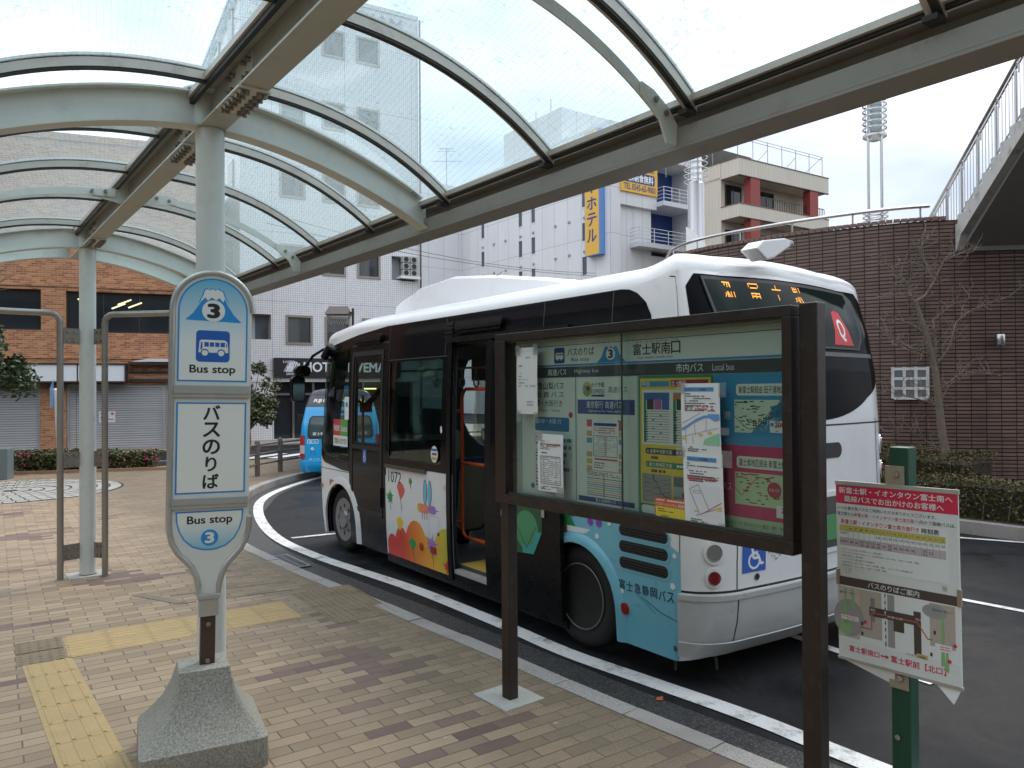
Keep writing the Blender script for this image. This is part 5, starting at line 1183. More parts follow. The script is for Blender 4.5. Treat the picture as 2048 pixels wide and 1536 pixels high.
# wheels
m_tyre = M('tyre_rubber', (.011, .0105, .010), .75, var=.2, bump=.3, bs=40); m_rim = M('steel_rim', (.30, .30, .30), .45, metal=.6, var=.15, dirt=.7); m_rimd = M('dark_rim', (.014, .013, .012), .6, var=.3)  # rear rims nearly black, front rims grey
def wheel(s, y, side, rim):
    g = G(); g.at((s, y, .44), 0, -side * math.pi / 2)
    g.lathe([(.27, .0), (.30, .012), (.36, .014), (.40, .0), (.42, -.03), (.43, -.07), (.43, -.19), (.42, -.23), (.39, -.25), (.27, -.24)], 40)
    w = g.build('wheel', m_tyre, BUS, smooth=40)
    g = G(); g.at((s, y, .44), 0, -side * math.pi / 2)
    n = 40; pr = [(.27, .006), (.285, .012), (.262, -.005), (.235, -.05), (.21, -.035), (.15, .01), (.12, .012), (.11, .03), (.07, .035)] if rim is m_rim else [(.27, .006), (.285, .012), (.26, -.02), (.235, -.13), (.17, -.14), (.15, -.09), (.09, -.08), (.08, -.02), (.05, -.015)]
    g.lathe(pr, n, 0)
    for i in range(8):
        a = 6.2832 * i / 8
        if rim is m_rim: g.poly([(.185 * math.cos(a) + .028 * math.cos(q) * (1), .185 * math.sin(a) + .028 * math.sin(q)) for q in [6.2832 * k / 12 for k in range(12)]], .007, 1)
    for i in range(6): a = 6.2832 * (i + .5) / 6; g.cyl((.11 * math.cos(a), .11 * math.sin(a), .0 if rim is m_rim else -.09), (.11 * math.cos(a), .11 * math.sin(a), .045 if rim is m_rim else -.05), .013, 6, 0)
    if rim is m_rimd: g.lathe([(.262, .013), (.266, .018), (.270, .018), (.274, .013)], 40, 2, cap=False); [g.poly([(.20 * math.cos(a) + .022 * math.cos(q), .20 * math.sin(a) + .022 * math.sin(q)) for q in [6.2832 * k / 10 for k in range(10)]], -.10, 1) for a in [6.2832 * i / 8 for i in range(8)]]  # thin bright ring painted as the highlight along the rear rim edge
    g.build('rim', [rim, m_dark, m_bolt], w, smooth=40)
wheel(FWX, 1.245, 1, m_rim); wheel(RWX, 1.245, 1, m_rimd); wheel(FWX, -1.245, -1, m_rim); wheel(RWX, -1.245, -1, m_rimd)
for sc in (RWX, FWX):
    for sd_ in (1, -1):
        g = G(); a = archloop(sc, .52); vs = []
        for s, z in a: vs += [(s, sd_ * 1.26, z), (s, sd_ * .8, z)]
        n = len(a); g.add(vs, [(2 * i, 2 * i + 1, 2 * i + 3, 2 * i + 2) for i in range(n - 1)]); g.add([(s, sd_ * .8, z) for s, z in a], [tuple(range(n))]); g.build('wheel_housing', m_seal, BUS)
# flared arch trims
m_blue = M('bus_sky_blue', (.16, .45, .56), .3, var=.04, coat=.2, dirt=.2, dc=(.2, .3, .33), ds=3)
def flare(sc, mat, r0=.465, r1=.545, o=.03):
    g = G(); n = 20; vs = []
    for i in range(n + 1):
        a = math.pi * i / n * 1.0; 
        for r, of in ((r0, .004), (r0, o), (r0 + .035, o), (r1, .002)): vs.append((X(sc - r * math.cos(a)), .42 + r * math.sin(a) * 1.02, of))
    low = [(X(sc - k * r), .2, of) for k in (1,) for r, of in ((r0, .004), (r0, o), (r0 + .035, o), (r1, .002))]; hi = [(X(sc + r), .2, of) for r, of in ((r0, .004), (r0, o), (r0 + .035, o), (r1, .002))]
    vs = low + vs + hi; g.add(vs, [(4 * i + j, 4 * i + j + 1, 4 * i + 5 + j, 4 * i + 4 + j) for i in range(n + 2) for j in range(3)]); return bb(g, 'arch_flare', mat)
flare(RWX, m_blue); flare(FWX, m_bw, .49, .59)
# blue rear quarter with snow scene, vents and lettering
top = [(X(.62), .2), (X(.62), 1.14), (X(.1), 1.14), (X(-.3), 1.16), (X(-.62), 1.12), (X(-.9), 1.04), (X(-1.14), 1.0), (X(-1.14), .2)]
al = [(X(s), z) for s, z in archloop(RWX, .47)]
g = G(); g.poly([(X(.62), .2)] + al[::-1] + [(X(-1.14), .2), (X(-1.14), .98), (X(-.95), 1.08), (X(-.6), 1.15), (X(.62), 1.15)], .0022); bb(g, 'blue_panel', m_blue)
g = G(); g.M = Matrix.Translation((0, 0, .0045))
g.poly([(X(.26), 1.02), (X(-.02), 1.02), (X(.05), 1.1), (X(.0), 1.1), (X(.10), 1.22), (X(.2), 1.1), (X(.17), 1.1)], 0, 0); g.poly([(X(.15), .95), (X(.09), .95), (X(.09), 1.02), (X(.15), 1.02)], 0, 1)
for s, z, r in ((-.12, 1.0, .02), (-.28, .98, .022), (-.42, 1.1, .02), (-.22, 1.1, .015), (-1.07, .74, .025), (-.55, .6, .02), (-.62, .78, .015), (-1.09, .96, .018)): g.disc(X(s), z, r, .001, 2, 14)
for s in (-.20, -.30): g.disc(X(s), 1.09, .035, .0015, 3, 16)
g.poly([(X(.30), .96), (X(-.14), .98), (X(-.2), 1.02), (X(.30), 1.02)], -.0005, 2)
bb(g, 'snow_decal', [P(.02, .22, .07), P(.22, .09, .04), P(.7, .74, .76), P(.22, .06, .42)])
g = G()
for z in (1.075, .95, .825): g.prism(rr(X(-.53), z - .045, X(-1.03), z + .045, .042, 5), .002, .006)
bb(g, 'air_vent', m_dark)
g = G()
for z in (1.075, .95, .825): g.poly(rr(X(-.51), z - .058, X(-1.05), z + .058, .055, 5), .0062, 0, [rr(X(-.53), z - .045, X(-1.03), z + .045, .042, 5)]); [g.rect(X(-.55), z - .03 + .02 * i, X(-1.01), z - .022 + .02 * i, .0068, 1) for i in range(3)]
bb(g, 'vent_rim', [m_blue, m_bk2])
g = G(); g.M = Matrix.Translation((0, 0, .0055)); 
for i, ch in enumerate('富士急静岡バス'): g.text(ch, X(-.52) + .082 * i, .615, X(-.52) + .082 * i + .066, .69, 0, 0, .012)
bb(g, 'lettering', P(.02, .03, .05))
g = G(); g.prism([(X(-.58) + .04 * math.cos(a * .5236), .47 + .045 * math.sin(a * .5236)) for a in range(12)], .002, .018); bb(g, 'side_reflector', M('red_lens', (.30, .02, .015), .2, var=0))
g = G(); g.line((X(-.75), .60), (X(-.95), .52), .006, .005); g.line((X(-.95), .52), (X(-1.12), .49), .006, .005); g.line((X(-.7), .61), (X(-.9), .50), .004, .005); bb(g, 'scratch', P(.05, .08, .09))
g = G(); g.disc(X(-1.08), .29, .022, .008, 0, 12); bb(g, 'lock', m_chrome)

# sliding door, pushed back along the side (stands proud of the body)
sd = [(.10, .215), (1.18, .215), (1.18, 2.62), (.10, 2.62)]
g = G(); g.prism([(X(s), z) for s, z in sd], .035, .075); SDR = bb(g, 'sliding_door', m_bk2)
g = G(); g.rect(X(1.12), 1.36, X(.2), 2.52, .078); bb(g, 'door_glass', m_bk, SDR)
g = G(); g.M = Matrix.Translation((X(.92), .62, .0775)); g.poly([(0, .5), (.58, .5), (.58, .30), (.46, .1), (.0, .06)], 0, 0); g.poly([(0, .2), (.12, .22), (.2, .12), (.16, .07), (0, .07)], .001, 1); g.disc(.36, .3, .17, .001, 2, 24); g.disc(.05, .4, .08, .0012, 3, 16); g.disc(.14, .11, .035, .0016, 3, 12)
g.poly([(.3, .16), (.44, .18), (.5, .3), (.58, .3), (.46, .1), (.3, .09)], .0014, 4); g.line((.22, .33), (.36, .14), .006, .002, 5); g.line((.36, .14), (.5, .34), .006, .002, 5); bb(g, 'door_decal', [P(.03, .10, .05), P(.15, .05, .02), P(.08, .28, .13), P(.16, .36, .12), P(.05, .33, .30), P(.01, .03, .01)], SDR)
g = G(); g.prism([(X(.33), 1.06), (X(.29), 1.06), (X(.29), 1.15), (X(.33), 1.15)], .076, .09); bb(g, 'handle', m_chrome, SDR)
g = G(); g.prism([(X(1.26), .20), (X(1.17), .20), (X(1.17), 2.66), (X(1.26), 2.66)], .002, .05); g.prism([(X(2.0), .19), (X(1.925), .19), (X(1.925), 2.66), (X(2.0), 2.66)], .002, .03); g.prism([(X(2.0), 2.645), (X(.05), 2.645), (X(.05), 2.70), (X(2.0), 2.70)], .002, .06); bb(g, 'door_jamb', m_bk2)
g = G(); g.box(1.19, 1.20, .2, 1.92, 1.285, .26, 0); g.box(1.19, 1.15, .26, 1.92, 1.28, .30, 1); g.build('door_sill', [m_bk2, m_alu], BUS)
g = G(); g.prism([(X(3.42), .13), (X(.12), .13), (X(.12), .215), (X(3.42), .215)], -.05, .012); bb(g, 'side_skirt', m_bk2)

# rear face
RB = [(1.22 * math.cos(math.pi * i / 40), 2.52 - .62 * math.sin(math.pi * i / 40)) for i in range(41)]
shape = [(-1.12, 2.925), (1.12, 2.925), (1.23, 2.84)] + RB + [(-1.23, 2.84)]
g = G(); g.poly(shape[::-1], .003); bb(g, 'rear_glazing', M('rear_black', (.006, .006, .007), .12, var=0, spec=.03))
wl = [(-1.07, 2.905), (-1.01, 2.54), (-.93, 2.47), (.80, 2.47), (.88, 2.54), (.96, 2.84), (.90, 2.905)]
def inset(p, d):
    cx = sum(a for a, b in p) / len(p); cz = sum(b for a, b in p) / len(p); return [(cx + (a - cx) * (1 - d / .9), cz + (b - cz) * (1 - d / .22)) for a, b in p]
g = G(); g.prism(wl, .003, .016); g2 = bb(g, 'window_gasket', m_seal)
g = G(); g.prism(inset(wl, .022), .0162, .0175); RWN = bb(g, 'rear_window', M('rear_glass', (.010, .017, .015), .05, var=0, spec=.06))
g = G(); g.rect(-1.05, 2.41, 1.0, 2.445, .008); bb(g, 'rear_trim', M('trim_grey', (.05, .05, .05), .4))
def xr(t): return -t
m_led = M('amber_led', (.9, .4, .05), emit=(1, .36, .03), es=.85, var=0)
g = G()
for i, ch in enumerate('新富士駅'):
    v, f = glyphs(ch, .0, 3); x0 = -.94 + .285 * i
    # dot-matrix rendering of each character, two lit bands as the camera caught them
    ax = min(p[0] for p in v); bx = max(p[0] for p in v); ay = min(p[1] for p in v); by = max(p[1] for p in v)
    N_ = 15; 
    def inside(px, py):
        for q in f:
            a, b, c = v[q[0]], v[q[1]], v[q[2]]
            d1 = (px - b[0]) * (a[1] - b[1]) - (a[0] - b[0]) * (py - b[1]); d2 = (px - c[0]) * (b[1] - c[1]) - (b[0] - c[0]) * (py - c[1]); d3 = (px - a[0]) * (c[1] - a[1]) - (c[0] - a[0]) * (py - a[1])
            if not ((d1 < 0 or d2 < 0 or d3 < 0) and (d1 > 0 or d2 > 0 or d3 > 0)): return True
        return False
    for r in range(N_):
        if r not in (2, 3, 4, 5, 9, 10, 11, 12): continue
        for c in range(N_):
            if inside(ax + (bx - ax) * (c + .5) / N_, ay + (by - ay) * (r + .5) / N_): g.rect(x0 + .045 + c * .0078, 2.745 + r * .0098, x0 + .045 + c * .0078 + .0068, 2.745 + r * .0098 + .0080, .0185)
bb(g, 'led_display', m_led, RWN)
g = G(); g.M = Matrix.Translation((.36, 2.505, .019)); g.poly([(0, 0), (.34, .0), (.24, .2), (.225, .225), (.20, .215), (.185, .235), (.165, .22), (.145, .235), (.125, .215), (.105, .225), (.09, .19)], 0, 0); g.text('Q', .115, .025, .225, .165, .001, 1, .035); bb(g, 'rear_emblem', [P(.55, .02, .025), P(.78, .78, .78)], RWN)
g = G(); g.rect(-1.35, 1.855, 1.35, 1.868, .0015); g.rect(-1.34, .705, 1.35, .722, .0015); g.line((-.94, 1.86), (-.94, .72), .008, .0015); g.line((.94, 1.9), (.94, .72), .008, .0015); bb(g, 'panel_gap', m_seal)
# rear corner upper white panel seam on the left flank
g = G()
pl_ = [(X(-1.0), 2.93), (X(-1.08), 2.9), (X(-1.12), 2.8), (X(-1.135), 2.5), (X(-1.13), 1.2)]
for a, b in zip(pl_, pl_[1:]): g.line(a, b, .007, .0015)
g.rect(X(-1.137), .2, X(-1.13), 1.2, .0015); bb(g, 'panel_gap', m_seal)
g = G(); g.prism(rr(-.22, 1.60, .32, 1.72, .06, 6), .002, .005); bb(g, 'handle_slot', m_dark)
g = G(); g.M = Matrix.Translation((-.1, 0, 0)); g.prism(rr(-.05, .86, .52, 1.34, .06, 5), .001, .012, 0); g.prism(rr(-.01, .90, .48, 1.30, .05, 5), .0121, .0135, 1); g.prism([(.05, .96), (.42, .96), (.42, 1.16), (.05, 1.16)], .0136, .018, 2); bb(g, 'plate_recess', [m_bw, M('recess_dark', (.06, .06, .06), .6), P(.08, .25, .10)])
for sgn_ in (-1, 1):
    for z, mt in ((1.66, 0), (1.45, 1), (1.0, 0), (.82, 1)):
        r = .085 if mt == 0 else .07; g = G(); cx = sgn_ * 1.1
        ci = lambda k, o: [(cx + k * r * .82 * math.cos(a * .2618), z + k * r * math.sin(a * .2618)) for a in range(24)]
        g.prism(ci(1.0, 0), .001, .012, 0); g.prism(ci(.68, 0), .0121, .022, 1); bb(g, 'tail_lamp', [m_bw, M('clear_lens', (.16, .16, .155), .12, var=.2) if mt == 0 else M('red_tail_lens', (.16, .006, .008), .12, var=0)])
g = G(); g.M = Matrix.Translation((-.90, .83, .004)); g.rect(0, 0, .23, .23, 0, 0); g.disc(.11, .08, .062, .001, 1); g.disc(.11, .08, .045, .0015, 0); g.line((.085, .19), (.1, .1), .022, .002, 1); g.line((.1, .1), (.16, .1), .02, .0021, 1); g.line((.155, .105), (.18, .05), .02, .0022, 1); g.line((.18, .05), (.205, .06), .016, .0023, 1); g.line((.09, .14), (.145, .14), .014, .0024, 1); g.disc(.083, .205, .018, .002, 1); bb(g, 'wheelchair_sticker', [P(.03, .11, .42), P(.72, .74, .78)])
g = G(); g.disc(-.76, .79, .026, .006, 0, 16); g.disc(-.76, .79, .018, .007, 1, 16); bb(g, 'badge', [m_chrome, m_seal])
g = G(); rnd = random.Random(2)
for i in range(60): a = rnd.uniform(0, 6.28); r = .07 * rnd.random() ** .4; g.disc(-.56 + r * math.cos(a), .96 + r * math.sin(a), rnd.uniform(.003, .009), .004, 0, 6)
bb(g, 'worn_sticker', P(.25, .25, .25))
# bumper: a proud shell round the rear
bt_ = [(-1.35, .30), (1.35, .30), (1.35, .695), (-1.35, .695)]
g = G(); g.prism(bt_, .0, .022, 0); g.prism([(-1.345, .66), (1.345, .66), (1.345, .698), (-1.345, .698)], .0, .030, 0); g.prism([(-1.345, .255), (1.345, .255), (1.345, .36), (-1.345, .36)], .0221, .032, 0); BMP = bb(g, 'rear_bumper', M('shaded_bumper_paint', (.44, .45, .445), .3, var=.05, vs=2, dirt=.35, dc=(.25, .23, .2), ds=3), None, 25)  # bumper white greyed to carry the shade on the bus rear
g = G(); g.line((-.94, .25), (-.94, .70), .007, .024); bb(g, 'bumper_gap', m_seal, BMP)
g = G(); g.cyl((-1.2, 1.0, .25), (-1.21, 1.0, .12), .012, 5); g.cyl((-1.0, 1.2, .22), (-1.0, 1.2, .10), .01, 5); g.build('earth_strap', m_rub, BUS)
# roof camera housing, mirrors
g = G(); g.frame((-1.20, .44, 3.20), (0, -1, .14), (0, 0, 1)); g.prism([(-.14, .035), (-.04, .09), (.24, .10), (.31, .08), (.31, .03), (.09, -.05), (.0, -.06)], -.075, .075); ch_ = g.build('camera_housing', m_bw, BUS, bevel=.012)
g = G(); g.frame((-1.20, .44, 3.20), (0, -1, .14), (0, 0, 1)); p = g.M; g.cyl((.31, .055, 0), (.42, .055, 0), .028, 12); [g.cyl((.345 + .03 * i, .055, 0), (.357 + .03 * i, .055, 0), .034, 12) for i in range(3)]; g.build('camera_lens', M('camera_grey', (.3, .3, .3), .4), ch_)
g = G(); g.tube([(5.2, .92, 2.62), (5.35, 1.02, 2.75), (5.5, 1.12, 2.66), (5.52, 1.22, 2.52), (5.55, 1.30, 2.46), (5.55, 1.33, 2.2)], .022, 8); g.tube([(5.05, .94, 2.72), (5.2, 1.0, 2.78), (5.3, 1.04, 2.62)], .055, 8)
MA = g.ysh(.26).build('mirror_arm', m_bk2, BUS, smooth=50)
def mirror(c, w, h, rz_): 
    g = G(); g.at((c[0], c[1] + .26, c[2]), rz_, R(90), 0); g.prism(rr(-w, -h, w, h, w * .6, 5), -.04, .03, 0); g.prism(rr(-w * .88, -h * .92, w * .88, h * .92, w * .5, 5), .0302, .034, 1); g.build('mirror', [m_bk2, M('mirror_face', (.5, .52, .52), .05, metal=1, var=0)], MA, smooth=40)
mirror((5.52, 1.34, 2.19), .10, .18, R(-90 + 8)); mirror((5.50, 1.28, 2.44), .12, .075, R(-80))

# interior
g = G(); g.box(-1.0, -1.2, .30, 5.2, 1.2, .335, 0); g.box(1.15, .6, .336, 1.95, 1.19, .340, 1); g.box(-1.0, -1.05, .45, -.2, 1.05, .95, 0); g.box(4.6, -.93, .336, 5.4, .2, .75, 0)
g.build('floor', [M('bus_floor', (.05, .05, .055), .6), M('yellow_step', (.55, .36, .06), .6, var=.1)], BUS)
g = G(); g.box(-1.0, -1.05, 2.62, 4.8, 1.05, 2.66); g.box(-1.0, -1.05, 2.3, 4.6, -.7, 2.62); g.build('ceiling', m_bin, BUS)
m_seat = M('seat_blue', (.035, .05, .13), .85, var=.2); m_shell = M('seat_shell', (.30, .27, .22), .55, var=.08); m_or = M('orange_rail', (.62, .10, .03), .35, var=.05)
def seat(s, y, w=.44, z=.75, shell=True):
    g = G(); g.box(s, y - w / 2, z - .05, s + .42, y + w / 2, z + .06, 0); g.frame((s, y, z), (0, 1, 0), (-.12, 0, 1)); g.prism(rr(-w / 2, -.25, w / 2, .62, .1, 5), -.05, .05, 0); g.prism(rr(-w / 2 + .03, -.22, w / 2 - .03, .56, .1, 5), -.065 * 1, -.051, 1)
    g.at(); g.box(s + .08, y - .05, .336, s + .3, y + .05, z - .05, 2); g.frame((s, y, z), (0, 1, 0), (-.12, 0, 1)); st = None
    o = g.ysh(.26).build('seat', [m_seat, m_shell, m_bk2], BUS, smooth=40); return o
for s, y in ((2.75, .30), (2.75, -.7), (3.45, -.7), (1.6, -.7), (.9, -.7), (-.4, .6), (-.4, .1), (-.4, -.5), (.35, .62)): seat(s, y, .46, .75 if s > 0 else 1.3)
seat(4.55, -.45, .5, 1.05)
g = G(); g.box(2.62, .62, 1.0, 2.66, .95, 1.95, 0); g.box(2.9, -.95, .4, 2.95, -.2, 1.4, 0); g.ysh(.26).build('partition', m_bin, BUS)
g = G()
for p in ([(1.55, .75, 2.17), (2.10, .75, 2.17), (2.15, .75, 2.14), (2.18, .75, 2.08), (2.18, .75, .66), (2.16, .75, .60), (2.10, .75, .57), (1.55, .75, .57)], [(2.18, .75, 1.37), (1.55, .75, 1.37)], [(2.18, .75, 1.93), (2.4, .8, 1.93)], [(2.18, .75, .72), (2.4, .8, .72)], [(5.1, .55, .9), (5.1, .55, 2.1)]): g.tube(p, .019, 10)
g.ysh(.26).build('handrail', m_or, BUS, smooth=60)
g = G(); g.tube([(.0, .35, 2.42), (4.4, .35, 2.42)], .014, 6)
for s in (1.9, 2.2, 2.5, 2.8, 3.1, 3.4): g.cyl((s, .35, 2.42), (s, .35, 2.3), .008, 5); g.tube([(s + .05 * math.cos(a * .5236), .35, 2.25 + .055 * math.sin(a * .5236)) for a in range(12)], .01, 6, closed=True)
g.ysh(.26).build('hand_strap', M('strap_grey', (.45, .45, .43), .5), BUS)
g = G(); g.box(5.0, -.9, .75, 5.45, .75, 1.25, 0); g.tube([(4.95 + .05 * math.sin(a * .314), -.45 + .23 * math.cos(a * .314), 1.35 + .12 * math.sin(a * .314)) for a in range(20)], .015, 6, closed=True); g.cyl((4.96, -.45, 1.35), (5.2, -.45, 1.1), .03, 8); g.box(4.85, .42, .4, 5.1, .72, 1.42, 0); g.bar((5.0, .55, 1.95), (4.72, .25, 2.35), .05, .07); g.bar((5.0, .55, 1.95), (5.2, .7, 2.1), .02, .03); g.box(4.95, .48, 1.86, 5.05, .62, 2.0); g.ysh(.26).build('dashboard', m_bk2, BUS)
g = G()
for s0, z0, w, h, c in ((3.2, 1.42, .2, .3, 0), (2.95, 1.55, .14, .2, 0), (2.62, 1.62, .2, .34, 0)): g.rect(X(s0), z0, X(s0) + w, z0 + h, -.03, 0)
bb(g, 'window_notice', P(.13, .21, .20))
g = G(); g.M = Matrix.Translation((X(2.28), 1.47, .006)); g.disc(0, 0, .075, 0, 0, 24, .09); g.rect(-.06, .035, .06, .06, .001, 1); g.rect(-.055, -.06, .055, -.03, .001, 2); g.rect(-.05, -.01, .05, .015, .001, 3); g.disc(-.0 + .14, .27, .02, 0, 0, 14, .04); bb(g, 'round_sticker', [P(.7, .72, .7), P(.05, .1, .3), P(.55, .38, .08), P(.1, .1, .1)])
g = G(); g.prism([(X(5.08), .86), (X(4.9), .86), (X(4.9), .95), (X(5.08), .95)], .002, .02); [g.prism([(-7.87 + .03 * math.cos(a * .5236), .84 + .03 * math.sin(a * .5236)) for a in range(12)], .002, .015)]; bb(g, 'side_indicator', M('orange_lens', (.45, .10, .04), .25, var=0))
g = G(); g.rect(-9.4, 1.085, X(4.47), 1.093, .002); bb(g, 'panel_gap', m_seal)
g = G(); g.box(-1.0, -.68, .24, 5.2, .68, .29); g.build('underframe', m_seal, BUS)
# ---------------------------------------------------------------- blue community minibus (rear view; local x right, y forward)
VAN = thing('minibus', 'bright blue community minibus seen from behind in front of the white bus', 'minibus', (-4.17, 18.35, -.15), R(13))
m_vb = M('van_blue', (.012, .33, .66), .22, var=.03, coat=.5); m_vdk = M('van_dark_band', (.045, .045, .06), .25, var=0)
VW = [(.22, .90), (.5, .94), (1.0, .945), (1.35, .92), (1.8, .83), (2.05, .74)]
VR = [(.22, .02), (.35, -.06), (.62, -.04), (1.0, 0), (1.35, .05), (1.8, .20), (2.08, .36)]
def vp(x, z, o=0):                       # x along the rear and round both corners onto the flanks
    w = itp(VW, z); r = itp(VR, z); rc = .14; sg = 1 if x >= 0 else -1; a = abs(x); f0 = .94 - rc
    if a < f0: X_ = a * (w - rc) / f0; Y_ = r + .03 * (a / f0) ** 2
    elif a < f0 + .22: u = (a - f0) / .22 * math.pi / 2; X_ = w - rc + rc * math.sin(u); Y_ = r + .03 + rc * (1 - math.cos(u))
    else: X_ = w; Y_ = r + .03 + rc + (a - f0 - .22)
    return Vector((X_ * sg, Y_, z))
def vfn(x, z, o):
    p = vp(x, z); e = .004; n = (vp(x + e, z) - vp(x - e, z)).cross(vp(x, z + e) - vp(x, z - e))
    return p + (n.normalized() * o if n.length > 1e-12 else Vector())
VXC = [s * v for s in (-1, 1) for v in (.2, .4, .6, .8, .83, .86, .89, .92, .95, .98, 1.02, 1.3, 2, 3, 4)]; VZC = [.35, .5, .62, .8, 1.0, 1.2, 1.35, 1.5, 1.65, 1.8, 1.9, 1.98]
def vb(g, name, mats, par=None): return g.build(name, mats, par or VAN, smooth=40, fn=vfn, cuts=((0, VXC), (1, VZC)), weld=True)
def varch(c, sg): return [(sg * (c - .4), .22)] + [(sg * (c - .4 * math.cos(math.pi * i / 14)), .33 + .4 * math.sin(math.pi * i / 14)) for i in range(15)] + [(sg * (c + .4), .22)]
right = varch(1.55, 1) + varch(4.1, 1) + [(5.6, .22), (5.6, 2.05)]
left = [(-x, z) for x, z in right][::-1]
g = G(); g.poly(left + right, 0, 0); vb(g, 'body', m_vb)
g = G(); ring_ = [vp(x, 2.05) for x in [-5.6 + 11.2 * i / 160 for i in range(161)]]
rows = [[(p.x * k, .3 + (p.y - .3) * (1 if p.y > 1 else .8 + .2 * k) + q * max(0, 1 - p.y), p.z + h) for p in ring_] for k, h, q in ((1, 0, 0), (.96, .07, .03), (.85, .13, .1), (.6, .165, .2), (.3, .18, .3), (0, .185, .35))]
g.add([p for r in rows for p in r], [(161 * i + j, 161 * i + j + 1, 161 * i + 162 + j, 161 * i + 161 + j) for i in range(5) for j in range(160)]); g.build('roof', m_vdk, VAN, smooth=60, weld=True)
g = G(); g.poly([(-1.2, 1.78), (1.2, 1.78), (1.2, 2.05), (-1.2, 2.05)], .002); vb(g, 'top_band', m_vdk)
g = G(); g.M = Matrix.Translation((-.78, 1.87, .005)); g.text('FUJI COMMUNITY', 0, 0, 1.12, .10, 0, 0, .05); g.text('BUS', 1.2, 0, 1.5, .10, 0, 1, .05); vb(g, 'lettering', [P(.75, .76, .7), P(.72, .75, .25)])
g = G(); g.prism(rr(-.78, 1.02, .78, 1.56, .09, 5), .002, .012); vb(g, 'window_seal', m_seal)
g = G(); g.poly(rr(-.74, 1.06, .74, 1.53, .07, 5), .013); w_ = vb(g, 'rear_window', M('van_glass', (.05, .08, .085), .06, var=.4, vs=3))
g = G(); g.M = Matrix.Translation((-.66, 1.10, .0155)); g.text('富士駅南口', 0, 0, .46, .07, 0, 0, .02); g.text('コミュニティバス', .55, 0, 1.3, .07, 0, 0, .02); vb(g, 'window_lettering', P(.7, .72, .72), w_)
g = G(); g.line((-.5, 1.2), (-.05, 1.47), .012, .0165); g.line((.15, 1.08), (.2, 1.5), .03, .0165); vb(g, 'wiper', m_seal, w_)
g = G(); g.prism(rr(-.22, 1.64, .22, 1.69, .02, 4), .002, .02); vb(g, 'brake_lamp', M('van_red', (.25, .02, .02), .2, var=0))
for sg in (-1, 1):
    g = G()
    for z0, z1, k in ((.55, .66, 0), (.665, .77, 1), (.775, .86, 1), (.865, 1.10, 0)):
        a, b = sorted((sg * .84, sg * (1.03 if z1 < 1 else .98))); g.prism([(a, z0), (b, z0), (b, z1), (a, z1)], .002, .02, k)
    vb(g, 'tail_lamp', [P(.33, .015, .02), P(.5, .45, .45)])
g = G(); g.rect(-.99, .485, .99, .495, .003, 0); g.M = Matrix.Translation((-.78, .9, .004)); g.rrect(0, 0, .26, .1, .02, 0, 1); g.rrect(.012, .012, .248, .088, .015, .001, 2); g.text('富士', .04, .02, .22, .08, .002, 1, .01); g.text('U', .38, -.02, .5, .1, .0, 1, .04); vb(g, 'rear_decal', [P(.3, .5, .6), P(.75, .78, .8), m_vb])
g = G(); g.M = Matrix.Translation((-.70, .56, .004)); g.disc(.04, .22, .035, 0, 0, 14); g.disc(.045, .225, .012, .001, 1, 8); g.line((.06, .18), (.1, .05), .012, 0, 1); g.line((.02, .17), (-.03, .06), .01, 0, 1); g.text('富士市', -.04, -.045, .2, -.01, 0, 0, .0); g.disc(.3, .04, .05, 0, 2, 12); vb(g, 'rear_decal', [P(.7, .75, .8), P(.01, .06, .25), P(.02, .1, .4)])
g = G(); g.prism([(-1.0, .24), (1.0, .24), (1.0, .475), (-1.0, .475)], .0, .045); vb(g, 'rear_bumper', m_vb)
for sx in (-1, 1):
    for yy in (1.85, 4.4):
        g = G(); g.at((sx * .9, yy, .32), 0, 0, sx * math.pi / 2); g.lathe([(.2, 0), (.29, .01), (.32, -.03), (.32, -.17), (.29, -.2), (.2, -.2)], 28); g.lathe([(.2, -.02), (.1, .0)], 20, 1); g.build('wheel', [m_tyre, m_rim], VAN, smooth=40)
g = G(); g.tube([(.83, .6, 1.7), (1.0, .5, 1.75)], .02, 6); g.tube([(-.95, 3.9, 1.35), (-1.12, 3.85, 1.4)], .02, 6); g.box(-1.2, 3.8, 1.28, -1.05, 3.9, 1.5); g.box(1.0, 3.8, 1.28, 1.15, 3.9, 1.5); g.build('mirror', m_seal, VAN)
g = G(); g.box(-.18, .5, 2.2, .2, .75, 2.3); g.build('roof_beacon', M('beacon_blue', (.03, .17, .5), .3, var=0), VAN)

# ---------------------------------------------------------------- bus stop pole sign
t = thing('bus_stop_sign', 'blue and white bus stop pole sign number 3 standing in a flared concrete foot', 'bus stop sign', (-1.735, 4.2, 0), R(27))
a_ = .315
g = G()
lev = [(1.0, .0), (1.01, .03), (.995, .155), (.80, .22), (.62, .30), (.50, .38), (.43, .46), (.40, .50)]
def sq(k, z, r=.12):
    return [(x * a_ * k, y * a_ * k, z) for x, y in rr(-1, -1, 1, 1, r, 3)]
vs = []; n = 16
for k, z in lev: vs += [(x + noise.noise((x * 9, y * 9, z * 9)) * .006 + .018 * (1 - k), y, zz + noise.noise((x * 7, y * 7, z * 5 + 4)) * .004) for x, y, zz in sq(k, z)]
g.add(vs, [(i * n + j, i * n + (j + 1) % n, (i + 1) * n + (j + 1) % n, (i + 1) * n + j) for i in range(len(lev) - 1) for j in range(n)] + [tuple((len(lev) - 1) * n + j for j in range(n))])
g.build('concrete_foot', granite_mat('foot_aggregate', (.15, .145, .12), (.34, .325, .285), 95.0), t, smooth=35)
H = bpy.data.objects.new('sign_mast', None); COL.objects.link(H); H.parent = t; H.empty_display_size = .05; H.rotation_euler = (0, R(1.1), 0)
COL.objects.unlink(H); bpy.data.objects.remove(H)
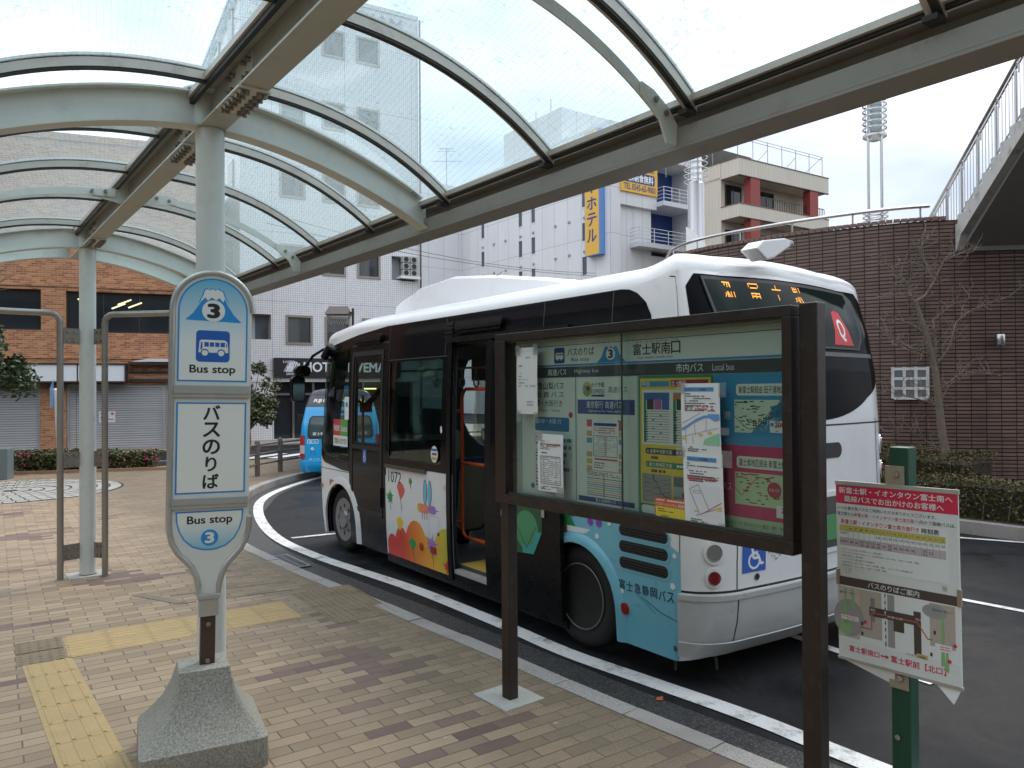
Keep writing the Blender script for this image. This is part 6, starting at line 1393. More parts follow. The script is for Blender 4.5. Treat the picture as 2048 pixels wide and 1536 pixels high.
TL = Matrix.Rotation(R(1.1), 4, 'Y')
def sf(g): g.M = TL @ Matrix.Translation((.022, 0, 0)); return g
g = sf(G()); g.box(-.038, -.03, .46, .038, .03, .80); g.build('stem', M('brown_stem', (.055, .03, .02), .5, var=.25, dirt=.4), t)
g = sf(G()); [g.cyl((.0, -.032, z), (.0, -.046, z), .013, 6) for z in (.52, .72)]; g.build('bolt', m_bolt, t)
g = sf(G()); g.box(-.05, -.045, .765, .05, .045, .86); g.box(-.058, -.05, .86, .058, .05, .885); g.build('socket', M('cast_socket', (.42, .42, .40), .4, metal=.5, var=.1), t, bevel=.004)
wS = .208
# outline of frame (x, z): rounded top, straight sides, shoulders narrowing to the stem
def outl(w, e=0):
    P_ = [(w * math.cos(R(a)), 2.46 + w * math.sin(R(a))) for a in range(0, 181, 9)]
    sh = [(-w, 1.30), (-w * .985, 1.235), (-w * .92, 1.175), (-w * .78, 1.12), (-w * .58, 1.075), (-w * .42, 1.035), (-w * .31, .98), (-w * .255, .93), (-w * .235, .87)]
    return P_ + sh + [(-x, z) for x, z in sh[::-1]]
m_tube = M('brushed_tube', (.46, .46, .44), .32, metal=.65, var=.1, dirt=.3)
g = sf(G()); o_ = outl(wS)
for y in (-.018, .018): g.tube([(x, y, z) for x, z in o_], .0165, 10, closed=False)
g.build('frame_tube', m_tube, t, smooth=60)
g = sf(G()); g.M = g.M @ Matrix.Rotation(math.pi / 2, 4, 'X'); g.prism(outl(wS - .004), -.022, .022); g.build('core_panel', M('sign_grey', (.62, .64, .61), .4, var=.06), t)
m_bar = M('cross_bar', (.40, .41, .38), .4, metal=.4, var=.1)
g = sf(G())
for z0, z1 in ((1.973, 2.038), (1.36, 1.415)): g = sf(G()); g.box(-wS + .01, -.034, z0, wS - .01, .034, z1); g.box(-wS + .01, -.038, z0 + .022, wS - .01, .038, z0 + .042); g.build('cross_bar', m_bar, t)
m_skyg = ramp3('sign_fade_top', [(0, (.74, .76, .72)), (.35, (.68, .75, .76)), (1, (.10, .42, .62))], 2.1, 2.64, 2)
m_skyb = ramp3('sign_fade_low', [(0, (.16, .45, .62)), (.75, (.72, .75, .72)), (1, (.74, .76, .72))], 1.12, 1.34, 2)
cP = [P(.74, .76, .72), P(.012, .24, .60), P(.012, .012, .015), P(.01, .10, .42), m_skyg, m_skyb, P(.70, .72, .70)]
def face(g, sd):                     # sd=-1 the side towards the viewer
    M0 = TL @ Matrix.Translation((.022, 0, 0)); g.M = M0 @ Matrix.Rotation(math.pi / 2, 4, 'X') if sd < 0 else M0 @ Matrix.Rotation(math.pi, 4, 'Z') @ Matrix.Rotation(math.pi / 2, 4, 'X')
    g.M = g.M @ Matrix.Translation((0, 0, .0225))
    return g
for sd in (-1, 1):
    g = face(G(), sd)
    w = .182; cz = 2.455; arcp = lambda w_: [(w_, 2.06)] + [(w_ * math.cos(R(a)), cz + w_ * math.sin(R(a))) for a in range(0, 181, 9)] + [(-w_, 2.06)]
    g.poly(arcp(w), .0005, 1); wi = w - .009; g.poly([(wi, 2.069)] + arcp(wi)[1:-1] + [(-wi, 2.069)], .001, 4)
    fj = [(-.145, 2.40), (-.105, 2.44), (-.07, 2.495), (-.052, 2.54), (.052, 2.54), (.07, 2.495), (.105, 2.44), (.148, 2.395)]; g.poly(fj, .0015, 1)
    sn = [(-.072, 2.50), (-.052, 2.545), (-.046, 2.568), (-.03, 2.575), (-.022, 2.568), (-.008, 2.577), (.008, 2.568), (.022, 2.577), (.034, 2.568), (.046, 2.566), (.054, 2.54), (.074, 2.50), (.055, 2.525), (.05, 2.505), (.03, 2.53), (.012, 2.515), (-.012, 2.53), (-.03, 2.51), (-.045, 2.53), (-.055, 2.515)]
    g.poly([(x * 1.12, 2.54 + (z - 2.54) * 1.15) for x, z in sn], .0018, 1); g.poly(sn, .0022, 6)
    g.disc(0, 2.455, .060, .0026, 6, 36); g.text('3', -.026, 2.418, .026, 2.492, .003, 2, .07, res=8)
    g.rrect(-.088, 2.17, .088, 2.345, .02, .0015, 3); bw = [(-.075, 2.222), (-.07, 2.285), (-.06, 2.293), (.062, 2.293), (.075, 2.282), (.08, 2.24), (.08, 2.222)]; g.poly(bw, .002, 6)
    g.poly([(-.066, 2.235), (-.063, 2.28), (-.055, 2.28), (-.055, 2.245)], .0025, 3)
    for i in range(4): g.rect(-.045 + .028 * i, 2.255, -.022 + .028 * i, 2.28, .0025, 3)
    g.poly([(.068, 2.255), (.068, 2.28), (.072, 2.275), (.074, 2.255)], .0025, 3)
    for x in (-.042, .043): g.disc(x, 2.222, .021, .0025, 3, 20); g.disc(x, 2.22, .016, .003, 6, 20)
    g.text('Bus stop', -.118, 2.096, .118, 2.152, .0015, 2, .03, res=6)
    g.rect(-.182, 1.44, .182, 1.945, .0005, 1); g.rect(-.173, 1.449, .173, 1.936, .001, 0)
    for i, ch in enumerate('バスのりば'): g.text(ch, -.048, 1.85 - .0955 * i, .048, 1.928 - .0955 * i, .0015, 2, .035, res=6, keep=True)
    lw = lambda w_, zt, k=1.0: [(-w_, zt), (w_, zt), (w_ * .985, 1.29), (w_ * .9, 1.235), (w_ * .75, 1.185), (w_ * .5, 1.145), (w_ * .22, 1.128), (0, 1.125), (-w_ * .22, 1.128), (-w_ * .5, 1.145), (-w_ * .75, 1.185), (-w_ * .9, 1.235), (-w_ * .985, 1.29)]
    g.poly(lw(.176, 1.345), .0005, 1); g.poly([(x * .952, 1.235 + (z - 1.235) * .925) for x, z in lw(.176, 1.345)], .001, 5)
    g.text('Bus stop', -.116, 1.262, .116, 1.317, .0015, 2, .03, res=6); g.disc(0, 1.195, .045, .0015, 1, 32); g.text('3', -.0195, 1.167, .0195, 1.223, .002, 6, .06, res=8)
    g.build('sign_face', cP, t)

# ---------------------------------------------------------------- framed notice board
BA = R(38.5); bd = Vector((math.sin(BA), -math.cos(BA), 0)); BO = Vector((-.05, 4.91, 0))
NB = thing('notice_board', 'large brown framed bus timetable board with sliding glass on two square posts', 'notice board', BO, math.atan2(bd.y, bd.x))
m_brown = M('dark_brown_steel', (.017, .009, .006), .42, var=.15, dirt=.25, dc=(.13, .11, .09), ds=14)
# local: x along the board to the right, -y is the back; the viewer stands on the -y side
for x0 in (-.045, 2.085):
    g = G(); zt = 1.272 if x0 < 0 else 2.372
    g.box(x0, .0, -.02, x0 + .084, .07, zt); g.build('post', m_brown, NB, bevel=.006)
g = G(); g.box(-.2, -.12, -.02, .15, .2, .004); g.build('footing_pad', m_conc, NB)
g = G(); fx0, fx1, fz0, fz1 = -.062, 2.066, 1.275, 2.366; ix0, ix1, iz0, iz1 = .045, 2.018, 1.338, 2.318
g.box(fx0, -.03, fz0, fx1, .13, iz0); g.box(fx0, -.03, iz1, fx1, .13, fz1); g.box(fx0, -.03, iz0, ix0, .13, iz1); g.box(ix1, -.03, iz0, fx1, .13, iz1)
g.build('frame', m_brown, NB, bevel=.004)
g = G(); g.box(ix0, -.012, iz0 + .0, ix1, -.0, iz0 + .012); g.box(ix0, -.012, iz1 - .012, ix1, 0, iz1); g.box(1.034, -.004, iz0, 1.041, .003, iz1); g.build('sash', M('sash_grey', (.06, .065, .06), .4, metal=.3), NB)
g = G(); g.rect(0, 0, 1, 1); g.V = []; g.F = []; g.MI = []; g.frame((0, .004, 0), (1, 0, 0), (0, 0, 1)); g.rect(ix0, iz0, 1.09, iz1); g.build('glass', glass('board_glass', (.88, .95, .91), .6, .02, (.5, .6, .57)), NB)
g = G(); g.frame((0, .012, 0), (1, 0, 0), (0, 0, 1)); g.rect(1.0, iz0, ix1, iz1); g.build('glass', bpy.data.materials['board_glass'], NB)
g = G(); g.box(ix0, .064, iz0, ix1, .09, iz1); g.build('back_panel', M('board_grey', (.50, .55, .52), .6, var=.05), NB)
m_by = [P(.70, .76, .72), P(.02, .16, .34), P(.03, .035, .035), P(.012, .24, .55), P(.74, .76, .74), P(.015, .05, .22)]
def bframe(y=.062): return G().frame((0, y, 0), (1, 0, 0), (0, 0, 1))
def lines_(g, x0, z0, x1, z1, n, m, rnd, w=.45, z=.002):       # rows of tiny illegible print
    for i in range(n):
        zz = z1 - (z1 - z0) * (i + .5) / n; x = x0
        while x < x1 - .004:
            l = min(rnd.uniform(.006, .02), x1 - x)
            if rnd.random() < .82: g.rect(x, zz - (z1 - z0) / n * w / 2, x + l * .85, zz + (z1 - z0) / n * w / 2, z, m)
            x += l
            if rnd.random() < .06: break
rnd = random.Random(11)
g = bframe(); g.rect(.10, 2.145, 1.995, 2.30, .0005, 0); g.rect(.10, 2.268, 1.995, 2.272, .001, 1); g.rect(.10, 2.146, 1.995, 2.156, .001, 3)
g.rrect(.42, 2.163, .515, 2.258, .012, .0015, 5); g.poly([(.432, 2.19), (.437, 2.227), (.503, 2.227), (.503, 2.19)], .002, 4); [g.rect(.445 + .015 * i, 2.21, .455 + .015 * i, 2.222, .0025, 5) for i in range(4)]; [g.disc(x, 2.189, .008, .0025, 4, 10) for x in (.452, .487)]
g.text('バスのりば', .54, 2.205, .765, 2.25, .0015, 2, .02, res=4); g.text('Bus stop', .575, 2.165, .725, 2.193, .0015, 2, .01)
g.poly([(.79, 2.157), (.825, 2.19), (.855, 2.255), (.94, 2.255), (.965, 2.2), (1.01, 2.157)], .0015, 3); g.poly([(.848, 2.24), (.857, 2.262), (.872, 2.27), (.885, 2.265), (.9, 2.272), (.918, 2.266), (.934, 2.262), (.945, 2.238), (.93, 2.25), (.915, 2.235), (.9, 2.25), (.882, 2.235), (.866, 2.25)], .002, 4); g.disc(.897, 2.203, .035, .0025, 4, 24); g.text('3', .882, 2.181, .912, 2.226, .003, 2, .06)
for i, ch in enumerate('富士駅南口'): g.text(ch, 1.065 + .066 * i, 2.188, 1.125 + .066 * i, 2.25, .0015, 2, .02, res=3, keep=True)
g.text('Fuji station south exit', 1.10, 2.163, 1.34, 2.18, .0015, 2, .0); g.text('ふじ えき みなみ ぐち', 1.08, 2.253, 1.38, 2.263, .0015, 2, .0)
g.build('header_strip', m_by, NB)
g = bframe(); g.rect(.10, 2.078, 1.995, 2.14, .0005, 0); g.text('高速バス', .36, 2.09, .53, 2.13, .001, 1, .01); g.text('Highway bus', .60, 2.095, .80, 2.125, .001, 1); g.text('市内バス', 1.36, 2.088, 1.53, 2.133, .001, 1, .015); g.text('Local bus', 1.585, 2.092, 1.71, 2.125, .001, 1); g.build('title_bar', [P(.03, .04, .045), P(.66, .70, .68)], NB)
# highway bus sheets
g = bframe(); g.rect(.10, 1.35, .61, 2.075, .0005, 0); g.text('富士急山梨バス', .17, 2.005, .505, 2.05, .001, 1, .02); g.text('近 鉄 バ ス', .25, 1.955, .505, 1.993, .001, 1, .01); g.text('京都・大阪行き', .2, 1.90, .49, 1.94, .001, 1, .01); g.text('Kyoto・Osaka', .28, 1.865, .47, 1.885, .001, 1)
g.rrect(.235, 1.75, .55, 1.835, .012, .001, 2); g.text('京都・大阪 行', .26, 1.795, .48, 1.825, .0015, 0); g.disc(.565, 1.852, .018, .0015, 3, 16); lines_(g, .24, 1.40, .34, 1.72, 16, 1, rnd, .4); lines_(g, .5, 1.5, .57, 1.72, 5, 2, rnd, .5); g.disc(.21, 1.40, .018, .001, 2, 14); g.rect(.10, 1.35, .104, 2.075, .001, 2); g.rect(.606, 1.35, .61, 2.075, .001, 2); g.build('timetable_sheet', [P(.70, .76, .72), P(.035, .05, .05), P(.03, .16, .36), P(.42, .06, .06)], NB)
g = bframe(); g.rect(.613, 1.345, 1.09, 2.075, .0005, 0); g.disc(.705, 2.005, .04, .001, 4, 24, .045); g.disc(.705, 1.985, .028, .0015, 5, 18, .018); g.disc(.715, 2.01, .016, .002, 1, 14); g.disc(.69, 2.015, .014, .0018, 6, 14)
g.text('かぐや姫', .74, 2.015, .845, 2.045, .001, 1, .02); g.text('EXPRESS', .74, 1.98, .845, 2.005, .001, 1, .01); g.rect(.74, 1.962, .845, 1.974, .001, 2); g.text('高速バス', .875, 1.985, 1.02, 2.02, .001, 1)
g.rect(.625, 1.862, 1.075, 1.945, .001, 2); g.text('東京駅行 高速バス', .70, 1.895, .985, 1.937, .0015, 7); g.text('Highway bus For Tokyo station', .715, 1.87, .975, 1.887, .0015, 7); g.rect(.70, 1.45, .98, 1.83, .001, 7); g.rect(.702, 1.79, .745, 1.83, .0015, 3); g.rect(.945, 1.77, .98, 1.83, .0015, 3)
for i, c in enumerate((8, 6, 0, 8, 9, 8)): g.rect(.70, 1.735 - .04 * i, .98, 1.765 - .04 * i, .0013, c)
g.rect(.745, 1.54, .955, 1.82, .002, 7); g.rect(.76, 1.795, .94, 1.812, .0025, 2); lines_(g, .76, 1.75, .93, 1.79, 3, 3, rnd, .4, .0025); g.frame2(.755, 1.62, .85, 1.74, .003, .0025, 1); g.frame2(.855, 1.62, .945, 1.74, .003, .0025, 1)
lines_(g, .76, 1.625, .94, 1.735, 9, 10, rnd, .3, .0026); g.rect(.765, 1.6, .945, 1.61, .0025, 3); lines_(g, .76, 1.55, .86, 1.59, 3, 1, rnd, .4, .0025)
for i in range(9): g.rect(.70, 1.395 + .012 * i, .98, 1.399 + .012 * i, .0015, (2, 3, 8, 5, 6, 1, 3, 8, 1)[i])
lines_(g, .70, 1.505, .98, 1.54, 4, 1, rnd, .4); g.rect(.835, 1.39, .84, 1.52, .002, 1); g.rect(.63, 1.355, 1.07, 1.383, .001, 2); g.text('富士急静岡バス', .77, 1.36, .93, 1.38, .0015, 0)
g.build('timetable_sheet', [P(.70, .76, .72), P(.03, .04, .04), P(.025, .05, .22), P(.5, .08, .09), P(.55, .42, .06), P(.12, .32, .05), P(.1, .28, .45), P(.74, .76, .74), P(.55, .36, .14), P(.5, .42, .12), P(.3, .33, .33)], NB)
# local bus sheets
g = bframe(); g.rect(1.10, 1.335, 1.59, 2.075, .0005, 0); g.rect(1.115, 1.395, 1.575, 2.06, .001, 1); g.rect(1.125, 2.015, 1.315, 2.045, .0015, 2); g.text('平日', 1.13, 2.018, 1.18, 2.042, .002, 6, .02); g.rect(1.325, 2.015, 1.56, 2.05, .0015, 3); g.text('土・休日', 1.33, 2.02, 1.42, 2.047, .002, 6, .02)
for x in (1.14, 1.34):
    g.rect(x - .01, 1.71, x + .19, 2.0, .0015, 6); g.rect(x, 1.72, x + .018, 1.945, .002, 0); g.rect(x, 1.945, x + .175, 1.985, .002, 7 if x < 1.3 else 8)
    for k, c in enumerate((4, 9, 7)): g.rect(x + .022 + .052 * k, 1.895, x + .07 + .052 * k, 1.95, .0022, c)
    for k in range(13): g.rect(x + .02, 1.885 - .0135 * k, x + .175, 1.887 - .0135 * k, .0022, 4)
    lines_(g, x + .0, 1.73, x + .03, 1.89, 12, 4, rnd, .5, .0024)
    for k in range(6): g.rect(x + .06 + .05 * (k % 2), 1.745 + .023 * k, x + .072 + .05 * (k % 2), 1.752 + .023 * k, .0024, 4)
for z, c, s_ in ((1.675, 4, 'A 吉原中央駅方面'), (1.605, 0, '1 富士南地区方面')): g.rrect(1.15, z - .016, 1.57, z + .016, .014, .0015, c); g.text(s_, 1.16, z - .011, 1.33, z + .011, .002, 6, .01); lines_(g, 1.36, z - .008, 1.55, z + .008, 1, 6, rnd, .8, .002); lines_(g, 1.19, z - .042, 1.45, z - .026, 1, 4, rnd, .9, .002)
g.rect(1.125, 1.4, 1.325, 1.555, .0015, 10); pts = [(1.2, 1.55), (1.21, 1.52), (1.24, 1.49), (1.25, 1.46), (1.29, 1.44), (1.3, 1.41)]
for a, b in zip(pts, pts[1:]): g.line(a, b, .004, .002, 4)
for k in range(8): g.line((1.13, 1.41 + .018 * k), (1.32, 1.42 + .016 * ((k * 3) % 8)), .0015, .0018, 4)
lines_(g, 1.2, 1.525, 1.32, 1.55, 2, 4, rnd, .6, .002)
g.rect(1.335, 1.4, 1.57, 1.555, .0015, 11); g.rect(1.34, 1.40, 1.57, 1.45, .002, 10); g.disc(1.42, 1.46, .03, .0024, 3, 14, .02); g.rrect(1.35, 1.42, 1.41, 1.435, .006, .0024, 6); g.rect(1.34, 1.5, 1.4, 1.55, .002, 12); g.rrect(1.12, 1.342, 1.4, 1.385, .015, .0015, 6); g.text('富士急静岡バス', 1.21, 1.35, 1.36, 1.376, .002, 4)
g.build('timetable_sheet', [P(.015, .22, .09), P(.74, .54, .05), P(.04, .27, .42), P(.42, .03, .05), P(.03, .035, .04), P(.2, .2, .2), P(.74, .77, .74), P(.04, .13, .36), P(.5, .18, .06), P(.42, .12, .3), P(.26, .28, .26), P(.34, .36, .36), P(.1, .14, .12)], NB)
def mapsheet(z0, z1, cbg, title, cmap, red, seed):
    rnd = random.Random(seed); g = bframe(); g.rect(1.595, z0, 2.012, z1, .0005, 0); g.rrect(1.72, z1 - .105, 2.03 - .02, z1 - .05, .015, .001, 1); g.text(title, 1.735, z1 - .095, 2.0, z1 - .06, .0015, 2, .012)
    g.rect(1.71, z0 + .06, 1.965, z1 - .125, .001, 3); zl, zh = z0 + .06, z1 - .125
    if not red: g.poly([(1.80, zl), (1.965, zl), (1.965, zl + .17), (1.93, zl + .12), (1.87, zl + .06)], .0012, 4); g.poly([(1.965, zh - .02), (1.90, zh - .03), (1.93, zh - .09), (1.965, zh - .13)], .0012, 4); [g.rect(1.815 + .013 * k, zl + .01 + .008 * k, 1.818 + .013 * k, zl + .05 + .006 * k, .0016, 2) for k in range(11)]; g.rrect(1.9, zl + .005, 1.99, zl + .06, .004, .0018, 5); g.text('200', 1.925, zl + .03, 1.975, zl + .053, .0022, 6, .03); g.disc(1.912, zl + .042, .009, .0022, 4, 12)
    else: g.disc(1.92, zh - .07, .036, .0018, 6, 22); g.text('みなバス', 1.893, zh - .078, 1.947, zh - .062, .0022, 5); g.rrect(1.93, z0 + .02, 2.01, z0 + .075, .004, .0018, 5); g.text('200', 1.955, z0 + .043, 2.0, z0 + .066, .0022, 6, .03); g.rect(1.968, zl, 2.01, zh - .02, .0012, 7); lines_(g, 1.97, zl, 2.01, zh - .02, 18, 6, rnd, .3, .0016)
    p = [(1.71, zl + .5 * (zh - zl))] + [(1.71 + .255 * k / 7, zl + (zh - zl) * (.5 + .4 * math.sin(k * .7 + seed))) for k in range(1, 8)]
    for a, b in zip(p, p[1:]): g.line(a, b, .003, .0014, 2 if not red else 6)
    for k in range(9): g.line((rnd.uniform(1.71, 1.96), rnd.uniform(zl, zh)), (rnd.uniform(1.71, 1.96), rnd.uniform(zl, zh)), .0018, .0013, 8)
    for k in range(42): x = rnd.gauss(1.82, .06); z = rnd.gauss((zl + zh) / 2, .05); x = min(1.93, max(1.715, x)); z = min(zh - .01, max(zl + .01, z)); g.rect(x, z, x + rnd.uniform(.01, .026), z + .005, .0018, 2 if not red or k % 3 == 0 else 6)
    lines_(g, 1.715, zh - .03, 1.78, zh - .005, 2, 2 if not red else 6, rnd, .5, .0018)
    g.text('バス' if red else '港', 1.645, z0 + .12, 1.69, z0 + .16, .001, 5)
    g.build('route_map', [cbg, P(.72, .77, .71), P(.03, .03, .03), cmap, P(.03, .24, .42), P(.74, .76, .74), P(.42, .03, .06), P(.50, .38, .26), P(.5, .54, .42)], NB)
mapsheet(1.735, 2.075, P(.025, .27, .52), '新富士駅経由 田子浦地区行', P(.60, .72, .55), False, 3); mapsheet(1.395, 1.733, P(.52, .03, .13), '富士南地区経由 新富士駅行', P(.50, .64, .38), True, 5)
g = bframe(); g.rect(1.595, 1.338, 2.012, 1.393, .0005, 0); g.text('コミュニティバス 石川タクシー富士（株）TEL.0545', 1.62, 1.355, 2.005, 1.375, .001, 1); g.build('timetable_sheet', [P(.47, .58, .35), P(.03, .03, .03)], NB)
# papers taped outside the glass: each hangs on the board and is a thing of its own
m_paper = M('white_paper', (.72, .73, .73), .7, var=.02); m_tape = glass('clear_tape', (.85, .87, .86), .8, .18, (.7, .72, .7), .15)
BM = Matrix.Translation(BO) @ Matrix.Rotation(math.atan2(bd.y, bd.x), 4, 'Z')
def paper(label, x0, z0, x1, z1, draw, mats, tapes, sk=0, y=-.002, curl=.004):
    o = thing('taped_notice', label, 'notice', BM @ Vector((x0, y, z0)), math.atan2(bd.y, bd.x), 'paper notices taped on the board glass')
    w, h = x1 - x0, z1 - z0; g = G(); n = 8; vs = []
    for i in range(n + 1):
        for j in (0, .5, 1): u = i / n; vs.append((w * j + sk * u, -curl * math.sin(u * 3.1) - .001, h * u))
    g.add(vs, [(3 * i + j, 3 * i + j + 1, 3 * i + j + 4, 3 * i + j + 3) for i in range(n) for j in (0, 1)]); g.build('sheet', m_paper, o)
    g = G(); g.frame((0, 0, 0), (1, 0, 0), (sk / h, 0, 1)); draw(g, w, h)
    o2 = g.build('print', mats, o)
    for v in o2.data.vertices: v.co.y -= .0018 + curl * math.sin(max(0, min(1, v.co.z / h)) * 3.1)
    for a in tapes: g = G(); g.frame((0, -.0045 - curl, 0), (1, 0, 0), (0, 0, 1)); g.poly([(a[0], a[1]), (a[0] + a[2], a[1]), (a[0] + a[2], a[1] + a[3]), (a[0], a[1] + a[3])], 0); g.build('tape', m_tape, o)
    return o
cT = [P(.06, .06, .06), P(.5, .08, .10), P(.10, .30, .58), P(.28, .28, .28), P(.12, .30, .62), P(.25, .55, .33), P(.65, .5, .1), P(.66, .68, .70)]
def d1(g, w, h): 
    r = random.Random(1); lines_(g, w * .4, h * .88, w * .65, h * .92, 1, 3, r, .5); lines_(g, w * .12, h * .75, w * .9, h * .79, 1, 1, r, .5); lines_(g, w * .12, h * .42, w * .92, h * .68, 5, 3, r, .32); lines_(g, w * .5, h * .12, w * .9, h * .22, 2, 3, r, .35); g.rect(w * .1, h * .985, w * .9, h * 1.06, .0, 7)
paper('white notice with red heading taped in the top left corner of the board', .137, 1.853, .338, 2.245, d1, cT, [(-.01, .37, .05, .06), (.16, .37, .05, .065), (.0, -.05, .04, .07), (.165, -.055, .045, .07)])
def d2(g, w, h):
    r = random.Random(2); lines_(g, w * .1, h * .90, w * .9, h * .95, 1, 1, r, .6); lines_(g, w * .1, h * .73, w * .92, h * .89, 7, 0, r, .4); lines_(g, w * .1, h * .80, w * .9, h * .845, 1, 1, r, .5); g.frame2(w * .12, h * .13, w * .9, h * .62, .003, .001, 0); [g.rect(w * q, h * .13, w * q + .002, h * .62, .001, 0) for q in (.25, .72)]; lines_(g, w * .15, h * .15, w * .88, h * .61, 14, 3, r, .35); lines_(g, w * .1, h * .03, w * .9, h * .10, 3, 0, r, .5); lines_(g, w * .1, h * .66, w * .5, h * .69, 1, 0, r, .6)
paper('white printed timetable notice taped low on the left pane of the board', .338, 1.388, .568, 1.735, d2, cT, [(.17, -.02, .07, .06), (-.01, .31, .05, .05)])
def mapd(g, w, h, hd):
    r = random.Random(len(hd)); g.rect(w * .1, h * .885, w * .85, h * .945, .0005, 2); g.text(hd, w * .12, h * .895, w * .83, h * .935, .001, 0, .02); lines_(g, w * .1, h * .60, w * .9, h * .87, 8, 0, r, .38); lines_(g, w * .12, h * .62, w * .85, h * .69, 2, 1, r, .55, .0015); lines_(g, w * .15, h * .03, w * .85, h * .11, 3, 0, r, .5)
def d3(g, w, h):
    mapd(g, w, h, '「しおかぜバス」の迂回運転について'); 
    for a, b in (((.02, .34), (.4, .48)), ((.4, .48), (.6, .53)), ((.6, .53), (.95, .55))): g.line((w * a[0], h * a[1]), (w * b[0], h * b[1]), .012, .0012, 4)
    g.poly([(w * .7, h * .57), (w * .98, h * .57), (w * .98, h * .49), (w * .86, h * .475), (w * .75, h * .51)], .0014, 4); g.poly([(w * .55, h * .14), (w * .97, h * .14), (w * .97, h * .31), (w * .8, h * .27), (w * .6, h * .22)], .0014, 5)
    for a, b in (((.02, .24), (.95, .38)), ((.1, .38), (.12, .14)), ((.35, .42), (.36, .26)), ((.28, .26), (.3, .14)), ((.02, .43), (.5, .58)), ((.66, .5), (.64, .33))): g.line((w * a[0], h * a[1]), (w * b[0], h * b[1]), .0025, .001, 3)
    for x, z in ((.02, .2), (.45, .26), (.68, .29)): g.rect(w * x, h * z, w * x + .025, h * z + .012, .0016, 6)
def d4(g, w, h):
    mapd(g, w, h, '「みなバス」の迂回運転について'); g.rect(w * .12, h * .15, w * .92, h * .57, .0004, 7)
    for a, b, c in (((.15, .5), (.38, .57), 3), ((.15, .5), (.38, .18), 3), ((.38, .57), (.62, .26), 3), ((.42, .17), (.95, .36), 1), ((.3, .15), (.95, .3), 3)): g.line((w * a[0], h * a[1]), (w * b[0], h * b[1]), .004, .001, c)
    g.rect(w * .78, h * .25, w * .95, h * .28, .0016, 6); g.rect(w * .25, h * .2, w * .34, h * .22, .0016, 6); g.frame2(w * .25, h * .45, w * .42, h * .49, .002, .0014, 1)
paper('white notice with a blue river map, upper of two on the right pane', 1.45, 1.683, 1.682, 2.03, d3, cT, [(-.03, .30, .05, .06), (.22, .28, .045, .07), (.23, .10, .05, .035), (-.035, -.02, .05, .05)], -.008)
paper('white notice with a grey street map, lower of two on the right pane', 1.466, 1.33, 1.70, 1.69, d4, cT, [(.2, -.035, .04, .07), (.09, -.035, .045, .05), (.22, .3, .06, .08)], -.012, -.003)
o = thing('taped_notice', 'orange and yellow bus location flyer on the lower edge of the board glass', 'notice', BM @ Vector((1.268, -.0025, 1.305)), math.atan2(bd.y, bd.x), 'paper notices taped on the board glass')
r_ = random.Random(4); g = G(); g.frame((0, 0, 0), (1, 0, 0), (0, 0, 1)); g.rect(0, 0, .205, .14, 0, 0); g.rect(.005, .04, .2, .095, .0005, 1); g.text('「バスロケーションシステム」運用開始', .008, .1, .19, .118, .001, 3, .01); lines_(g, .01, .122, .19, .136, 1, 3, r_, .5, .001); lines_(g, .02, .045, .18, .09, 4, 2, r_, .45, .001); g.rect(.005, .008, .2, .038, .0005, 4); lines_(g, .04, .012, .18, .034, 2, 3, r_, .5, .001); g.disc(.02, .02, .012, .001, 3, 12)
g.build('sheet', [P(.55, .11, .03), P(.62, .50, .05), P(.12, .06, .03), P(.68, .66, .6), P(.08, .2, .42)], o)

# ---------------------------------------------------------------- timetable sign on a green post at the kerb
GPo = Vector((1.684, 3.3, 0)); gd_ = R(39)
GS = thing('timetable_post', 'green square post carrying a weathered red and white bus timetable panel', 'sign post', GPo, math.atan2(-math.cos(gd_), math.sin(gd_)))
g = G(); g.box(-.041, .004, -.25, .041, .086, 1.742); g.build('post', M('green_post', (.008, .062, .036), .4, var=.12, dirt=.3, dc=(.08, .08, .06), ds=10), GS, bevel=.005)
LT = Matrix.Translation((0, 0, 1.15)) @ Matrix.Rotation(R(-.6), 4, 'Y') @ Matrix.Translation((0, 0, -1.15))
g = G(); g.M = LT; 
mc_ = [M('rusty_plate', (.33, .27, .2), .6, var=.3, dirt=.5), m_chrome]
for z in (1.575, .69): g = G(); g.M = LT; g.box(-.05, -.004, z - .0, .03, .0035, z + .085, 0); g.cyl((-.0, -.005, z + .05), (-.0, -.016, z + .05), .012, 10, 1); g.build('clip', mc_, GS)
g = G(); g.cyl((-.01, .003, .48), (-.01, -.012, .48), .012, 10); g.build('bolt', m_chrome, GS)
px0, px1, pz0, pz1 = -.272, .248, .765, 1.572
g = G(); g.M = LT; g.box(px0, -.014, pz0, px1, -.005, pz1, 0); g.box(px0 - .004, -.017, pz1 - .012, px1 + .004, -.004, pz1 + .006, 1); g.box(px0 - .004, -.017, pz0 - .006, px1 + .004, -.004, pz0 + .006, 1)
g.build('panel', [M('weathered_white', (.66, .70, .69), .5, var=.06, dirt=.25, dc=(.3, .25, .18), ds=6), M('panel_rail', (.42, .40, .36), .5, metal=.3, dirt=.5)], GS)
g = G(); g.M = LT @ Matrix.Translation((0, -.0142, 0)) @ Matrix.Rotation(math.pi / 2, 4, 'X'); r_ = random.Random(9)
g.rect(px0, 1.475, px1, 1.56, .0005, 0); g.text('新富士駅・イオンタウン富士南へ', px0 + .015, 1.522, px1 - .02, 1.55, .001, 1, .02, res=4); g.text('路線バスでお出かけのお客様へ', px0 + .04, 1.484, px1 - .055, 1.512, .001, 1, .02, res=4)
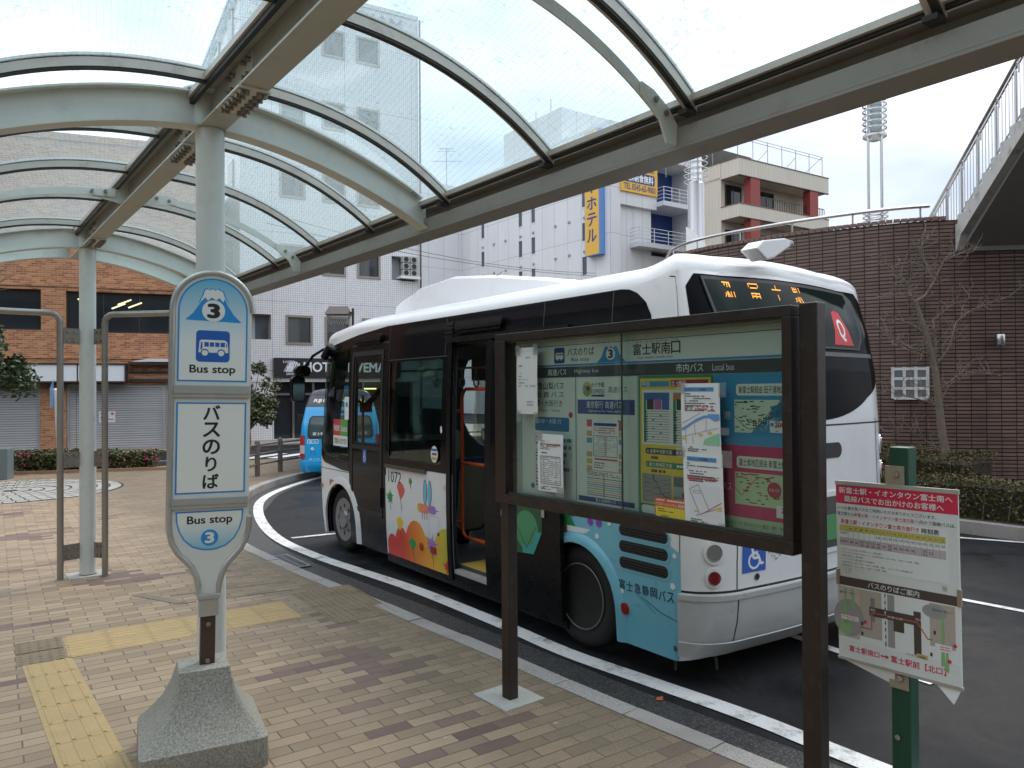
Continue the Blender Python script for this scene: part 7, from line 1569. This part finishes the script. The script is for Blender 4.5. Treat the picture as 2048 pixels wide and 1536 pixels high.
g.text('いつも富士急バスをご利用いただきありがとうございます。', px0 + .006, 1.447, px1 - .085, 1.463, .0005, 2, .005); g.text('富士駅から', px0 + .006, 1.420, px0 + .08, 1.437, .0005, 2, .005); g.text('新富士駅・イオンタウン富士南方面', px0 + .083, 1.420, px0 + .345, 1.437, .0005, 0, .005); g.text('へ向かう路線バスは、', px0 + .35, 1.420, px1 - .01, 1.437, .0005, 2, .005)
g.rect(px0 + .01, 1.185, px1 - .04, 1.41, .0008, 1); g.text('新富士駅・イオンタウン富士南方面行き', px0 + .022, 1.383, px0 + .365, 1.404, .0012, 0, .025); g.text('時刻表', px0 + .375, 1.381, px0 + .445, 1.404, .0012, 2, .03)
tx0, tx1 = px0 + .014, px1 - .05; cw = (tx1 - tx0 - .04) / 17
g.rect(tx0, 1.35, tx1, 1.376, .0012, 3); g.rect(tx0, 1.285, tx1, 1.318, .0011, 4)
for k in range(17): x = tx0 + .04 + cw * k; g.rect(x, 1.285, x + .0012, 1.376, .0015, 5); g.text(str(k + 6), x + .006, 1.357, x + cw - .006, 1.368, .0016, 2)
for z in (1.285, 1.318, 1.35, 1.376): g.rect(tx0, z, tx1, z + .001, .0015, 5)
for k, s_ in enumerate(['', '', '', '', '', '10', '10', '10', '10', '10', '10', '10', '10', '10', '35', '35', '50']):
    if s_: g.text(s_, tx0 + .047 + cw * k, 1.332, tx0 + .04 + cw * (k + 1) - .002, 1.343, .0016, 2)
for k, (a, b) in enumerate([('48', ''), ('30', ''), ('00', '45'), ('15', '45'), ('15', '45'), ('45', '45'), ('45', ''), ('45', '45'), ('45', ''), ('45', ''), ('45', ''), ('45', ''), ('', ''), ('35', '53'), ('53', ''), ('', ''), ('', '')]):
    x = tx0 + .047 + cw * k
    if a: g.text(a, x, 1.302 if b else 1.296, x + cw - .009, 1.313 if b else 1.307, .0016, 2)
    if b: g.text(b, x, 1.288, x + cw - .009, 1.299, .0016, 2)
g.text('富士駅前', tx0 + .004, 1.335, tx0 + .036, 1.345, .0016, 2); g.text('富士駅南口', tx0 + .003, 1.297, tx0 + .037, 1.307, .0016, 2)
for i, s_ in enumerate(('「ぐるっとふじ北まわり市街ルート」毎日運行。', '「ぐるっとふじ北まわり北ルート」土日祝日及び、8/13～8/16、12/29～1/3の間、運休。', '「新富士駅行き」毎日運行。', 'イ イオンタウン富士南行き 毎日運行。', '土日祝日及び、8/13～8/16、12/29～1/3の間、運休。（イオンタウン富士南行き）', '土日祝日及び、8/13～8/16、12/29～1/3の間、運休。')): g.text(s_, px0 + .02, 1.262 - .0145 * i, z=.0012, m=2, h=.0085)
g.rect(px0, 1.10, px1, 1.14, .0005, 6); g.text('バスのりばご案内', px0 + .14, 1.107, px0 + .36, 1.134, .001, 1, .01, res=4)
g.rect(px0, pz0 + .09, px1 - .0, 1.10, .0004, 1); mz0, mz1 = .865, 1.095
g.rect(px0 + .0, mz0, px0 + .10, mz1, .0006, 8); g.disc(px0 + .05, .955, .07, .0008, 9, 24, .085); g.rect(px0 + .1, mz0 + .02, px0 + .2, mz1, .0007, 7); g.rect(px0 + .225, mz0, px0 + .255, mz1, .0007, 9); g.rect(px0 + .40, mz0 + .05, px0 + .50, mz1, .0007, 7); g.disc(px0 + .42, 1.06, .05, .0008, 9, 20, .03)
for x, z0, z1 in ((.035, .93, 1.09), (.07, 1.0, 1.09), (.45, .84, 1.05), (.465, .82, .9)): g.poly([(px0 + x - .008, z0), (px0 + x + .008, z0), (px0 + x + .006, z1), (px0 + x - .004, z1)], .0012, 10)
g.disc(px0 + .035, .91, .03, .0012, 10, 18, .035); g.rect(px0 + .145, .985, px0 + .34, 1.025, .0012, 6); g.rect(px0 + .335, .86, px0 + .365, 1.045, .0013, 6); g.rect(px0 + .15, .96, px0 + .17, 1.065, .0012, 11); g.rect(px0 + .25, .94, px0 + .295, .985, .0012, 6); g.rect(px0 + .213, mz0, px0 + .218, mz1, .0013, 2); [g.rect(px0 + .2135, mz0 + .02 + .03 * k, px0 + .2175, mz0 + .035 + .03 * k, .0015, 1) for k in range(7)]
pp = [(px0 + .10, .925), (px0 + .155, .925), (px0 + .155, 1.0), (px0 + .35, 1.0), (px0 + .39, .94), (px0 + .41, .94)]
for a, b in zip(pp, pp[1:]): g.line(a, b, .005, .0018, 12)
g.text('JR富士駅', px0 + .225, .992, px0 + .29, 1.004, .0018, 1); g.text('南口', px0 + .15, 1.008, px0 + .172, 1.018, .0018, 1); g.text('北口', px0 + .342, 1.008, px0 + .364, 1.018, .0018, 1); g.text('南口ロータリー', px0 + .01, 1.062, px0 + .09, 1.074, .0018, 2); g.text('北口ロータリー', px0 + .41, 1.062, px0 + .49, 1.074, .0018, 2); g.rect(px0 + .015, .945, px0 + .095, .965, .0016, 1); lines_(g, px0 + .02, .947, px0 + .09, .963, 2, 0, r_, .4, .002); g.rect(px0 + .42, .9, px0 + .485, .93, .0016, 1); lines_(g, px0 + .44, .905, px0 + .48, .925, 2, 0, r_, .4, .002); g.rect(px0 + .345, .85, px0 + .39, .868, .0014, 13); g.text('バスきっぷ売場', px0 + .30, .85, px0 + .38, .861, .002, 2)
for x, z in ((.107, .935), (.107, .89), (.415, .965), (.4, .87)): g.rrect(px0 + x, z, px0 + x + .009, z + .016, .002, .002, 2)
for x, z in ((.125, .952), (.497, .935), (.475, .866)): g.disc(px0 + x, z, .008, .002, 0, 12)
g.text('富士駅南口', px0 + .05, .805, px0 + .185, .832, .001, 0, .02, res=4); g.poly([(px0 + .192, .815), (px0 + .215, .815), (px0 + .215, .809), (px0 + .228, .8185), (px0 + .215, .828), (px0 + .215, .822), (px0 + .192, .822)], .001, 0); g.text('富士駅前【北口】', px0 + .236, .802, px0 + .46, .832, .001, 0, .02, res=4)
for x, z in ((-.22, 1.175), (.19, 1.165)): g.disc(x, z, .009, .004, 14, 14)
g.build('printed_panel', [P(.60, .018, .07), P(.70, .74, .73), P(.03, .03, .035), P(.56, .50, .10), P(.50, .43, .47), P(.25, .25, .27), P(.07, .05, .045), P(.42, .38, .33), P(.50, .44, .38), P(.30, .30, .30), P(.24, .42, .20), P(.22, .22, .22), P(.45, .12, .05), P(.55, .38, .15), m_chrome], GS)
g = G(); g.M = LT
m_tc = M('tan_clip', (.28, .22, .16), .5)
for x in (px0 - .004, px1 - .01): g = G(); g.M = LT; g.box(x, -.02, 1.10, x + .015, -.003, 1.17); g.build('side_clip', m_tc, GS)
g = G(); g.M = LT; g.add([(px0 + .02, -.009, .758), (px0 + .25, -.009, .757), (px0 + .24, .0, .70), (px0 + .2, .005, .71)], [(0, 1, 2, 3)]); g.build('loose_sheet', m_paper, GS); g = G(); g.M = LT; g.add([(px1 - .1, -.009, .757), (px1 - .005, -.009, .757), (px1 - .03, -.02, .695)], [(0, 1, 2)]); g.build('loose_sheet', m_paper, GS)

# fallen leaves, litter on the gutter and pavement
rnd = random.Random(21); m_fl = [M('dry_leaf_red', (.30, .08, .035), .7, var=.3), M('dry_leaf_tan', (.26, .17, .07), .7, var=.3)]
def fallen(x, y, z, label):
    g = G(); g.at((x, y, z), rnd.uniform(0, 6), rnd.uniform(-.2, .2), rnd.uniform(-.2, .2)); g.poly([(.045 * k * math.cos(a), .03 * k * math.sin(a)) for a, k in ((0, 1.3), (.6, .7), (1.2, 1), (2, .6), (2.7, 1.1), (3.6, .8), (4.4, 1), (5.4, .7))], .006)
    tag(g.build('fallen_leaf', m_fl[0]), label, 'leaf')
fallen(1.01, 5.25, -.145, 'single reddish fallen leaf on the gutter beside the right half of the notice board')
